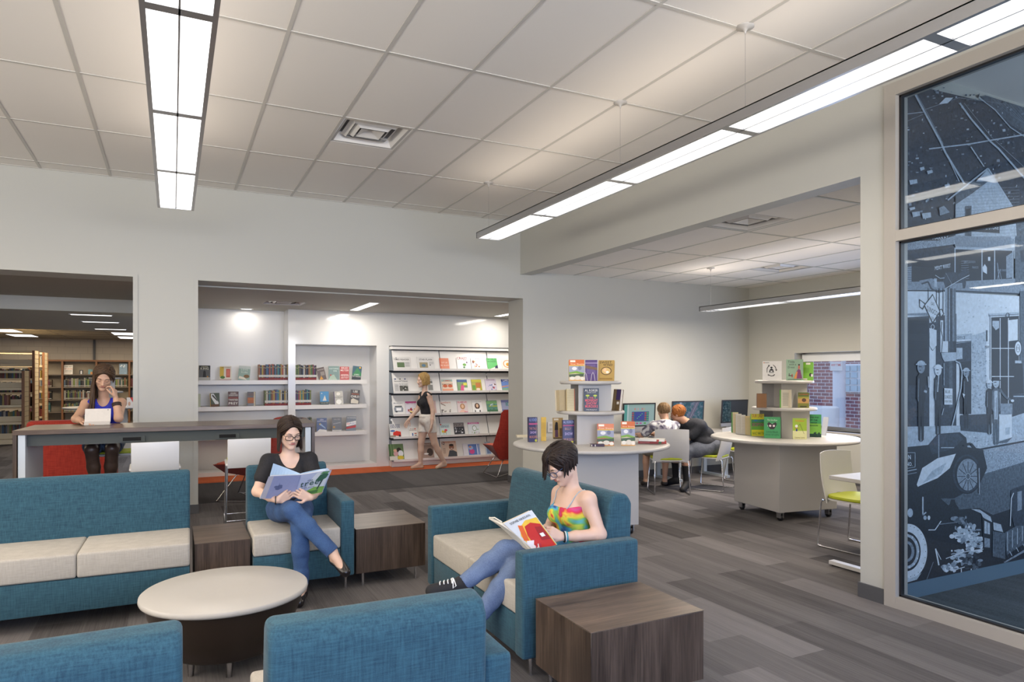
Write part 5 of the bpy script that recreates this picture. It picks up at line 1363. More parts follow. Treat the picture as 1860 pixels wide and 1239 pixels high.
def tone(name, c, sc, amp):
    m, nt, p = _new(name)
    f = noise_n(nt, coords(nt), sc, 5, .75)
    nt.links.new(ramp(nt, f, [(.35, tuple(x * (1 - amp) for x in c)), (.65, tuple(min(1, x * (1 + amp)) for x in c))]), p.inputs['Base Color'])
    p.inputs['Roughness'].default_value = .6
    return m
TN = {'k': tone('mural_ink', (.007, .012, .024), 60, .5), 'd': tone('mural_dark', (.024, .036, .060), 45, .6), 'g': tone('mural_dark_grey', (.075, .10, .135), 45, .5),
      'm': tone('mural_mid', (.22, .27, .34), 50, .35), 'l': tone('mural_light', (.42, .49, .58), 40, .22), 'w': tone('mural_white', (.66, .72, .80), 30, .10),
      'r': tone('mural_speckle', (.28, .34, .42), 140, .7)}
rm = random.Random(3)
q = Mural()
wx = 1990    # the picture runs on beyond the frame
# aerial town view
q.poly([(1640, 150), (wx, 150), (wx, 470), (1640, 470)], 'd')
# clip the sheet to the ceiling line: sheet top is the wall top
q.poly([(1790, 160), (wx, 210), (wx, 300), (1838, 228), (1780, 175)], 'g')
for k in range(26):
    x0 = 1800 + k * 8; q.line([(x0, 170 + k * 2), (x0 + 40, 212 + k * 5)], .6, 'm')
def scatter(n, poly_fn, tones, smin, smax):
    for _ in range(n):
        x, y = poly_fn(); a = rm.uniform(smin, smax); h = rm.uniform(smin * .5, smax * .7); sk = rm.uniform(-.6, .6) * a
        q.poly([(x, y), (x + a, y - h * .2), (x + a + sk * .3, y + h), (x + sk * .3, y + h * 1.1)], rm.choice(tones))
scatter(330, lambda: (rm.uniform(1645, 1990), rm.uniform(165, 400)), 'kkgmmkl', 1.0, 6)
scatter(150, lambda: (rm.uniform(1645, 1990), rm.uniform(230, 400)), 'mllgwk', .7, 3.2)
scatter(60, lambda: (rm.uniform(1645, 1860), rm.uniform(150, 200)), 'kggm', 1, 5)
for pts, w in (([(1661, 172), (1680, 208), (1707, 258), (1716, 278), (1752, 337)], 3.4), ([(1664, 172), (1684, 208), (1712, 262)], 1.0), ([(1742, 188), (1762, 216), (1798, 258), (1812, 270), (1856, 320), (1900, 372)], 3.2),
               ([(1750, 188), (1800, 250), (1860, 305)], .9), ([(1643, 208), (1676, 204)], 1.3), ([(1686, 271), (1760, 262), (1800, 255), (1860, 245), (1980, 225)], 2.4), ([(1680, 199), (1740, 178), (1860, 160), (1980, 140)], 1.0),
               ([(1777, 178), (1806, 200), (1834, 232), (1880, 262)], 1.8), ([(1643, 222), (1676, 208)], .7), ([(1720, 285), (1741, 330)], 1.4), ([(1762, 267), (1786, 303)], 2.0)):
    q.line(pts, w, 'l' if w > 1.2 else 'm')
q.poly([(1740, 137), (1762, 134), (1776, 146), (1756, 156)], 'm')
q.poly([(1704, 190), (1716, 178), (1730, 178), (1720, 188)], 'w')
for x, y, w, h in ((1650, 328, 14, 8), (1655, 386, 14, 9), (1673, 388, 16, 10), (1669, 305, 8, 6), (1682, 311, 10, 6), (1650, 378, 10, 5), (1714, 336, 9, 6)): q.poly([(x, y), (x + w, y - 2), (x + w + 1, y + h - 3), (x + 2, y + h)], 'l')
q.poly([(1704, 378), (1713, 374), (1724, 386), (1706, 392)], 'm')
# gabled store front
q.poly([(1734, 370), (1734, 470), (1860, 470), (1842, 384), (1792, 308)], 'l')
for k in range(22): q.line([(1734, 346 + k * 5.5), (1850, 340 + k * 5.5)], .5, 'm')
q.poly([(1734, 372), (1734, 340), (1760, 330), (1793, 330), (1764, 352)], 'g')
q.poly([(1842, 384), (1990, 330), (1990, 520), (1852, 520)], 'g')
for k in range(9): q.line([(1850, 392 + k * 13), (1990, 350 + k * 13)], .6, 'm')
for k in range(6): q.poly([(1866 + k * 20, 400), (1872 + k * 20, 398), (1872 + k * 20, 420), (1866 + k * 20, 422)], 'd')
q.line([(1720, 364), (1793, 306), (1840, 380)], 2.6, 'l')
q.poly([(1751, 375), (1763, 374), (1763, 432), (1751, 433)], 'g'); q.poly([(1753, 380), (1761, 379), (1761, 400), (1753, 401)], 'k')
# store band and signs
q.poly([(1642, 425), (1642, 456), (1733, 444), (1733, 415)], 'r')
q.poly([(1643, 428), (1734, 424), (1734, 437), (1643, 438)], 'k')
q.text('MEAT', 1650, 436, 8, 'w', 28); q.text('MARKET', 1692, 435.5, 8, 'w', 40)
q.poly([(1764, 410), (1814, 405), (1814, 424), (1764, 421)], 'k'); q.text('GENERAL STORE', 1766, 417, 7, 'w', 46)
q.poly([(1642, 455), (1734, 440), (1840, 446), (1840, 434), (1734, 428)], 'r')
q.poly([(1733, 430), (1835, 430), (1835, 452), (1733, 448)], 'm')
q.poly([(1642, 455), (1732, 448), (1732, 528), (1642, 528)], 'd'); q.poly([(1655, 474), (1732, 470), (1732, 522), (1655, 520)], 'k')
q.poly([(1643, 486), (1654, 484), (1654, 520), (1643, 520)], 'm')
for k in range(8): q.line([(1643, 488 + k * 4), (1654, 488 + k * 4)], .7, 'd')
q.text('MEAT', 1696, 491, 7, 'w', 13, -.15); q.text('MARKET', 1711, 488, 7, 'w', 14, -.15); q.line([(1697, 486), (1724, 480)], .5, 'w')
q.poly([(1734, 452), (1840, 452), (1840, 510), (1734, 524)], 'k')
q.poly([(1732, 450), (1840, 452), (1840, 456), (1732, 453)], 'l')
for x in (1733, 1782, 1805, 1838): q.line([(x, 452), (x, 524 if x < 1740 else 512)], 1.8, 'l')
q.text('DRY GOODS', 1749, 478, 4, 'm', 25); q.text('FANCY', 1764, 488, 4, 'm', 12); q.text('FINE SHOES', 1810, 493, 4, 'm', 18)
q.poly([(1783, 486), (1787, 480), (1791, 486), (1791, 498), (1784, 494)], 'w'); q.poly([(1793, 467), (1797, 467), (1797, 474), (1793, 474)], 'w')
q.poly([(1826, 466), (1838, 458), (1838, 504), (1826, 506)], 'm')
for k in range(9): q.line([(1744, 475 + k * 4), (1758, 474 + k * 4)], .6, 'm')
q.line([(1810, 478), (1813, 508)], 1.4, 'm'); q.line([(1809, 510), (1814, 492), (1818, 510)], 1, 'm')
q.poly([(1642, 512), (1734, 512), (1860, 505), (wx, 500), (wx, 540), (1642, 530)], 'm')
q.poly([(1842, 430), (wx, 400), (wx, 545), (1842, 515)], 'g')
for k in range(7): q.poly([(1852 + k * 18, 455), (1858 + k * 18, 454), (1858 + k * 18, 475), (1852 + k * 18, 476)], 'd')
# horse
q.poly([(1712, 502), (1716, 496), (1730, 494), (1741, 497), (1748, 490), (1752, 487), (1757, 493), (1760, 500), (1755, 501), (1752, 504), (1753, 516), (1751, 524), (1747, 524), (1746, 514), (1726, 516), (1722, 524), (1716, 524), (1713, 515), (1711, 510)], 'd')
q.line([(1716, 524), (1747, 506), (1759, 500)], .9, 'w'); q.line([(1716, 496), (1730, 521)], .6, 'm')
q.poly([(1668, 510), (1690, 506), (1698, 508), (1690, 514), (1676, 518), (1670, 516)], 'm'); q.line([(1697, 500), (1706, 506), (1714, 505)], 1.2, 'l'); q.poly([(1695, 506), (1700, 506), (1700, 522), (1695, 522)], 'l')
# filling station
q.poly([(1642, 526), (wx, 548), (wx, 780), (1642, 780)], 'w')
q.line([(1642, 528), (1738, 529), (1850, 534), (wx, 540)], 2.4, 'k')
q.line([(1672, 516), (1684, 512), (1690, 525), (1702, 531), (1714, 528)], 3, 'd')
scatter(120, lambda: (rm.uniform(1740, 1848), rm.uniform(545, 700)), 'lw', .8, 3)
q.poly([(1642, 570), (1690, 568), (1690, 574), (1642, 573)], 'm')
q.poly([(1642, 577), (1686, 574), (1686, 790), (1642, 790)], 'd')
q.poly([(1648, 580), (1684, 578), (1684, 700), (1648, 700)], 'k')
q.poly([(1698, 575), (1735, 570), (1735, 780), (1698, 780)], 'd')
for x, w, tn in ((1717, 5, 'l'), (1721, 2, 'k'), (1725, 6, 'g'), (1730, 3, 'd'), (1733, 2, 'k'), (1711, 1.2, 'k'), (1704, 1.5, 'd')): q.line([(x, 524), (x, 640 if x < 1722 else 740)], w, tn)
q.poly([(1716, 524), (1733, 524), (1733, 620), (1716, 620)], 'm')
for x, w, tn in ((1720, 2, 'k'), (1726, 4.5, 'd'), (1731, 1.2, 'k'), (1724, .8, 'k')): q.line([(x, 524), (x, 640)], w, tn)
q.line([(1684, 524), (1684, 545)], 1, 'k'); q.line([(1699, 526), (1699, 560)], 1, 'k')
# diamond sign
D_ = [(1692, 534), (1706, 566), (1692, 589), (1676, 555)]
q.poly([(1667, 543), (1674, 548), (1680, 552), (1674, 563), (1668, 558)], 'k'); q.poly([(1669, 546), (1674, 550), (1677, 553), (1673, 560), (1669, 557)], 'w')
q.poly([(1704, 562), (1709, 561), (1713, 570), (1708, 577), (1703, 572)], 'k'); q.poly([(1705, 564), (1708, 563), (1711, 570), (1707, 575)], 'w')
q.poly(D_, 'k'); q.poly([(1692, 537), (1704, 566), (1692, 585), (1678, 555)], 'w')
q.text('GAS', 1689, 554, 6, 'k', 6, .3); q.text('SUNOCO', 1681.5, 564, 9, 'k', 20, .55); q.text('OIL', 1689, 580, 5, 'k', 6, .3)
q.poly([(1685, 587), (1698, 585), (1699, 600), (1692, 604), (1686, 598)], 'd'); q.ring(1692, 594, 3, 4, 1, 'w', 12)
q.poly([(1686, 596), (1699, 600), (1699, 628), (1692, 637), (1686, 628)], 'w'); q.line([(1686, 604), (1686, 628), (1692, 637), (1699, 628)], .6, 'd')
q.poly([(1706, 582), (1711, 582), (1711, 640), (1706, 640)], 'w'); q.line([(1708.5, 585), (1707, 600), (1710, 612), (1708, 640)], 1.5, 'k')
q.poly([(1710, 620), (1720, 620), (1720, 640), (1710, 640)], 'w')
# shop door and window
q.poly([(1735, 608), (1764, 606), (1764, 616), (1735, 618)], 'l'); q.text('OFFICE', 1736, 616, 5, 'd', 26)
q.poly([(1735, 624), (1763, 621), (1763, 656), (1735, 657)], 'd'); q.poly([(1735, 632), (1746, 632), (1746, 652), (1735, 653)], 'l'); q.line([(1735, 622), (1764, 620)], 2, 'g')
q.poly([(1741, 657), (1762, 656), (1762, 752), (1741, 752)], 'k')
q.poly([(1762, 610), (1789, 602), (1789, 752), (1762, 752)], 'l'); scatter(170, lambda: (rm.uniform(1762, 1788), rm.uniform(610, 748)), 'rml', .8, 3)
q.poly([(1794, 570), (1848, 567), (1848, 572), (1794, 575)], 'l'); q.line([(1794, 574), (1848, 571)], .8, 'k'); q.ring(1827.5, 573, 3, 4, 1.4, 'k', 14)
q.poly([(1797, 577), (1848, 574), (1848, 752), (1797, 752)], 'k')
for x in (1814, 1829): q.line([(x, 578), (x, 740)], 1.3, 'w')
for y in (633, 684): q.line([(1799, y), (1846, y)], 1.3, 'w')
q.poly([(1828, 582), (1846, 580), (1846, 618), (1829, 620)], 'w'); q.poly([(1800, 583), (1812, 583), (1812, 596), (1806, 600), (1800, 592)], 'l')
q.line([(1790, 600), (1790, 620)], 2, 'k'); q.text('FREE AIR', 1787, 632, 4, 'k', 7)
q.line([(1797, 575), (1797, 710)], 1.6, 'w')
q.poly([(1850, 529), (wx, 535), (wx, 770), (1850, 760)], 'g')
# pumps
q.poly([(1707, 641), (1734, 640), (1734, 655), (1713, 657), (1709, 650)], 'l'); q.line([(1712, 660), (1712, 700)], 2, 'm')
q.line([(1733, 656), (1741, 660), (1745, 676), (1743, 705), (1734, 745), (1724, 784)], 3.2, 'k'); q.line([(1733, 656), (1741, 660), (1745, 676), (1743, 705), (1734, 745), (1724, 784)], 2.2, 'l')
q.ell(1846.5, 633, 7, 14, 'k'); q.ell(1846.5, 633, 5.6, 12.5, 'w'); q.ring(1846.5, 633, 3.2, 7, .8, 'd', 16); q.text('OIL', 1843.5, 635, 5, 'k', 6)
q.poly([(1841, 655), (1852, 655), (1853, 660), (1841, 660)], 'l'); q.poly([(1840, 661), (1855, 660), (1857, 715), (1838, 715)], 'k')
q.poly([(1837, 716), (1858, 716), (1858, 806), (1835, 806)], 'd'); q.line([(1838, 720), (1858, 720)], 2, 'l')
q.poly([(1858, 690), (1866, 690), (1866, 720), (1858, 715)], 'w')
# street in front
q.poly([(1642, 775), (1790, 772), (1858, 750), (wx, 742), (wx, 800), (1642, 830)], 'l'); scatter(120, lambda: (rm.uniform(1738, 1860), rm.uniform(785, 812)), 'rmw', .8, 3)
q.poly([(1814, 733), (1836, 733), (1836, 752), (1814, 752)], 'm'); q.poly([(1812, 755), (1835, 752), (1835, 795), (1812, 800)], 'w'); q.poly([(1823, 777), (1831, 776), (1831, 789), (1823, 790)], 'l')
q.poly([(1742, 754), (1790, 752), (1790, 786), (1742, 782)], 'd')
# people
def man(cx, top, h, coat, face='l', hat=None, w=1.0, shirt=None):
    hh = h * .13
    q.poly([(cx - 7 * w, top + h * .20), (cx - 3 * w, top + h * .16), (cx + 3 * w, top + h * .16), (cx + 7 * w, top + h * .21), (cx + 8 * w, top + h * .48), (cx + 5.5 * w, top + h * .52), (cx + 5 * w, top + h * .97), (cx + .8, top + h), (cx, top + h * .6), (cx - 1, top + h), (cx - 5 * w, top + h * .97), (cx - 5.5 * w, top + h * .5), (cx - 8 * w, top + h * .46)], coat)
    if shirt: q.poly([(cx - 3 * w, top + h * .2), (cx + 3 * w, top + h * .2), (cx + 3 * w, top + h * .62), (cx - 3 * w, top + h * .62)], shirt)
    q.ell(cx, top + hh * .62, hh * .36, hh * .6, face, 14)
    q.ell(cx, top + hh * .34, hh * .40, hh * .34, hat or 'k', 10, 180, 360); q.line([(cx - hh * .5, top + hh * .36), (cx + hh * .5, top + hh * .36)], hh * .12, hat or 'k')
    q.line([(cx - hh * .22, top + hh * .58), (cx + hh * .05, top + hh * .58)], hh * .08, 'k'); q.line([(cx - hh * .15, top + hh * .92), (cx + hh * .02, top + hh * .92)], hh * .06, 'd')
    q.line([(cx - 4 * w, top + h * .22), (cx - 5 * w, top + h * .5)], .8, 'm'); q.line([(cx + 1, top + h * .3), (cx, top + h * .6)], .7, 'd')
man(1670, 655, 148, 'k', 'm', 'l', 1.0); q.poly([(1676, 708), (1681, 710), (1680, 714), (1675, 712)], 'l'); q.line([(1683, 684), (1684, 704)], 1.4, 'w')
man(1701, 662, 130, 'k', 'w', 'w', .9); q.line([(1702, 682), (1700, 712)], 2, 'l'); q.line([(1711, 742), (1708, 754)], 1.2, 'l')
man(1752, 668, 112, 'k', 'm', 'l', .8); q.poly([(1745, 714), (1750, 717), (1747, 722)], 'w'); q.line([(1752, 682), (1755, 693)], 2, 'l')
man(1794, 690, 100, 'k', 'l', 'w', .8)
man(1806, 685, 124, 'g', 'l', 'k', 1.0, 'l'); q.line([(1812, 706), (1824, 722), (1836, 728)], 4, 'g'); q.ell(1836, 728, 3, 2.5, 'w', 10)
q.poly([(1800, 806), (1836, 794), (1826, 804)], 'g')
q.poly([(1712, 705), (1727, 706), (1727, 735), (1712, 735)], 'w'); q.text('BLUE', 1713.5, 714, 5, 'k', 9); q.text('SUNOCO', 1712.5, 724, 6, 'k', 14); q.text('FOR FUEL', 1713, 731, 4, 'k', 13)
# kerb and road
q.poly([(1730, 830), (1860, 802), (wx, 782), (wx, 868), (1700, 905), (1642, 930), (1642, 830)], 'r')
q.line([(1745, 822), (1860, 801), (wx, 782)], 3.2, 'k')
q.poly([(1642, 930), (1722, 880), (1760, 868), (1860, 838), (wx, 812), (wx, 1010), (1642, 1010)], 'g')
# old motor car
q.poly([(1642, 812), (1683, 808), (1700, 788), (1740, 785), (1752, 795), (1754, 812), (1782, 815), (1790, 850), (1776, 880), (1730, 905), (1664, 905), (1642, 900)], 'k')
q.poly([(1684, 808), (1702, 789), (1738, 787), (1746, 798), (1728, 815), (1690, 825)], 'd')
q.poly([(1662, 880), (1672, 850), (1700, 832), (1733, 824), (1722, 850), (1700, 868), (1672, 880), (1664, 884)], 'w'); q.poly([(1672, 878), (1690, 855), (1716, 840), (1706, 860)], 'l')
q.line([(1735, 822), (1745, 808), (1760, 806), (1774, 822), (1777, 842)], 5, 'k'); q.line([(1706, 813), (1730, 813)], 1.5, 'l'); q.line([(1702, 790), (1702, 832)], 2, 'm')
q.poly([(1642, 822), (1659, 822), (1659, 848), (1642, 851)], 'k'); q.line([(1642, 822), (1659, 822), (1659, 848), (1642, 851)], .8, 'l')
q.text('N', 1646, 834, 8, 'w', 6); q.text('NO.', 1643, 846, 7, 'w', 11)
q.line([(1642, 856), (1662, 852)], 1.5, 'l'); q.line([(1642, 862), (1662, 858)], 1.2, 'm')
q.ell(1753, 860, 27, 37, 'k', 36); q.ell(1755, 862, 20, 29, 'm', 32)
q.ring(1753, 860, 23.5, 33, 3.5, 'd', 36)
for k in range(12): q.line([(1755, 865), (1755 + 19 * math.cos(R(k * 30)), 865 + 27 * math.sin(R(k * 30)))], 1.2, 'k')
q.ell(1755, 865, 5, 7, 'g', 14); q.ring(1755, 865, 4, 5.5, 1, 'l', 14)
q.line([(1773, 842), (1775, 896)], 5, 'k'); q.line([(1775, 850), (1776, 898)], 1.2, 'l')
# locomotive and train
q.poly([(1642, 900), (1700, 900), (1720, 918), (1740, 925), (1775, 922), (1800, 935), (1860, 915), (wx, 895), (wx, 1080), (1642, 1080)], 'k')
q.poly([(1688, 945), (1688, 925), (1694, 918), (1700, 917), (1708, 920), (1711, 930), (1711, 950)], 'k'); q.poly([(1713, 945), (1713, 925), (1722, 915), (1724, 907), (1731, 907), (1733, 915), (1738, 922), (1738, 942)], 'k')
q.ell(1650, 930, 9, 14, 'k'); q.ell(1650, 931, 5, 8, 'l'); q.line([(1673, 902), (1673, 935), (1679, 930)], 2.5, 'l'); q.ell(1677, 940, 3, 4, 'l', 12); q.ell(1684, 940, 2.5, 4, 'w', 12)
q.ell(1647, 1001, 36, 52, 'k', 40); q.ell(1647, 1001, 34, 50, 'w', 40); q.ell(1643, 1001, 26, 36, 'k', 36)
q.ring(1643, 1001, 21, 29, 5, 'l', 34); q.ring(1643, 1001, 12, 17, 5, 'm', 24); q.ell(1643, 1001, 8, 11, 'k', 20)
for k in range(26): q.ell(1647 + 31 * math.cos(R(k * 13.8)), 1001 + 46 * math.sin(R(k * 13.8)), .7, .9, 'k', 6)
for k in range(14): q.ell(1643 + 22 * math.cos(R(k * 25)), 1001 + 30 * math.sin(R(k * 25)), 1.5, 2, 'w', 8)
q.poly([(1642, 1048), (1650, 1050), (1660, 1046), (1670, 1040), (1662, 1052), (1642, 1058)], 'l')
q.line([(1683, 962), (1695, 962), (1706, 946)], 1.6, 'w'); q.line([(1696, 996), (1702, 1026)], 2.5, 'w'); q.line([(1696, 996), (1706, 1016)], 1, 'w'); q.line([(1692, 1020), (1680, 1055)], .8, 'm')
def cloud(cx, cy, rx, ry, n, tones):
    for _ in range(n):
        a = rm.uniform(0, 6.28); d = rm.random() ** .6
        q.ell(cx + rx * d * math.cos(a), cy + ry * d * math.sin(a), rm.uniform(1.5, 6), rm.uniform(1.5, 5), rm.choice(tones), 8)
cloud(1750, 968, 26, 18, 60, 'wllm'); cloud(1765, 985, 20, 22, 50, 'wllm'); cloud(1735, 1010, 16, 14, 36, 'wllg'); cloud(1720, 1030, 15, 8, 24, 'wlm'); cloud(1760, 1020, 20, 14, 26, 'gdm'); cloud(1740, 945, 16, 8, 16, 'gm')
q.line([(1700, 952), (1735, 948)], 1.2, 'm'); q.line([(1714, 1014), (1745, 1002), (1794, 995)], 1.4, 'w')
q.poly([(1760, 924), (1775, 925), (1795, 938), (1798, 948), (1782, 940), (1778, 932)], 'l')
q.poly([(1780, 938), (1798, 950), (1798, 1000), (1782, 998)], 'k'); q.poly([(1784, 945), (1794, 950), (1794, 970), (1784, 968)], 'l'); q.line([(1789, 945), (1789, 970)], 1, 'k'); q.poly([(1784, 976), (1794, 978), (1794, 994), (1784, 993)], 'm')
q.poly([(1800, 948), (1814, 952), (1818, 966), (1801, 962)], 'l'); q.poly([(1799, 964), (1822, 968), (1822, 1015), (1799, 1010)], 'g')
q.poly([(1822, 966), (1860, 945), (wx, 905), (wx, 960), (1860, 985), (1824, 1008)], 'g')
for k in range(14): q.line([(1826 + k * 9, 966 - k * 3.6), (1826 + k * 9, 1000 - k * 6)], 1.1, 'l')
q.poly([(1832, 890), (1850, 882), (wx, 850), (wx, 940), (1838, 955), (1832, 930)], 'd'); q.line([(1831, 955), (1833, 905), (1837, 895)], 1.4, 'w')
for k in range(6): q.poly([(1844 + k * 14, 893 - k * 3), (1852 + k * 14, 891 - k * 3), (1852 + k * 14, 925 - k * 3), (1844 + k * 14, 928 - k * 3)], 'm')
q.line([(1820, 1022), (1860, 998), (wx, 945)], 4, 'm')
for k in range(20): q.line([(1824 + k * 6, 1004 - k * 3.4), (1828 + k * 6, 1012 - k * 3.4)], 1.2, 'l' if k % 2 else 'd')
for x in (1742, 1760, 1770): q.line([(x, 1032), (x, 1046)], 1.8, 'w')
q.line([(1738, 1032), (1748, 1029)], 1.4, 'w')
# keep only what lies on the wall: clamp to the printed sheet
for i, v in enumerate(q.b.v):
    q.b.v[i] = (min(max(v[0], 4.438), 6.55), v[1], min(max(v[2], .114), 3.60))
mu = q.b.build('wall_mural', recalc=False)
# face all prints toward the room
me = mu.data
bm = bmesh.new(); bm.from_mesh(me)
bmesh.ops.dissolve_degenerate(bm, dist=1e-6, edges=bm.edges)
for f in bm.faces:
    f.normal_update()
    if f.normal.y > 0: f.normal_flip()
bm.to_mesh(me); bm.free()
tag(mu, 'blue-toned wall mural of old town photographs, with a filling station and locomotive, behind the glass', 'mural')
# ================================================================== PEOPLE (signed-distance bodies meshed with surface nets)
V3 = lambda *a: np.array(a, dtype=np.float32)
def nrm(v):
    v = np.asarray(v, dtype=np.float32); return v / (np.linalg.norm(v) + 1e-9)
def cone(a, b, ra, rb=None, k=.02, op='+', tag=''):
    return dict(t='c', a=V3(*a), b=V3(*b), ra=ra, rb=rb if rb is not None else ra, k=k, op=op, tag=tag)
def ell(c, r, ax=None, k=.02, op='+', tag=''):
    return dict(t='e', c=V3(*c), r=V3(*r), ax=np.array(ax, dtype=np.float32) if ax is not None else np.eye(3, dtype=np.float32), k=k, op=op, tag=tag)
def inflate(p, d):
    q = dict(p)
    if q['t'] == 'c': q['ra'] = q['ra'] + d; q['rb'] = q['rb'] + d
    else: q['r'] = q['r'] + np.float32(d)
    return q
def sdf_mesh(prims, h, wobble=0.0):
    lo = np.min([np.minimum(p['a'], p['b']) - max(p['ra'], p['rb']) if p['t'] == 'c' else p['c'] - p['r'].max() for p in prims if p['op'] == '+'], axis=0) - 3 * h
    hi = np.max([np.maximum(p['a'], p['b']) + max(p['ra'], p['rb']) if p['t'] == 'c' else p['c'] + p['r'].max() for p in prims if p['op'] == '+'], axis=0) + 3 * h
    n = np.ceil((hi - lo) / h).astype(int) + 1
    F = np.full(tuple(n), .2, dtype=np.float32)
    for p in prims:
        if p['t'] == 'c':
            a = np.minimum(p['a'], p['b']) - max(p['ra'], p['rb']); b = np.maximum(p['a'], p['b']) + max(p['ra'], p['rb'])
        elif p['t'] == 'e': a, b = p['c'] - p['r'].max(), p['c'] + p['r'].max()
        if p['t'] != 'p':
            m = p['k'] + 3.2 * h
            i0 = np.clip(np.floor((a - m - lo) / h).astype(int), 0, n); i1 = np.clip(np.ceil((b + m - lo) / h).astype(int) + 1, 0, n)
        else: i0, i1 = np.zeros(3, int), n
        if np.any(i1 <= i0): continue
        sl = tuple(slice(x, y) for x, y in zip(i0, i1))
        X = (lo[0] + h * np.arange(i0[0], i1[0], dtype=np.float32))[:, None, None]
        Y = (lo[1] + h * np.arange(i0[1], i1[1], dtype=np.float32))[None, :, None]
        Z = (lo[2] + h * np.arange(i0[2], i1[2], dtype=np.float32))[None, None, :]
        if p['t'] == 'c':
            ba = p['b'] - p['a']; L2 = float(ba @ ba) + 1e-9
            x, y, z = X - p['a'][0], Y - p['a'][1], Z - p['a'][2]
            t = np.clip((x * ba[0] + y * ba[1] + z * ba[2]) / L2, 0, 1)
            d = np.sqrt((x - t * ba[0]) ** 2 + (y - t * ba[1]) ** 2 + (z - t * ba[2]) ** 2) - (p['ra'] + (p['rb'] - p['ra']) * t)
        elif p['t'] == 'e':
            x, y, z = X - p['c'][0], Y - p['c'][1], Z - p['c'][2]
            A = p['ax']; q = [(x * A[i][0] + y * A[i][1] + z * A[i][2]) for i in range(3)]
            k0 = np.sqrt(sum((q[i] / p['r'][i]) ** 2 for i in range(3))); k1 = np.sqrt(sum((q[i] / p['r'][i] ** 2) ** 2 for i in range(3))) + 1e-6
            d = k0 * (k0 - 1) / k1
        else:
            d = (X - p['a'][0]) * p['b'][0] + (Y - p['a'][1]) * p['b'][1] + (Z - p['a'][2]) * p['b'][2]
        k = max(p['k'], 1e-4); G = F[sl]
        if p['op'] == '+':
            hh = np.clip(.5 + .5 * (G - d) / k, 0, 1); F[sl] = G * (1 - hh) + d * hh - k * hh * (1 - hh)
        else:
            e = -d; hh = np.clip(.5 - .5 * (G - e) / k, 0, 1); F[sl] = G * (1 - hh) + e * hh + k * hh * (1 - hh)
    if wobble:
        gx = [lo[i] + h * np.arange(n[i], dtype=np.float32) for i in range(3)]
        F += wobble * (np.sin(gx[0] * 70)[:, None, None] * np.sin(gx[2] * 55 + 1)[None, None, :] + .6 * np.sin(gx[1] * 85 + 2)[None, :, None] * np.sin(gx[2] * 90)[None, None, :])
    # surface nets
    ins = F < 0
    c = np.zeros((n[0] - 1, n[1] - 1, n[2] - 1), dtype=np.int8)
    for dx in (0, 1):
        for dy in (0, 1):
            for dz in (0, 1): c += ins[dx:n[0] - 1 + dx, dy:n[1] - 1 + dy, dz:n[2] - 1 + dz]
    I, J, K = np.nonzero((c > 0) & (c < 8))
    cnt = np.zeros(len(I), np.float32); P = np.zeros((len(I), 3), np.float32)
    cor = [(0, 0, 0), (1, 0, 0), (0, 1, 0), (1, 1, 0), (0, 0, 1), (1, 0, 1), (0, 1, 1), (1, 1, 1)]
    for u, v in ((0, 1), (2, 3), (4, 5), (6, 7), (0, 2), (1, 3), (4, 6), (5, 7), (0, 4), (1, 5), (2, 6), (3, 7)):
        a, b = cor[u], cor[v]
        fa, fb = F[I + a[0], J + a[1], K + a[2]], F[I + b[0], J + b[1], K + b[2]]
        m = (fa < 0) != (fb < 0); t = np.where(m, fa / np.where(fa - fb == 0, 1, fa - fb), 0)
        for i in range(3): P[:, i] += np.where(m, a[i] + (b[i] - a[i]) * t, 0)
        cnt += m
    P = P / cnt[:, None] + np.stack([I, J, K], 1); P = lo + P * h
    idx = np.full(c.shape, -1, np.int64); idx[I, J, K] = np.arange(len(I))
    quads = []
    for ax in range(3):
        s0 = [slice(1, n[i] - 1) for i in range(3)]; s1 = list(s0); s0[ax] = slice(0, n[ax] - 1); s1[ax] = slice(1, n[ax])
        A, B = ins[tuple(s0)], ins[tuple(s1)]
        E = np.argwhere(A != B); off = np.array([1, 1, 1]); off[ax] = 0; E = E + off
        fl = ins[E[:, 0], E[:, 1], E[:, 2]]
        u, v = [(1, 2), (2, 0), (0, 1)][ax]
        def g(du, dv):
            e = E.copy(); e[:, u] -= du; e[:, v] -= dv; return idx[e[:, 0], e[:, 1], e[:, 2]]
        Q = np.stack([g(0, 0), g(1, 0), g(1, 1), g(0, 1)], 1)
        Q[~fl] = Q[~fl][:, ::-1]
        quads.append(Q)
    Q = np.concatenate(quads); Q = Q[(Q >= 0).all(1)]
    return P, Q[:, ::-1]
def sdf_obj(name, prims, h, mat, parent, wobble=0.0, matfn=None, mats=None):
    P, Q = sdf_mesh(prims, h, wobble)
    loc = np.array(parent.location, dtype=np.float32)
    me = bpy.data.meshes.new(name)
    me.vertices.add(len(P)); me.vertices.foreach_set('co', (P - loc).astype(np.float32).ravel())
    me.loops.add(len(Q) * 4); me.loops.foreach_set('vertex_index', Q.astype(np.int32).ravel())
    me.polygons.add(len(Q)); me.polygons.foreach_set('loop_start', np.arange(0, len(Q) * 4, 4, dtype=np.int32))
    try: me.polygons.foreach_set('loop_total', np.full(len(Q), 4, np.int32))
    except Exception: pass
    me.update(calc_edges=True)
    me.materials.append(mat)
    me.polygons.foreach_set('use_smooth', np.ones(len(Q), bool))
    bm = bmesh.new(); bm.from_mesh(me)
    bmesh.ops.smooth_vert(bm, verts=bm.verts, factor=.5, use_axis_x=True, use_axis_y=True, use_axis_z=True)
    bmesh.ops.recalc_face_normals(bm, faces=bm.faces)
    bm.to_mesh(me); bm.free()
    o = bpy.data.objects.new(name, me); COL.objects.link(o); o.parent = parent
    return o
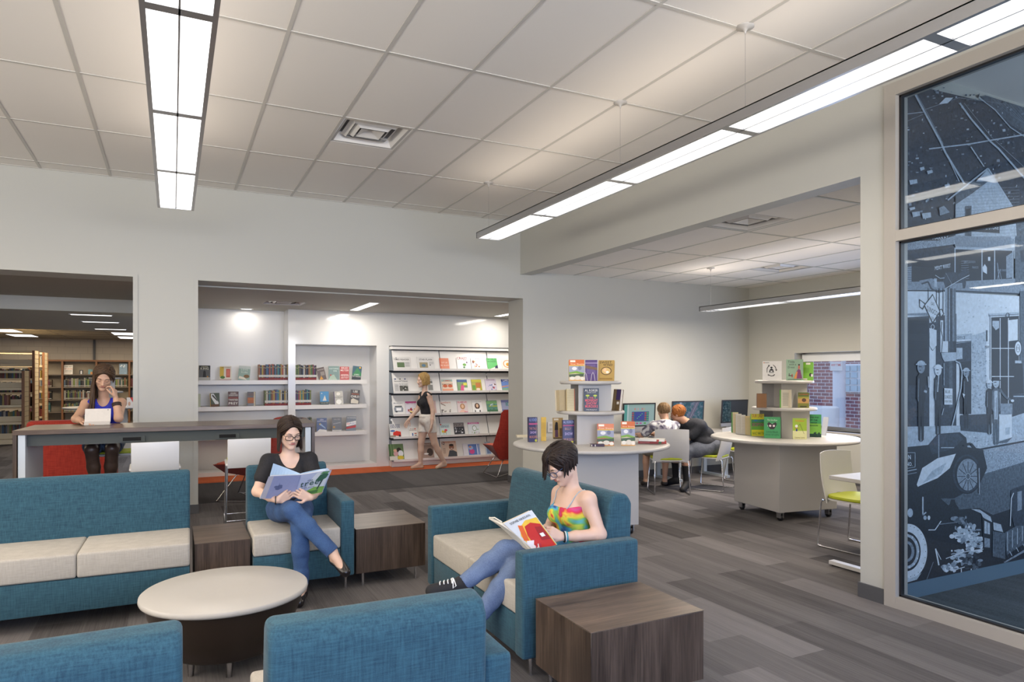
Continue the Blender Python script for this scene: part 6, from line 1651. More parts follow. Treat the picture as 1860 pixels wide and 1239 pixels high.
def cutplane(p, nvec, k=.004):
    """remove everything on the side nvec points to"""
    return dict(t='p', a=V3(*p), b=-nrm(nvec), k=k, op='-', tag='')

def eval_pts(prims, X):
    F = np.full(len(X), .5, np.float32)
    for p in prims:
        if p['t'] == 'c':
            ba = p['b'] - p['a']; t = np.clip(((X - p['a']) @ ba) / (float(ba @ ba) + 1e-9), 0, 1)
            d = np.linalg.norm(X - p['a'] - t[:, None] * ba, axis=1) - (p['ra'] + (p['rb'] - p['ra']) * t)
        else:
            q = (X - p['c']) @ p['ax'].T; k0 = np.linalg.norm(q / p['r'], axis=1); k1 = np.linalg.norm(q / p['r'] ** 2, axis=1) + 1e-6; d = k0 * (k0 - 1) / k1
        k = max(p['k'], 1e-4)
        if p['op'] == '+': h = np.clip(.5 + .5 * (F - d) / k, 0, 1); F = F * (1 - h) + d * h - k * h * (1 - h)
        else: e = -d; h = np.clip(.5 - .5 * (F - e) / k, 0, 1); F = F * (1 - h) + e * h + k * h * (1 - h)
    return F

class Fig:
    def surf(s, pts, off=0.0):
        """points moved onto the skin, then lifted by off"""
        X = np.array(pts, dtype=np.float32)
        for _ in range(5):
            f = eval_pts(s.P, X); e = .0012
            g = np.stack([eval_pts(s.P, X + V3(*(e if i == j else 0 for j in range(3)))) - f for i in range(3)], 1) / e
            X = X - g * ((f - off) / np.maximum((g * g).sum(1), .2))[:, None]
        return [tuple(float(c) for c in p) for p in X]
    def __init__(s, name, label, loc, J, hf, hu=(0, 0, 1), sc=1.0, fem=True, skin=(.62, .40, .30), h=.004, girth=1.0):
        s.J = {k: V3(*v) for k, v in J.items()}; s.h = h; s.sc = sc; s.fem = fem
        s.root = thing(name, label, 'person', loc)
        m, nt, p = _new('skin')
        f = noise_n(nt, coords(nt), 25, 3)
        nt.links.new(mixc(nt, f, tuple(x * .93 for x in skin), tuple(min(1, x * 1.05) for x in skin)), p.inputs['Base Color'])
        p.inputs['Roughness'].default_value = .5; p.inputs['Subsurface Weight'].default_value = .08; p.inputs['Subsurface Radius'].default_value = (.02, .008, .004)
        s.skin = m; s.skincol = skin
        J = s.J; s.P = []
        s.up = nrm(J['nb'] - J['pel']); s.rt = nrm(J['shR'] - J['shL']); s.fw = nrm(np.cross(s.up, s.rt)); s.rt = nrm(np.cross(s.fw, s.up))
        hrt = nrm(J['hpR'] - J['hpL']); hfw = nrm(np.cross([0, 0, 1], hrt))
        ax = [s.rt, s.fw, s.up]; hax = [hrt, hfw, nrm(np.cross(hrt, hfw))]
        g = girth; q = sc; A = s.P.append
        A(ell(J['pel'], (.155 * q * g, .115 * q * g, .10 * q * g), hax, tag='hips'))
        A(ell(J['waist'], ((.120 if fem else .135) * q * g, .090 * q * g, .115 * q), ax, .05, tag='torso'))
        A(ell(J['chest'], ((.135 if fem else .15) * q * g, .095 * q * g, .125 * q), ax, .05, tag='torso'))
        A(ell(J['chest'] * .45 + J['nb'] * .55 - s.fw * .01, (.135 * q, .068 * q, .065 * q), ax, .04, tag='torso'))
        if fem:
            for e in (-1, 1): A(ell(J['chest'] + s.fw * .070 * q + s.rt * e * .062 * q + s.up * .005, (.056 * q, .050 * q, .056 * q), ax, .02, tag='torso'))
        for S_ in 'RL':
            sh, el_, wr = J['sh' + S_], J['el' + S_], J['wr' + S_]
            A(cone(J['nb'] - s.up * .015, sh, .042 * q, .046 * q, .035, tag='torso'))
            A(cone(sh, el_, (.046 if fem else .050) * q * g, .037 * q, .03, tag='uarm'))
            A(cone(el_, el_ * .35 + wr * .65, .038 * q, .031 * q, .02, tag='farm')); A(cone(el_ * .35 + wr * .65, wr, .031 * q, .023 * q, .015, tag='farm'))
            hp, kn, an = J['hp' + S_], J['kn' + S_], J['an' + S_]
            A(cone(hp, hp * .45 + kn * .55, .086 * q * g, .072 * q * g, .03, tag='thigh')); A(cone(hp * .45 + kn * .55, kn, .072 * q * g, .054 * q, .02, tag='thigh'))
            back = nrm(np.cross(hrt, nrm(kn - an))) * -1
            A(cone(kn, kn * .62 + an * .38, .053 * q, .052 * q, .02, tag='calf')); A(cone(kn * .62 + an * .38, an, .052 * q, .034 * q, .02, tag='calf'))
            to = J['to' + S_]
            fd = nrm(to - an); heel = J.get('he' + S_, an - nrm(kn - an) * .035 - nrm(to - an) * .03)
            A(cone(an, heel, .034 * q, .030 * q, .015, tag='foot')); A(cone(heel, to, .030 * q, .024 * q, .02, tag='foot')); A(cone(an, to, .032 * q, .022 * q, .02, tag='foot'))
        # head
        hf = nrm(hf); hu = nrm(V3(*hu) - hf * float(V3(*hu) @ hf)); hr = nrm(np.cross(hf, hu)); s.H = (hr, hf, hu)
        A(cone(J['nb'] - s.up * .02, s.hp(0, -.025, -.06), (.047 if fem else .055) * q, (.047 if fem else .056) * q, .025, tag='neck'))
        c = lambda x, y, z: s.hp(x, y, z)
        R_ = [hr, hf, hu]; e = sc
        def E(x, y, z, rx, ry, rz, k, op='+'): A(ell(c(x, y, z), (rx * e, ry * e, rz * e), R_, k * e, op, 'head'))
        def K(a, b, ra, rb, k, op='+'): A(cone(c(*a), c(*b), ra * e, rb * e, k * e, op, 'head'))
        E(0, -.012, .035, .074, .092, .084, .02)
        E(0, .030, -.028, .056, .060, .074, .03)
        K((-.042, .012, -.055), (-.008, .066, -.092), .022, .017, .02); K((.042, .012, -.055), (.008, .066, -.092), .022, .017, .02)
        E(0, .071, -.093, .017, .014, .013, .012)
        for x in (-1, 1):
            E(x * .037, .060, -.018, .022, .020, .018, .015)
            E(x * .031, .099, .006, .017, .015, .011, .012, '-')
            E(x * .031, .073, .005, .0140, .0140, .0125, .003)
            E(x * .073, -.004, -.004, .008, .016, .028, .006)
        K((-.036, .074, .024), (.036, .074, .024), .013, .013, .014)
        K((0, .084, .012), (0, .103, -.026), .007, .0105, .010)
        E(0, .104, -.027, .010, .010, .008, .005)
        for x in (-1, 1): E(x * .011, .095, -.030, .0075, .009, .006, .004)
        K((-.016, .081, -.052), (.016, .081, -.052), .009, .009, .008)
        E(0, .090, -.0755, .014, .006, .004, .006, '-')
    def hp(s, x, y, z):
        hr, hf, hu = s.H; return s.J['hd'] + (hr * x + hf * y + hu * z) * s.sc
    def hand(s, S_, d, n, curl=(25, 30, 20), spread=.012, thumb=(.55, .75, .25), size=1.0, base=None):
        """d: towards the fingertips, n: out of the palm"""
        w = s.J['wr' + S_]; d = nrm(d); n = nrm(n - d * float(V3(*n) @ d)); lat = nrm(np.cross(d, n)) * (1 if S_ == 'L' else -1)
        q = size * s.sc; A = s.P.append
        kn = []
        for i in range(4):
            l = (.030 - .0195 * i) * q; b = w + d * (.082 - .004 * abs(i - 1.3)) * q + lat * l
            kn.append(b); A(cone(w + d * .012 * q + lat * l * .5, b, .014 * q, .0105 * q, .010, tag='hand'))
        cs = curl if isinstance(curl[0], (list, tuple)) else [curl] * 4
        for i in range(4):
            L = [(.040, .025, .020), (.044, .028, .021), (.041, .026, .020), (.032, .020, .018)][i]
            p = kn[i]; a = 0.0; sd = (1.5 - i) * spread
            for j in range(3):
                a += R(cs[i][j]); dd = nrm(d * math.cos(a) + n * math.sin(a) + lat * sd)
                e = p + dd * L[j] * q; A(cone(p, e, (.0088 - .0008 * j) * q, (.0080 - .0008 * j) * q, .0035, tag='hand')); p = e
        tb = w + d * .022 * q + lat * .022 * q; dd = nrm(d * thumb[0] + lat * thumb[1] + n * thumb[2]); e = tb + dd * .040 * q
        A(cone(tb, e, .0125 * q, .0100 * q, .008, tag='hand')); dd = nrm(d * (thumb[0] + .35) + lat * thumb[1] * .45 + n * (thumb[2] + .15)); f = e + dd * .030 * q; A(cone(e, f, .0095 * q, .0085 * q, .003, tag='hand')); A(cone(f, f + dd * .022 * q, .0085 * q, .0072 * q, .003, tag='hand'))
    def body(s):
        o = sdf_obj('body', s.P, s.h, s.skin, s.root); return o
    def wear(s, name, tags, d, mat, extra=(), cuts=(), h=None, wobble=.0012, keep=None):
        ps = [inflate(p, d if not isinstance(d, dict) else d[p['tag']]) for p in s.P if p['tag'] in tags and (keep is None or keep(p))]
        return sdf_obj(name, ps + list(extra) + list(cuts), h or s.h * 1.15, mat, s.root, wobble)
    def feat(s, name, fn, mat):
        b = MB(); fn(b, s.hp); o = b.build(name, s.root, world=True); return o
    def face(s, brow=(.05, .03, .02), lip=(.42, .12, .11), open_eyes=False, lash=True):
        q = s.sc
        T = lambda *P_: s.surf([s.hp(*p) for p in P_[:-1]], P_[-1])
        for e in (-1, 1):
            b = MB(); b.tube(T((e * .014, .0885, .0215), (e * .022, .0885, .0255), (e * .030, .0870, .0280), (e * .038, .0820, .0275), (e * .045, .0765, .0240), .0014), [.0012 * q, .0026 * q, .0028 * q, .0024 * q, .0012 * q], C(*brow, .8), 6); b.build('eyebrow', s.root, world=True)
            b = MB(); b.tube(T((e * .018, .0855, .0000), (e * .024, .088, -.0030), (e * .031, .0885, -.0042), (e * .038, .086, -.0030), (e * .044, .080, .0010), .0004), [.0007 * q, .0013 * q, .0015 * q, .0014 * q, .0009 * q], C(.02, .012, .01, .6), 5)
            b.build('eyelashes', s.root, world=True)
        b = MB(); lm = C(*lip, .4)
        b.tube(T((-.020, .080, -.0520), (-.010, .088, -.0492), (0, .0895, -.0502), (.010, .088, -.0492), (.020, .080, -.0520), .0008), [.0012, .0028, .0026, .0028, .0012], lm, 8)
        b.tube(T((-.018, .081, -.0535), (-.009, .087, -.0556), (.009, .087, -.0556), (.018, .081, -.0535), .0006), [.0010, .0034, .0034, .0010], lm, 8)
        b.build('lips', s.root, world=True)
    def glasses(s, col, w=.026, hh=.018, r=.0019):
        T = lambda *p: tuple(s.hp(*p)); b = MB(); m = C(*col, .6)
        for e in (-1, 1):
            pts = []
            for k in range(25):
                a = 2 * math.pi * k / 24; cx = math.copysign(abs(math.cos(a)) ** .7, math.cos(a)); cz = math.copysign(abs(math.sin(a)) ** .7, math.sin(a))
                pts.append(T(e * .034 + cx * w, .104 - abs(e * .034 + cx * w) * .22, -.001 + cz * hh))
            b.tube(pts, r * s.sc, m, 6, caps=False)
            b.tube([T(e * .060, .091, .010), T(e * .071, .055, .012), T(e * .079, .0, .010), T(e * .078, -.012, -.004)], r * s.sc * .9, m, 6)
        b.tube([T(-.009, .102, .004), T(0, .106, .007), T(.009, .102, .004)], r * s.sc, m, 6)
        b.build('glasses', s.root, world=True)
    def hair(s, mat, locks, seed=1, cap=True, capcut=((0, .118, -.018), (.072, .090, .108)), rad=(.083, .100, .091), r=.010):
        """locks: list of (phi, part_xy, elevation_end, hang_length, forward_push, side_push)"""
        rg = random.Random(seed); T = s.hp; hr, hf, hu = s.H
        b = MB(); ctr = (0, -.016, .037)
        for (phi, part, el1, Lh, fp, sp) in locks:
            f0 = rg.uniform(-1, 1); px_, py_ = part
            d0 = nrm(V3(px_, py_, math.sqrt(max(.05, 1 - px_ ** 2 - py_ ** 2))))
            a, e = R(phi + rg.uniform(-3, 3)), R(el1 + rg.uniform(-3, 3)); d1 = nrm(V3(math.sin(a) * math.cos(e), math.cos(a) * math.cos(e), math.sin(e)))
            om = math.acos(max(-1, min(1, float(d0 @ d1)))); jit = 1.0 + rg.uniform(0, .06); pts = []
            for k in range(9):
                t = k / 8; dd = (math.sin((1 - t) * om) * d0 + math.sin(t * om) * d1) / (math.sin(om) + 1e-6)
                rr = jit * (1 + .035 * math.sin(t * 3.1))
                pts.append(T(ctr[0] + dd[0] * rad[0] * rr, ctr[1] + dd[1] * rad[1] * rr, ctr[2] + dd[2] * rad[2] * rr))
            end = pts[-1]; tang = nrm(pts[-1] - pts[-2]); L = Lh * rg.uniform(.9, 1.08)
            if L > .004:
                nseg = max(2, int(L / .022))
                for k in range(1, nseg + 1):
                    t = k / nseg; dirv = nrm(tang * max(0, .6 - t) + V3(0, 0, -1) * (.5 + t) + hf * fp * t + hr * sp * t)
                    end = end + dirv * L / nseg + V3(rg.uniform(-1, 1), rg.uniform(-1, 1), 0) * .0012; pts.append(end)
            m = len(pts); rs = [r * s.sc * (.55 + .45 * min(1, i / 3)) * (1 if i < m - 3 else (m - i) / 3.4) for i in range(m)]
            b.tube([tuple(p) for p in pts], rs, mat, 6, flat=.65, up=tuple(nrm(pts[0] - s.hp(*ctr))))
        if cap:
            ps = [ell(T(*ctr), tuple(x * s.sc * 1.0 for x in rad), [hr, hf, hu], .01), ell(T(*capcut[0]), tuple(x * s.sc for x in capcut[1]), [hr, hf, hu], .012, '-')]
            P, Q = sdf_mesh(ps, .005); b.add([tuple(p) for p in P.tolist()], [tuple(f) for f in Q.tolist()], mat, True)
        return b.build('hair', s.root, world=True, recalc=False)

def hairmat(name, dark, light):
    m, nt, p = _new(name)
    f = noise_n(nt, coords(nt, (1, 1, .15)), 160, 3, .7)
    nt.links.new(ramp(nt, f, [(.3, dark), (.7, light)]), p.inputs['Base Color'])
    p.inputs['Roughness'].default_value = .5; p.inputs['Specular IOR Level'].default_value = .25
    bump(nt, p, f, .3, .002)
    return m
def cloth(name, c1, c2, sc=60, bs=.2, rough=.85):
    m, nt, p = _new(name)
    f = noise_n(nt, coords(nt), sc, 4, .6); g = noise_n(nt, coords(nt), 9, 3, .6)
    nt.links.new(ramp(nt, mixc(nt, .5, f, g), [(.36, c1), (.64, c2)]), p.inputs['Base Color'])
    p.inputs['Roughness'].default_value = rough; bump(nt, p, mixc(nt, .7, f, g), bs, .006)
    return m
def tiedye(name, stops, scale, dist):
    m, nt, p = _new(name)
    w = nt.nodes.new('ShaderNodeTexNoise'); w.inputs['Scale'].default_value = scale; w.inputs['Detail'].default_value = 2.5; w.inputs['Distortion'].default_value = dist
    nt.links.new(coords(nt), w.inputs['Vector'])
    nt.links.new(ramp(nt, w.outputs['Fac'], stops), p.inputs['Base Color']); p.inputs['Roughness'].default_value = .8
    return m
def shoe(fig, S_, mat, name='shoe', d=.007, sole=None, cut=None):
    ps = [inflate(p, d) for p in fig.P if p['tag'] == 'foot']
    mid = (fig.J['anR'] + fig.J['anL']) / 2
    J = fig.J; own = [p for p in ps if min(np.linalg.norm(p['a'] - J['an' + S_]), np.linalg.norm(p['b'] - J['to' + S_]), np.linalg.norm(p['b'] - J['an' + S_])) < .085 and (np.linalg.norm(p['b'] - J['to' + S_]) < .02 or np.linalg.norm(p['a'] - J['an' + S_]) < .02)]
    if cut == 'low':
        an_, he_, to_ = J['an' + S_], J.get('he' + S_, J['an' + S_]), J['to' + S_]
        fd_ = nrm(to_ - he_); u_ = J['kn' + S_] - an_; u_ = nrm(u_ - fd_ * float(u_ @ fd_)); own = own + [cutplane(he_ + u_ * .026 * fig.sc + fd_ * .04, u_ - fd_ * .10)]
    elif cut: own = own + list(cut)
    return sdf_obj(name, own, .0045, mat, fig.root)

# ------------------------------------------------------------------ woman with the tree book, in the armchair
J = dict(pel=(.765, 5.235, .555), waist=(.762, 5.255, .695), chest=(.760, 5.235, .810), nb=(.760, 5.215, .925), hd=(.763, 5.170, 1.105),
         shR=(.618, 5.21, .905), shL=(.905, 5.19, .905), elR=(.535, 5.13, .705), elL=(.945, 5.09, .690), wrR=(.640, 4.895, .672), wrL=(.862, 4.890, .672),
         hpR=(.690, 5.19, .550), hpL=(.845, 5.19, .548), knR=(.722, 4.780, .615), knL=(.770, 4.775, .500), anR=(.955, 4.635, .345), anL=(.778, 4.765, .095),
         toR=(1.022, 4.530, .225), toL=(.742, 4.640, .032), heL=(.785, 4.785, .042), heR=(.975, 4.640, .290))
w1 = Fig('person', 'seated woman in glasses and a black top reading a tree book in the armchair', (.765, 5.1, .452), J, (.16, -.93, -.30), sc=.94, skin=(.64, .43, .33), h=.0036)
w1.hand('R', (.80, .10, .36), (.05, .9, .15), [(20, 25, 15), (28, 30, 20), (34, 35, 20), (40, 40, 20)], thumb=(.5, .6, -.3))
w1.hand('L', (-.80, .10, .36), (-.05, .9, .15), [(20, 25, 15), (28, 30, 20), (34, 35, 20), (40, 40, 20)], thumb=(.5, .6, -.3))
w1.body(); w1.face(); w1.glasses((.012, .009, .009), .0275, .019, .0026)
jn = w1.J
blk = cloth('black_jersey', (.006, .006, .008), (.016, .015, .018), 90)
sl = [cone(jn['sh' + k], jn['sh' + k] * .45 + jn['el' + k] * .55, .056, .056, .02) for k in 'RL']
w1.wear('top', ('torso',), .008, blk, extra=sl + [inflate(ell(jn['pel'] + V3(0, 0, .02), (.152, .115, .09)), .0)],
        cuts=[cone(jn['nb'] + V3(0, -.02, .04), jn['nb'] + V3(.004, -.09, -.015), .072, .062, .006, '-'), cone(jn['nb'] + V3(.003, -.09, -.015), jn['chest'] + V3(.010, -.125, .020), .062, .010, .006, '-')])
den = cloth('blue_denim', (.020, .052, .145), (.040, .095, .225), 160, .25)
w1.wear('jeans', ('hips', 'thigh', 'calf'), .008, den, extra=[cone(jn['anR'] + nrm(jn['knR'] - jn['anR']) * .10, jn['anR'] + nrm(jn['knR'] - jn['anR']) * .0, .046, .045, .02), cone(jn['anL'] + V3(0, 0, .1), jn['anL'], .046, .045, .02)], cuts=[cutplane(jn['anL'] + (jn['knL'] - jn['anL']) * .06, jn['anL'] - jn['knL'])] if False else [cutplane((0, 0, .11), (0, 0, -1)), cone(jn['anR'] + nrm(jn['anR'] - jn['knR']) * .04, jn['anR'] + nrm(jn['anR'] - jn['knR']) * .12, .055, .055, .004, '-')], wobble=.0016)
blkshoe = C(.014, .011, .012, .25)
for k in 'RL':
    a, t_ = jn['an' + k], jn['to' + k]
    shoe(w1, k, blkshoe, 'loafer', .006, cut='low')
hm = hairmat('dark_brown_hair', (.009, .005, .004), (.038, .021, .013))
rg = random.Random(5); lk = []
for i in range(170):
    e = -1 if i % 2 else 1; phi = e * rg.uniform(70, 176); front = abs(phi) < 90
    lk.append((phi, (.02 * e, rg.uniform(-.45, .50) if not front else rg.uniform(.35, .84)), rg.uniform(-18, -4), (.135 if abs(phi) < 130 else .115), .10 if front else -.06, .12 * e if front else 0))
w1.hair(hm, lk, 3, r=.0075)
b = MB(); T_ = w1.J; b.tube([tuple(jn['wrR'] + V3(math.cos(a) * .004 - .012, math.cos(a) * .027, math.sin(a) * .027)) for a in [k * math.pi / 8 for k in range(17)]], .0035, M['black'], 6, caps=False); b.build('bracelet', w1.root, world=True)

# the tree book, open, cover towards the camera
tb = thing('picture_book', 'large open picture book with a tree on its pale cover, held by the seated woman', 'book', (.755, 4.87, .70))
def sheet(b, A, B_, C_, D, mat, th, bulge=0.0, n=10, nv=Vector((0, -1, 0))):
    """curved leaf: A,B bottom left/right, D,C top left/right"""
    A, B_, C_, D = map(Vector, (A, B_, C_, D)); vs = []
    for off in (0, th):
        for j in range(2):
            for i in range(n + 1):
                t = i / n; p = (A.lerp(B_, t) if j == 0 else D.lerp(C_, t)); vs.append(tuple(p + nv * (math.sin(math.pi * t) * bulge) - nv * off))
    m = n + 1; fs = []
    for i in range(n):
        fs += [(i, i + 1, m + i + 1, m + i), (2 * m + i, 3 * m + i, 3 * m + i + 1, 2 * m + i + 1), (i, 2 * m + i, 2 * m + i + 1, i + 1), (m + i, m + i + 1, 3 * m + i + 1, 3 * m + i)]
    fs += [(0, m, 3 * m, 2 * m), (n, 2 * m + n, 3 * m + n, m + n)]
    b.add(vs, fs, mat, False)
BL, BM_, BR = Vector((.528, 4.905, .690)), Vector((.752, 4.955, .668)), Vector((.940, 4.880, .708))
TL, TM, TR = Vector((.575, 4.815, .850)), Vector((.785, 4.870, .838)), Vector((.985, 4.785, .872))
lav = H('8f96b8'); b = MB()
sheet(b, BL, BM_, TM, TL, lav, .003); sheet(b, BM_, BR, TR, TM, H('9aa3bd'), .003)
def onq(A, B_, C_, D, u, v, off): 
    p = A.lerp(B_, u).lerp(D.lerp(C_, u), v); nn = (B_ - A).cross(D - A).normalized(); nn = nn if nn.y < 0 else -nn
    return p + nn * off
def qpoly(b, Q, pts, mat, off): b.add([tuple(onq(*Q, u, v, off)) for u, v in pts], [tuple(range(len(pts)))], mat)
QL, QR = (BL, BM_, TM, TL), (BM_, BR, TR, TM)
qpoly(b, QL, [(0, 0), (.16, 0), (.16, 1), (0, 1)], H('b5b2ba'), .0006)
for cu, cv, r_ in ((.36, .52, .07), (.47, .55, .08), (.42, .44, .08), (.5, .48, .06)): qpoly(b, QL, [(cu + r_ * math.cos(a), cv + r_ * .8 * math.sin(a)) for a in [k * .7 for k in range(9)]], H('5a6488'), .0009 + r_ * .002)
qpoly(b, QL, [(.425, .48), (.435, .48), (.435, .68), (.425, .68)], H('39406a'), .0012)
qpoly(b, QR, [(0, 0), (.05, 0), (.05, 1), (0, 1)], H('7f88ab'), .0006)
qpoly(b, QR, [(.35, .35), (.95, .3), (.95, .98), (.55, .98), (.42, .7)], H('b4bcc4'), .0006)
qpoly(b, QR, [(.3, .0), (.98, .0), (.98, .28), (.62, .34), (.3, .16)], H('6f9a4c'), .0009)
qpoly(b, QR, [(.45, .04), (.8, .04), (.8, .18), (.45, .18)], H('3f6a3a'), .0012)
qpoly(b, QR, [(.72, .2), (.77, .2), (.86, .74), (.80, .74)], H('2c3c3c'), .0012)
qpoly(b, QR, [(.58, .62), (.74, .56), (.92, .68), (.95, .84), (.84, .93), (.68, .86)], H('2f5544'), .0015)
qpoly(b, QR, [(.66, .9), (.9, .88), (.96, .97), (.74, .99)], H('4f7a52'), .0015)
u_ = (BR - BM_).normalized(); v_ = (TM - BM_).normalized()
b.text('tree', onq(*QR, .12, .46, .007), u_, v_, .075, H('2f4a48'), 'l', width=.13, bold=.9)
b.text('the', onq(*QR, .32, .66, .006), u_, v_, .026, H('4a5a70'), 'l')
b.text('a life story', onq(*QR, .2, .36, .007), u_, v_, .018, H('4a5a70'), 'l', width=.09)
b.build('cover', tb, world=True, recalc=False)
b = MB(); up_ = Vector((.0, .025, .0)); paper = H('c9d3dd')
sheet(b, BL + up_ * .5, BM_ + up_ * .4, TM + up_ + Vector((0, 0, .0)), TL + up_ + Vector((.02, .02, .0)), H('d8dadf'), .012)
sheet(b, BL + Vector((.03, .05, 0)), BM_ + Vector((0, .02, 0)), TM + Vector((.01, .035, .005)), Vector((.618, 4.93, .922)), H('a9bfd4'), .001, -.03)
sheet(b, BM_ + up_ * .4, BR + up_ * .5, TR + up_ + Vector((-.01, .0, .004)), TM + up_, H('d8dadf'), .012)
sheet(b, BM_ + Vector((0, .02, 0)), BR + Vector((-.03, .03, 0)), TR + Vector((-.02, .02, .012)), TM + Vector((.01, .03, .008)), H('a9bfd4'), .001, -.02)
b.build('pages', tb, world=True, recalc=False)

# ------------------------------------------------------------------ woman in tie-dye on the loveseat
J = dict(pel=(2.085, 3.345, .525), waist=(2.075, 3.350, .630), chest=(2.048, 3.355, .735), nb=(2.055, 3.358, .858), hd=(1.985, 3.360, 1.018),
         shR=(2.050, 3.490, .830), shL=(2.075, 3.222, .834), elR=(2.02, 3.53, .640), elL=(2.105, 3.150, .652), wrR=(1.885, 3.385, .640), wrL=(1.905, 3.215, .645),
         hpR=(2.02, 3.41, .515), hpL=(2.02, 3.28, .510), knR=(1.635, 3.375, .560), knL=(1.650, 3.285, .480), anR=(1.400, 3.42, .400), anL=(1.44, 3.34, .220),
         toR=(1.238, 3.445, .378), heR=(1.420, 3.42, .370), toL=(1.33, 3.36, .135), heL=(1.45, 3.34, .165))
w2 = Fig('person', 'seated woman in a tie-dye top and jeans reading a paperback on the loveseat', (2.0, 3.35, .452), J, (-.83, -.05, -.56), (-.55, 0, .83), sc=.93, skin=(.60, .40, .31), h=.0036)
w2.hand('L', (-.80, .12, .35), (-.25, .9, -.25), [(18, 25, 20), (30, 35, 25), (38, 40, 25), (45, 45, 25)], thumb=(.6, .5, .35))
w2.hand('R', (-.85, -.05, .35), (-.2, -.9, .1), [(15, 22, 20), (26, 32, 22), (34, 36, 22), (40, 40, 22)], thumb=(.6, .5, .3))
w2.body(); w2.face(brow=(.02, .013, .01), lip=(.40, .13, .12)); w2.glasses((.02, .05, .12), .026, .017, .0022)
jn = w2.J
td = tiedye('rainbow_tie_dye', [(.30, (.02, .05, .22)), (.38, (.06, .32, .50)), (.44, (.16, .42, .08)), (.49, (.62, .52, .04)), (.545, (.55, .02, .04)), (.60, (.52, .03, .14)), (.66, (.08, .28, .50)), (.74, (.55, .52, .50))], 6.0, .9)
w2.wear('camisole', ('torso', 'hips'), .006, td, extra=[ell(jn['pel'] + V3(-.10, 0, .03), (.11, .10, .065))],
        cuts=[cutplane(jn['chest'] + V3(-.02, 0, .062), (-.22, 0, 1)), ell(jn['chest'] + V3(-.12, 0, .090), (.06, .055, .055), None, .01, '-'), cutplane((0, 0, .49), (0, 0, -1))])
b = MB()
for S_, yy in (('L', 3.262), ('R', 3.452)):
    b.tube(w2.surf([(1.940, yy, .775), (1.950, yy, .800), (1.965, yy, .830), (1.990, yy, .860), (2.030, yy, .885), (2.075, yy, .885), (2.110, yy, .850), (2.130, yy, .80), (2.135, yy, .75)], .0025), .0032, H('9aa8b2'), 6); b.build('shoulder_strap', w2.root, world=True); b = MB()
den2 = cloth('light_denim', (.085, .125, .235), (.145, .205, .335), 160, .25)
w2.wear('jeans', ('hips', 'thigh', 'calf'), .009, den2, cuts=[cutplane((0, 0, .56), (0, 0, 1))] if False else [cone(jn['pel'] + V3(0, -.1, .12), jn['pel'] + V3(0, .1, .12), .06, .06, .01, '-'), cone(jn['anR'] + nrm(jn['anR'] - jn['knR']) * .045, jn['anR'] + nrm(jn['anR'] - jn['knR']) * .12, .06, .06, .004, '-')], wobble=.002)
sock = C(.72, .72, .74, .8)
sdf_obj('sock', [cone(jn['anR'] + nrm(jn['knR'] - jn['anR']) * .03, jn['anR'], .038, .037, .01)], .005, sock, w2.root)
snk = C(.010, .010, .013, .8)
shoe(w2, 'R', snk, 'sneaker', .011, cut=[cone(jn['anR'] + nrm(jn['knR'] - jn['anR']) * .03, jn['anR'] + nrm(jn['knR'] - jn['anR']) * .10, .045, .05, .005, '-')])
b = MB()
hp_, tp_ = Vector(jn['heR'].tolist()), Vector(jn['toR'].tolist())
fd = (tp_ - hp_).normalized(); dn = Vector((-.12, 0, -1)).normalized(); dn = (dn - fd * dn.dot(fd)).normalized(); sd = fd.cross(dn)
out = []
for k in range(32):
    a = 2 * math.pi * k / 32; L = (tp_ - hp_).length / 2 + .036
    out.append((hp_ + tp_) / 2 + fd * math.cos(a) * L + sd * math.sin(a) * (.037 + .006 * math.cos(a)))
vs = [tuple(p + dn * .012) for p in out] + [tuple(p + dn * .038) for p in out]
b.add(vs, [tuple(range(32)), tuple(range(32, 64))[::-1]] + [(i, 32 + i, 32 + (i + 1) % 32, (i + 1) % 32) for i in range(32)], C(.78, .78, .76, .6)); b.build('sneaker_sole', w2.root, world=True)
b = MB()
lc = C(.8, .8, .8, .8)
def onshoe(P_): return w2.surf([tuple(p) for p in P_], .0145)
for k in range(4):
    c_ = hp_.lerp(tp_, .40 + .12 * k) - dn * .045
    b.tube(onshoe([c_ - sd * .024 + dn * .008, c_ - sd * .010, c_ + sd * .010 + fd * .008, c_ + sd * .024 + dn * .008 + fd * .010]), .0032, lc, 5)
c_ = hp_.lerp(tp_, .38) - dn * .05
for e in (-1, 1):
    b.tube(onshoe([c_, c_ + sd * e * .016, c_ + sd * e * .034 + dn * .02 - fd * .006, c_ + sd * e * .036 + dn * .03 + fd * .012, c_ + sd * e * .018 + dn * .008 + fd * .006, c_]), .0032, lc, 5)
b.build('shoelaces', w2.root, world=True)
shoe(w2, 'L', snk, 'sneaker', .011)
hm2 = hairmat('near_black_hair', (.006, .004, .004), (.028, .016, .012))
rg = random.Random(8); lk = []
for i in range(250):
    # her left (negative right axis) is the near side; part above her left brow, fringe sweeps to her right and down
    if i < 90: lk.append((rg.uniform(-4, 62), (-.30, rg.uniform(.10, .72)), rg.uniform(8, 22), rg.uniform(.050, .080), .12, .05))
    elif i < 190: lk.append((-rg.uniform(66, 178), (-.28, rg.uniform(-.5, .78)), rg.uniform(-14, -2), rg.uniform(.045, .068), -.25 if i % 2 else -.05, .12))
    else: lk.append((rg.uniform(60, 180), (.0, rg.uniform(-.5, .5)), rg.uniform(-22, -6), .045, -.05, 0))
w2.hair(hm2, lk, 4, capcut=((0, .125, -.030), (.075, .092, .112)), rad=(.090, .110, .096), r=.0085)
b = MB()
wv = Vector(jn['wrL'].tolist()); fdv = Vector((jn['elL'] - jn['wrL']).tolist()).normalized(); s1 = fdv.cross(Vector((0, 0, 1))).normalized(); s2 = fdv.cross(s1)
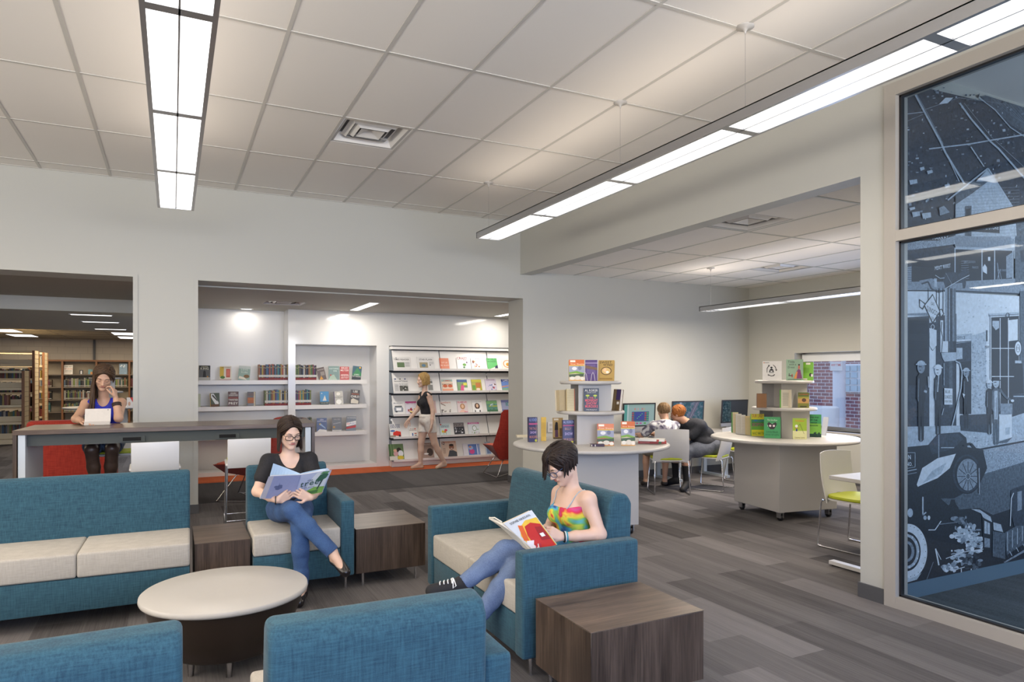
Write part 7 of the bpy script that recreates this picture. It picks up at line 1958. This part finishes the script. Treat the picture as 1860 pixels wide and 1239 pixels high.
for k, cc in enumerate(('1a1c22', 'cfd6da', '2f8fa0')):
    o_ = wv + fdv * (.008 + .008 * k); b.tube([tuple(o_ + s1 * math.cos(a) * .0275 + s2 * math.sin(a) * .0275) for a in [q_ * math.pi / 10 for q_ in range(21)]], .0038, H(cc), 6, caps=False)
b.build('bracelets', w2.root, world=True)

# paperback with the red and yellow cover
pb = thing('novel', 'open paperback with a red and yellow flame cover, held on the woman\'s lap', 'book', (1.75, 3.3, .60))
A1, B1_, C1_, D1_ = Vector((1.735, 3.235, .585)), Vector((1.842, 3.165, .622)), Vector((1.735, 3.255, .800)), Vector((1.610, 3.345, .722))
# cover quad: bottom (A1) -> right (B1) -> top (C1) -> left (D1)
b = MB(); QC = (A1, B1_, C1_, D1_)
sheet(b, A1, B1_, C1_, D1_, H('c8cdd4'), .002, .004, nv=Vector((-.35, -.93, .1)))
QX = (D1_, C1_, B1_, A1)
def qn(u, v, off=.0055): 
    p = D1_.lerp(C1_, u).lerp(A1.lerp(B1_, u), 1 - v); return p + Vector((-.35, -.93, .1)).normalized() * (off)
def qp(pts, c, off): b.add([tuple(qn(u, v, off)) for u, v in pts], [tuple(range(len(pts)))], H(c))
# u runs along the top edge from the spine, v=1 at the top
qp([(.02, 0), (.98, 0), (.98, .80), (.60, .84), (.3, .72), (.1, .5)], 'd8b23a', .0060)
qp([(.18, .0), (.95, .0), (.95, .62), (.70, .74), (.45, .70), (.30, .45)], 'b3201c', .0064)
qp([(.05, .35), (.30, .80), (.42, .74), (.20, .30)], 'c85a20', .0066)
qp([(.60, .22), (.95, .18), (.95, .55), (.72, .6)], '8e1214', .0068)
qp([(.02, .0), (.30, .0), (.22, .16), (.36, .28), (.12, .32), (.02, .22)], 'd8d4e0', .0070)
for k in range(4): qp([(.05 + .09 * k, .02), (.10 + .09 * k, .02), (.22 + .09 * k, .16), (.19 + .09 * k, .16)], '9a1c3a' if k % 2 else 'e0d8e4', .0074)
qp([(.70, .30), (.84, .30), (.84, .40), (.70, .40)], 'd8d8d8', .0072)
uu = (C1_ - D1_).normalized(); vv = (D1_ - A1).normalized()
b.text('SOPHIE HARDAN', qn(.14, .88, .008), uu, vv, .020, H('30343a'), 'l', width=.12)
b.build('cover', pb, world=True, recalc=False)
b = MB(); bk_ = Vector((-.02, .03, -.004))
sheet(b, A1 + Vector((0, .012, -.002)), B1_ + Vector((-.003, .012, -.002)), C1_ + Vector((-.006, .012, -.006)), D1_ + Vector((0, .012, -.002)), PAGE, .008, .0, nv=Vector((0, -1, 0)))
sheet(b, A1 + Vector((0, .014, .0)), D1_ + Vector((0, .014, 0)), D1_ + Vector((-.02, .14, .012)), A1 + Vector((-.02, .13, .015)), PAGE2, .012, .01, nv=Vector((.3, 0, 1)))
b.tube([tuple(D1_ + Vector((.0, .02, .004))), tuple(D1_ + Vector((-.02, .07, .02))), tuple(D1_ + Vector((-.03, .12, .01)))], .004, PAGE2, 6)
b.build('pages', pb, world=True, recalc=False)

# ------------------------------------------------------------------ woman in blue at the bar table
J = dict(pel=(-.600, 7.86, .875), waist=(-.605, 7.86, 1.01), chest=(-.608, 7.83, 1.135), nb=(-.610, 7.80, 1.265), hd=(-.603, 7.715, 1.500),
         shR=(-.755, 7.80, 1.245), shL=(-.462, 7.80, 1.250), elR=(-.815, 7.58, 1.115), elL=(-.462, 7.47, 1.118), wrR=(-.748, 7.36, 1.105), wrL=(-.490, 7.545, 1.305),
         hpR=(-.685, 7.82, .875), hpL=(-.520, 7.82, .875), knR=(-.675, 7.40, .835), knL=(-.510, 7.40, .838), anR=(-.640, 7.50, .40), anL=(-.540, 7.50, .40),
         toR=(-.645, 7.36, .335), toL=(-.545, 7.36, .335))
w3 = Fig('person', 'long-haired woman in a blue sleeveless blouse with her hand on her cheek', (-.6, 7.8, .785), J, (.02, -.90, -.42), (.10, 0, 1), sc=1.0, skin=(.52, .31, .21), h=.005)
w3.hand('R', (.55, -.60, -.05), (-.1, .1, -1), [(5, 12, 10)] * 4, thumb=(.6, .55, .1))
w3.hand('L', (-.12, .10, .95), (-.75, .25, -.2), [(25, 50, 40), (32, 55, 40), (38, 58, 40), (45, 60, 40)], thumb=(.6, .5, .4))
w3.body(); w3.face(brow=(.04, .022, .015), lip=(.36, .12, .10))
jn = w3.J
blu = cloth('cobalt_blouse', (.004, .010, .30), (.012, .028, .52), 30, .2, .6)
w3.wear('blouse', ('torso',), .010, blu, extra=[ell(jn['pel'] + V3(0, 0, .04), (.155, .12, .10))],
        cuts=[cone(jn['nb'] + V3(0, -.02, .05), jn['nb'] + V3(0, -.10, -.02), .062, .045, .006, '-'), cone(jn['nb'] + V3(0, -.10, -.02), jn['chest'] + V3(0, -.13, .03), .045, .010, .006, '-'),
              cone(jn['shR'] + V3(-.030, 0, .03), jn['shR'] + V3(-.050, 0, -.12), .060, .055, .006, '-'), cone(jn['shL'] + V3(.030, 0, .03), jn['shL'] + V3(.050, 0, -.12), .060, .055, .006, '-')])
w3.wear('skirt', ('hips', 'thigh'), .014, cloth('dark_denim', (.03, .05, .09), (.08, .11, .17), 90), cuts=[cutplane((0, 7.50, 0), (0, -1, 0))])
w3.wear('tights', ('thigh', 'calf', 'foot'), .003, cloth('sheer_black_tights', (.040, .022, .016), (.085, .050, .036), 14, .05, .4), wobble=0)
hm3 = hairmat('long_brown_hair', (.020, .011, .007), (.105, .058, .030))
rg = random.Random(9); lk = []
for i in range(170):
    if i < 24: lk.append((rg.uniform(54, 68), (-.22, rg.uniform(.35, .80)), rg.uniform(2, 10), rg.uniform(.28, .34), .05, .14))
    elif i < 100: lk.append((rg.uniform(66, 120), (-.18, rg.uniform(-.2, .78)), rg.uniform(-10, 0), rg.uniform(.30, .38), .20 if i % 3 else .28, .03))
    elif i < 140: lk.append((-rg.uniform(68, 170), (-.20, rg.uniform(-.3, .80)), rg.uniform(-16, -4), .05, -.6, .05))
    else: lk.append((rg.uniform(120, 180), (-.1, rg.uniform(-.5, .2)), -8, .26, -.05, .05))
w3.hair(hm3, lk, 6, rad=(.085, .103, .094), r=.009)
b = MB(); wv = Vector(jn['wrL'].tolist()) * .62 + Vector(jn['elL'].tolist()) * .38; fdv = Vector((jn['wrL'] - jn['elL']).tolist()).normalized(); s1 = fdv.cross(Vector((1, 0, 0))).normalized(); s2 = fdv.cross(s1)
for k in range(3):
    o_ = wv + fdv * (.012 * k); b.tube([tuple(o_ + s1 * math.cos(a) * .035 + s2 * math.sin(a) * .035) for a in [q_ * math.pi / 10 for q_ in range(21)]], .007, C(.035, .018, .012, .5), 6, caps=False)
b.build('leather_cuff', w3.root, world=True)
t = thing('tablet', 'tablet in a cream folding cover standing on the bar table', 'tablet', (-.615, 7.24, 1.073), R(-4))
b = MB(); T = Matrix.Rotation(R(-14), 4, 'X'); b.box(-.102, .102, 0, .009, .030, .152, H('c9c3bb'), T); b.disc((.085, -.0005, .138), .004, (1, 0, 0), (0, 0, 1), M['black'], 10); b.build('case_back', t)
b = MB(); b.box(-.102, .102, -.012, -.006, 0, .034, H('bdb6ac')); b.box(-.102, .102, -.012, .08, 0, .004, H('bdb6ac')); b.build('folded_cover', t)

# ------------------------------------------------------------------ walking woman in the magazine room
J = dict(pel=(3.700, 10.55, .800), waist=(3.690, 10.55, .940), chest=(3.672, 10.55, 1.075), nb=(3.660, 10.55, 1.235), hd=(3.630, 10.55, 1.440),
         shR=(3.665, 10.70, 1.205), shL=(3.680, 10.40, 1.205), elR=(3.60, 10.74, .96), elL=(3.735, 10.37, .955), wrR=(3.44, 10.70, .80), wrL=(3.700, 10.32, .745),
         hpR=(3.695, 10.63, .78), hpL=(3.710, 10.47, .78), knR=(3.625, 10.63, .43), knL=(3.800, 10.47, .42), anR=(3.615, 10.63, .085), anL=(3.965, 10.48, .105),
         toR=(3.475, 10.63, .028), toL=(3.845, 10.48, .026), heR=(3.635, 10.63, .035), heL=(3.985, 10.48, .06))
w4 = Fig('person', 'blond woman in a black top and white shorts walking past the magazine rack', (3.7, 10.55, 0), J, (-1, 0, -.12), sc=.95, skin=(.60, .40, .30), h=.006)
w4.hand('R', (-.5, 0, -.8), (0, -1, 0), [(15, 20, 15)] * 4); w4.hand('L', (-.15, -.05, -1), (-.6, .6, 0), [(15, 20, 15)] * 4)
w4.body(); w4.face(brow=(.25, .16, .08))
jn = w4.J
w4.wear('top', ('torso',), .008, blk, cuts=[cone(jn['nb'] + V3(0, 0, .05), jn['nb'] + V3(-.06, 0, .0), .06, .05, .006, '-'), cutplane((0, 0, .86), (0, 0, -1))], keep=lambda p: True)
w4.wear('shorts', ('hips', 'thigh'), .016, cloth('white_cotton', (.55, .50, .44), (.70, .66, .60), 40, .1), cuts=[cutplane((0, 0, .60), (0, 0, -1))], extra=[ell((3.70, 10.55, .86), (.13, .15, .05))])
for k in 'RL': shoe(w4, k, C(.45, .30, .18, .6), 'sandal', .004, cut=[cutplane((0, 0, .03), (0, 0, 1))])
hm4 = hairmat('blond_hair', (.20, .11, .035), (.52, .34, .12)); rg = random.Random(12)
w4.hair(hm4, [(e * rg.uniform(60, 178), (0, rg.uniform(-.4, .7)), -10, .10, -.2, 0) for e in (-1, 1) for _ in range(34)], 7, r=.013)

# ------------------------------------------------------------------ two boys at the computers
J = dict(pel=(5.765, 7.07, .565), waist=(5.790, 7.10, .69), chest=(5.822, 7.155, .80), nb=(5.850, 7.215, .905), hd=(5.885, 7.285, 1.035),
         shR=(5.985, 7.165, .855), shL=(5.700, 7.265, .860), elR=(6.06, 7.33, .72), elL=(5.64, 7.45, .71), wrR=(5.95, 7.56, .715), wrL=(5.74, 7.66, .712),
         hpR=(5.85, 7.03, .545), hpL=(5.69, 7.10, .545), knR=(6.02, 7.40, .50), knL=(5.78, 7.52, .50), anR=(6.015, 7.42, .09), anL=(5.79, 7.54, .09),
         toR=(6.09, 7.55, .028), toL=(5.84, 7.68, .028))
b1 = Fig('person', 'boy with tousled light brown hair in a grey and white tie-dye shirt', (5.8, 7.1, .47), J, (.15, .93, -.20), (.0, .05, 1), sc=.88, fem=False, skin=(.48, .28, .19), h=.0055)
b1.hand('R', (-.3, .8, 0), (0, 0, -1), [(5, 12, 10)] * 4); b1.hand('L', (.1, .95, 0), (0, 0, -1), [(5, 12, 10)] * 4)
b1.body(); b1.face(); jn = b1.J
gtd = tiedye('grey_tie_dye', [(.36, (.045, .04, .07)), (.46, (.20, .19, .25)), (.53, (.58, .58, .60)), (.7, (.68, .68, .68))], 8, 1.0)
b1.wear('shirt', ('torso', 'hips'), .014, gtd, extra=[cone(jn['sh' + k], jn['sh' + k] * .35 + jn['el' + k] * .65, .060, .064, .02) for k in 'RL'], cuts=[cone(jn['nb'], jn['nb'] + V3(.01, .02, .1), .052, .06, .005, '-'), cutplane((0, 0, .50), (0, 0, -1))])
b1.wear('shorts', ('hips', 'thigh'), .018, cloth('khaki', (.16, .14, .11), (.26, .23, .19), 60), extra=[cone(jn['kn' + k] * .9 + jn['hp' + k] * .1, jn['kn' + k], .074, .070, .02) for k in 'RL'])
for k in 'RL': shoe(b1, k, C(.06, .05, .045, .7), 'sandal', .006, cut=[cutplane((0, 0, .075), (0, 0, 1))])
hmb = hairmat('light_brown_hair', (.07, .038, .018), (.30, .19, .09)); rg = random.Random(15)
b1.hair(hmb, [(rg.uniform(-178, 178) if rg.random() < .5 else rg.choice((-1, 1)) * rg.uniform(90, 178), (rg.uniform(-.3, .3), rg.uniform(-.5, .3)), rg.uniform(-25, 30), rg.uniform(.010, .026), rg.uniform(-.8, .8), rg.uniform(-.8, .8)) for _ in range(150)], 9, rad=(.083, .101, .093), r=.0125)

J = dict(pel=(6.455, 7.06, .580), waist=(6.400, 7.10, .70), chest=(6.300, 7.14, .80), nb=(6.190, 7.17, .895), hd=(6.085, 7.235, 1.000),
         shR=(6.300, 7.02, .850), shL=(6.150, 7.30, .850), elR=(6.17, 7.10, .70), elL=(6.02, 7.46, .70), wrR=(6.08, 7.33, .715), wrL=(5.93, 7.62, .715),
         hpR=(6.43, 6.99, .560), hpL=(6.40, 7.14, .560), knR=(6.10, 7.10, .505), knL=(6.15, 7.36, .50), anR=(6.06, 7.03, .10), anL=(6.17, 7.38, .10),
         toR=(5.955, 6.985, .032), toL=(6.10, 7.50, .030))
b2 = Fig('person', 'red-haired boy in a dark shirt leaning left towards the other boy\'s screen', (6.45, 7.06, .47), J, (-.55, .80, -.16), (-.25, .10, 1), sc=.95, fem=False, skin=(.50, .27, .18), h=.0055, girth=1.18)
b2.hand('R', (-.3, .8, 0), (0, 0, -1), [(5, 12, 10)] * 4); b2.hand('L', (-.2, .9, 0), (0, 0, -1), [(5, 12, 10)] * 4)
b2.body(); b2.face(brow=(.25, .10, .03)); jn = b2.J
nav = cloth('charcoal_jersey', (.010, .012, .018), (.026, .029, .040), 60)
b2.wear('shirt', ('torso',), .018, nav, extra=[cone(jn['sh' + k], jn['sh' + k] * .2 + jn['el' + k] * .8, .066, .068, .02) for k in 'RL'] + [ell(jn['pel'] + V3(-.02, 0, .05), (.19, .16, .11))], cuts=[cone(jn['nb'], jn['nb'] + V3(-.05, .02, .1), .055, .06, .005, '-')])
b2.wear('shorts', ('hips', 'thigh'), .020, cloth('slate_shorts', (.07, .08, .11), (.14, .155, .20), 60), extra=[cone(jn['kn' + k] * .9 + jn['hp' + k] * .1, jn['kn' + k] + V3(0, 0, -.06), .082, .080, .02) for k in 'RL'])
for k in 'RL': shoe(b2, k, C(.008, .008, .010, .7), 'shoe', .012)
b2.wear('socks', ('calf',), .006, C(.009, .009, .011, .9), cuts=[cutplane((0, 0, .33), (0, 0, 1))], wobble=0)
hmr = hairmat('red_hair', (.16, .045, .010), (.50, .19, .05)); rg = random.Random(18)
b2.hair(hmr, [(rg.choice((-1, 1)) * rg.uniform(70, 178), (rg.uniform(-.3, .3), rg.uniform(-.4, .5)), rg.uniform(-18, 25), .004, 0, 0) for _ in range(100)], 10, rad=(.083, .101, .091), r=.011)
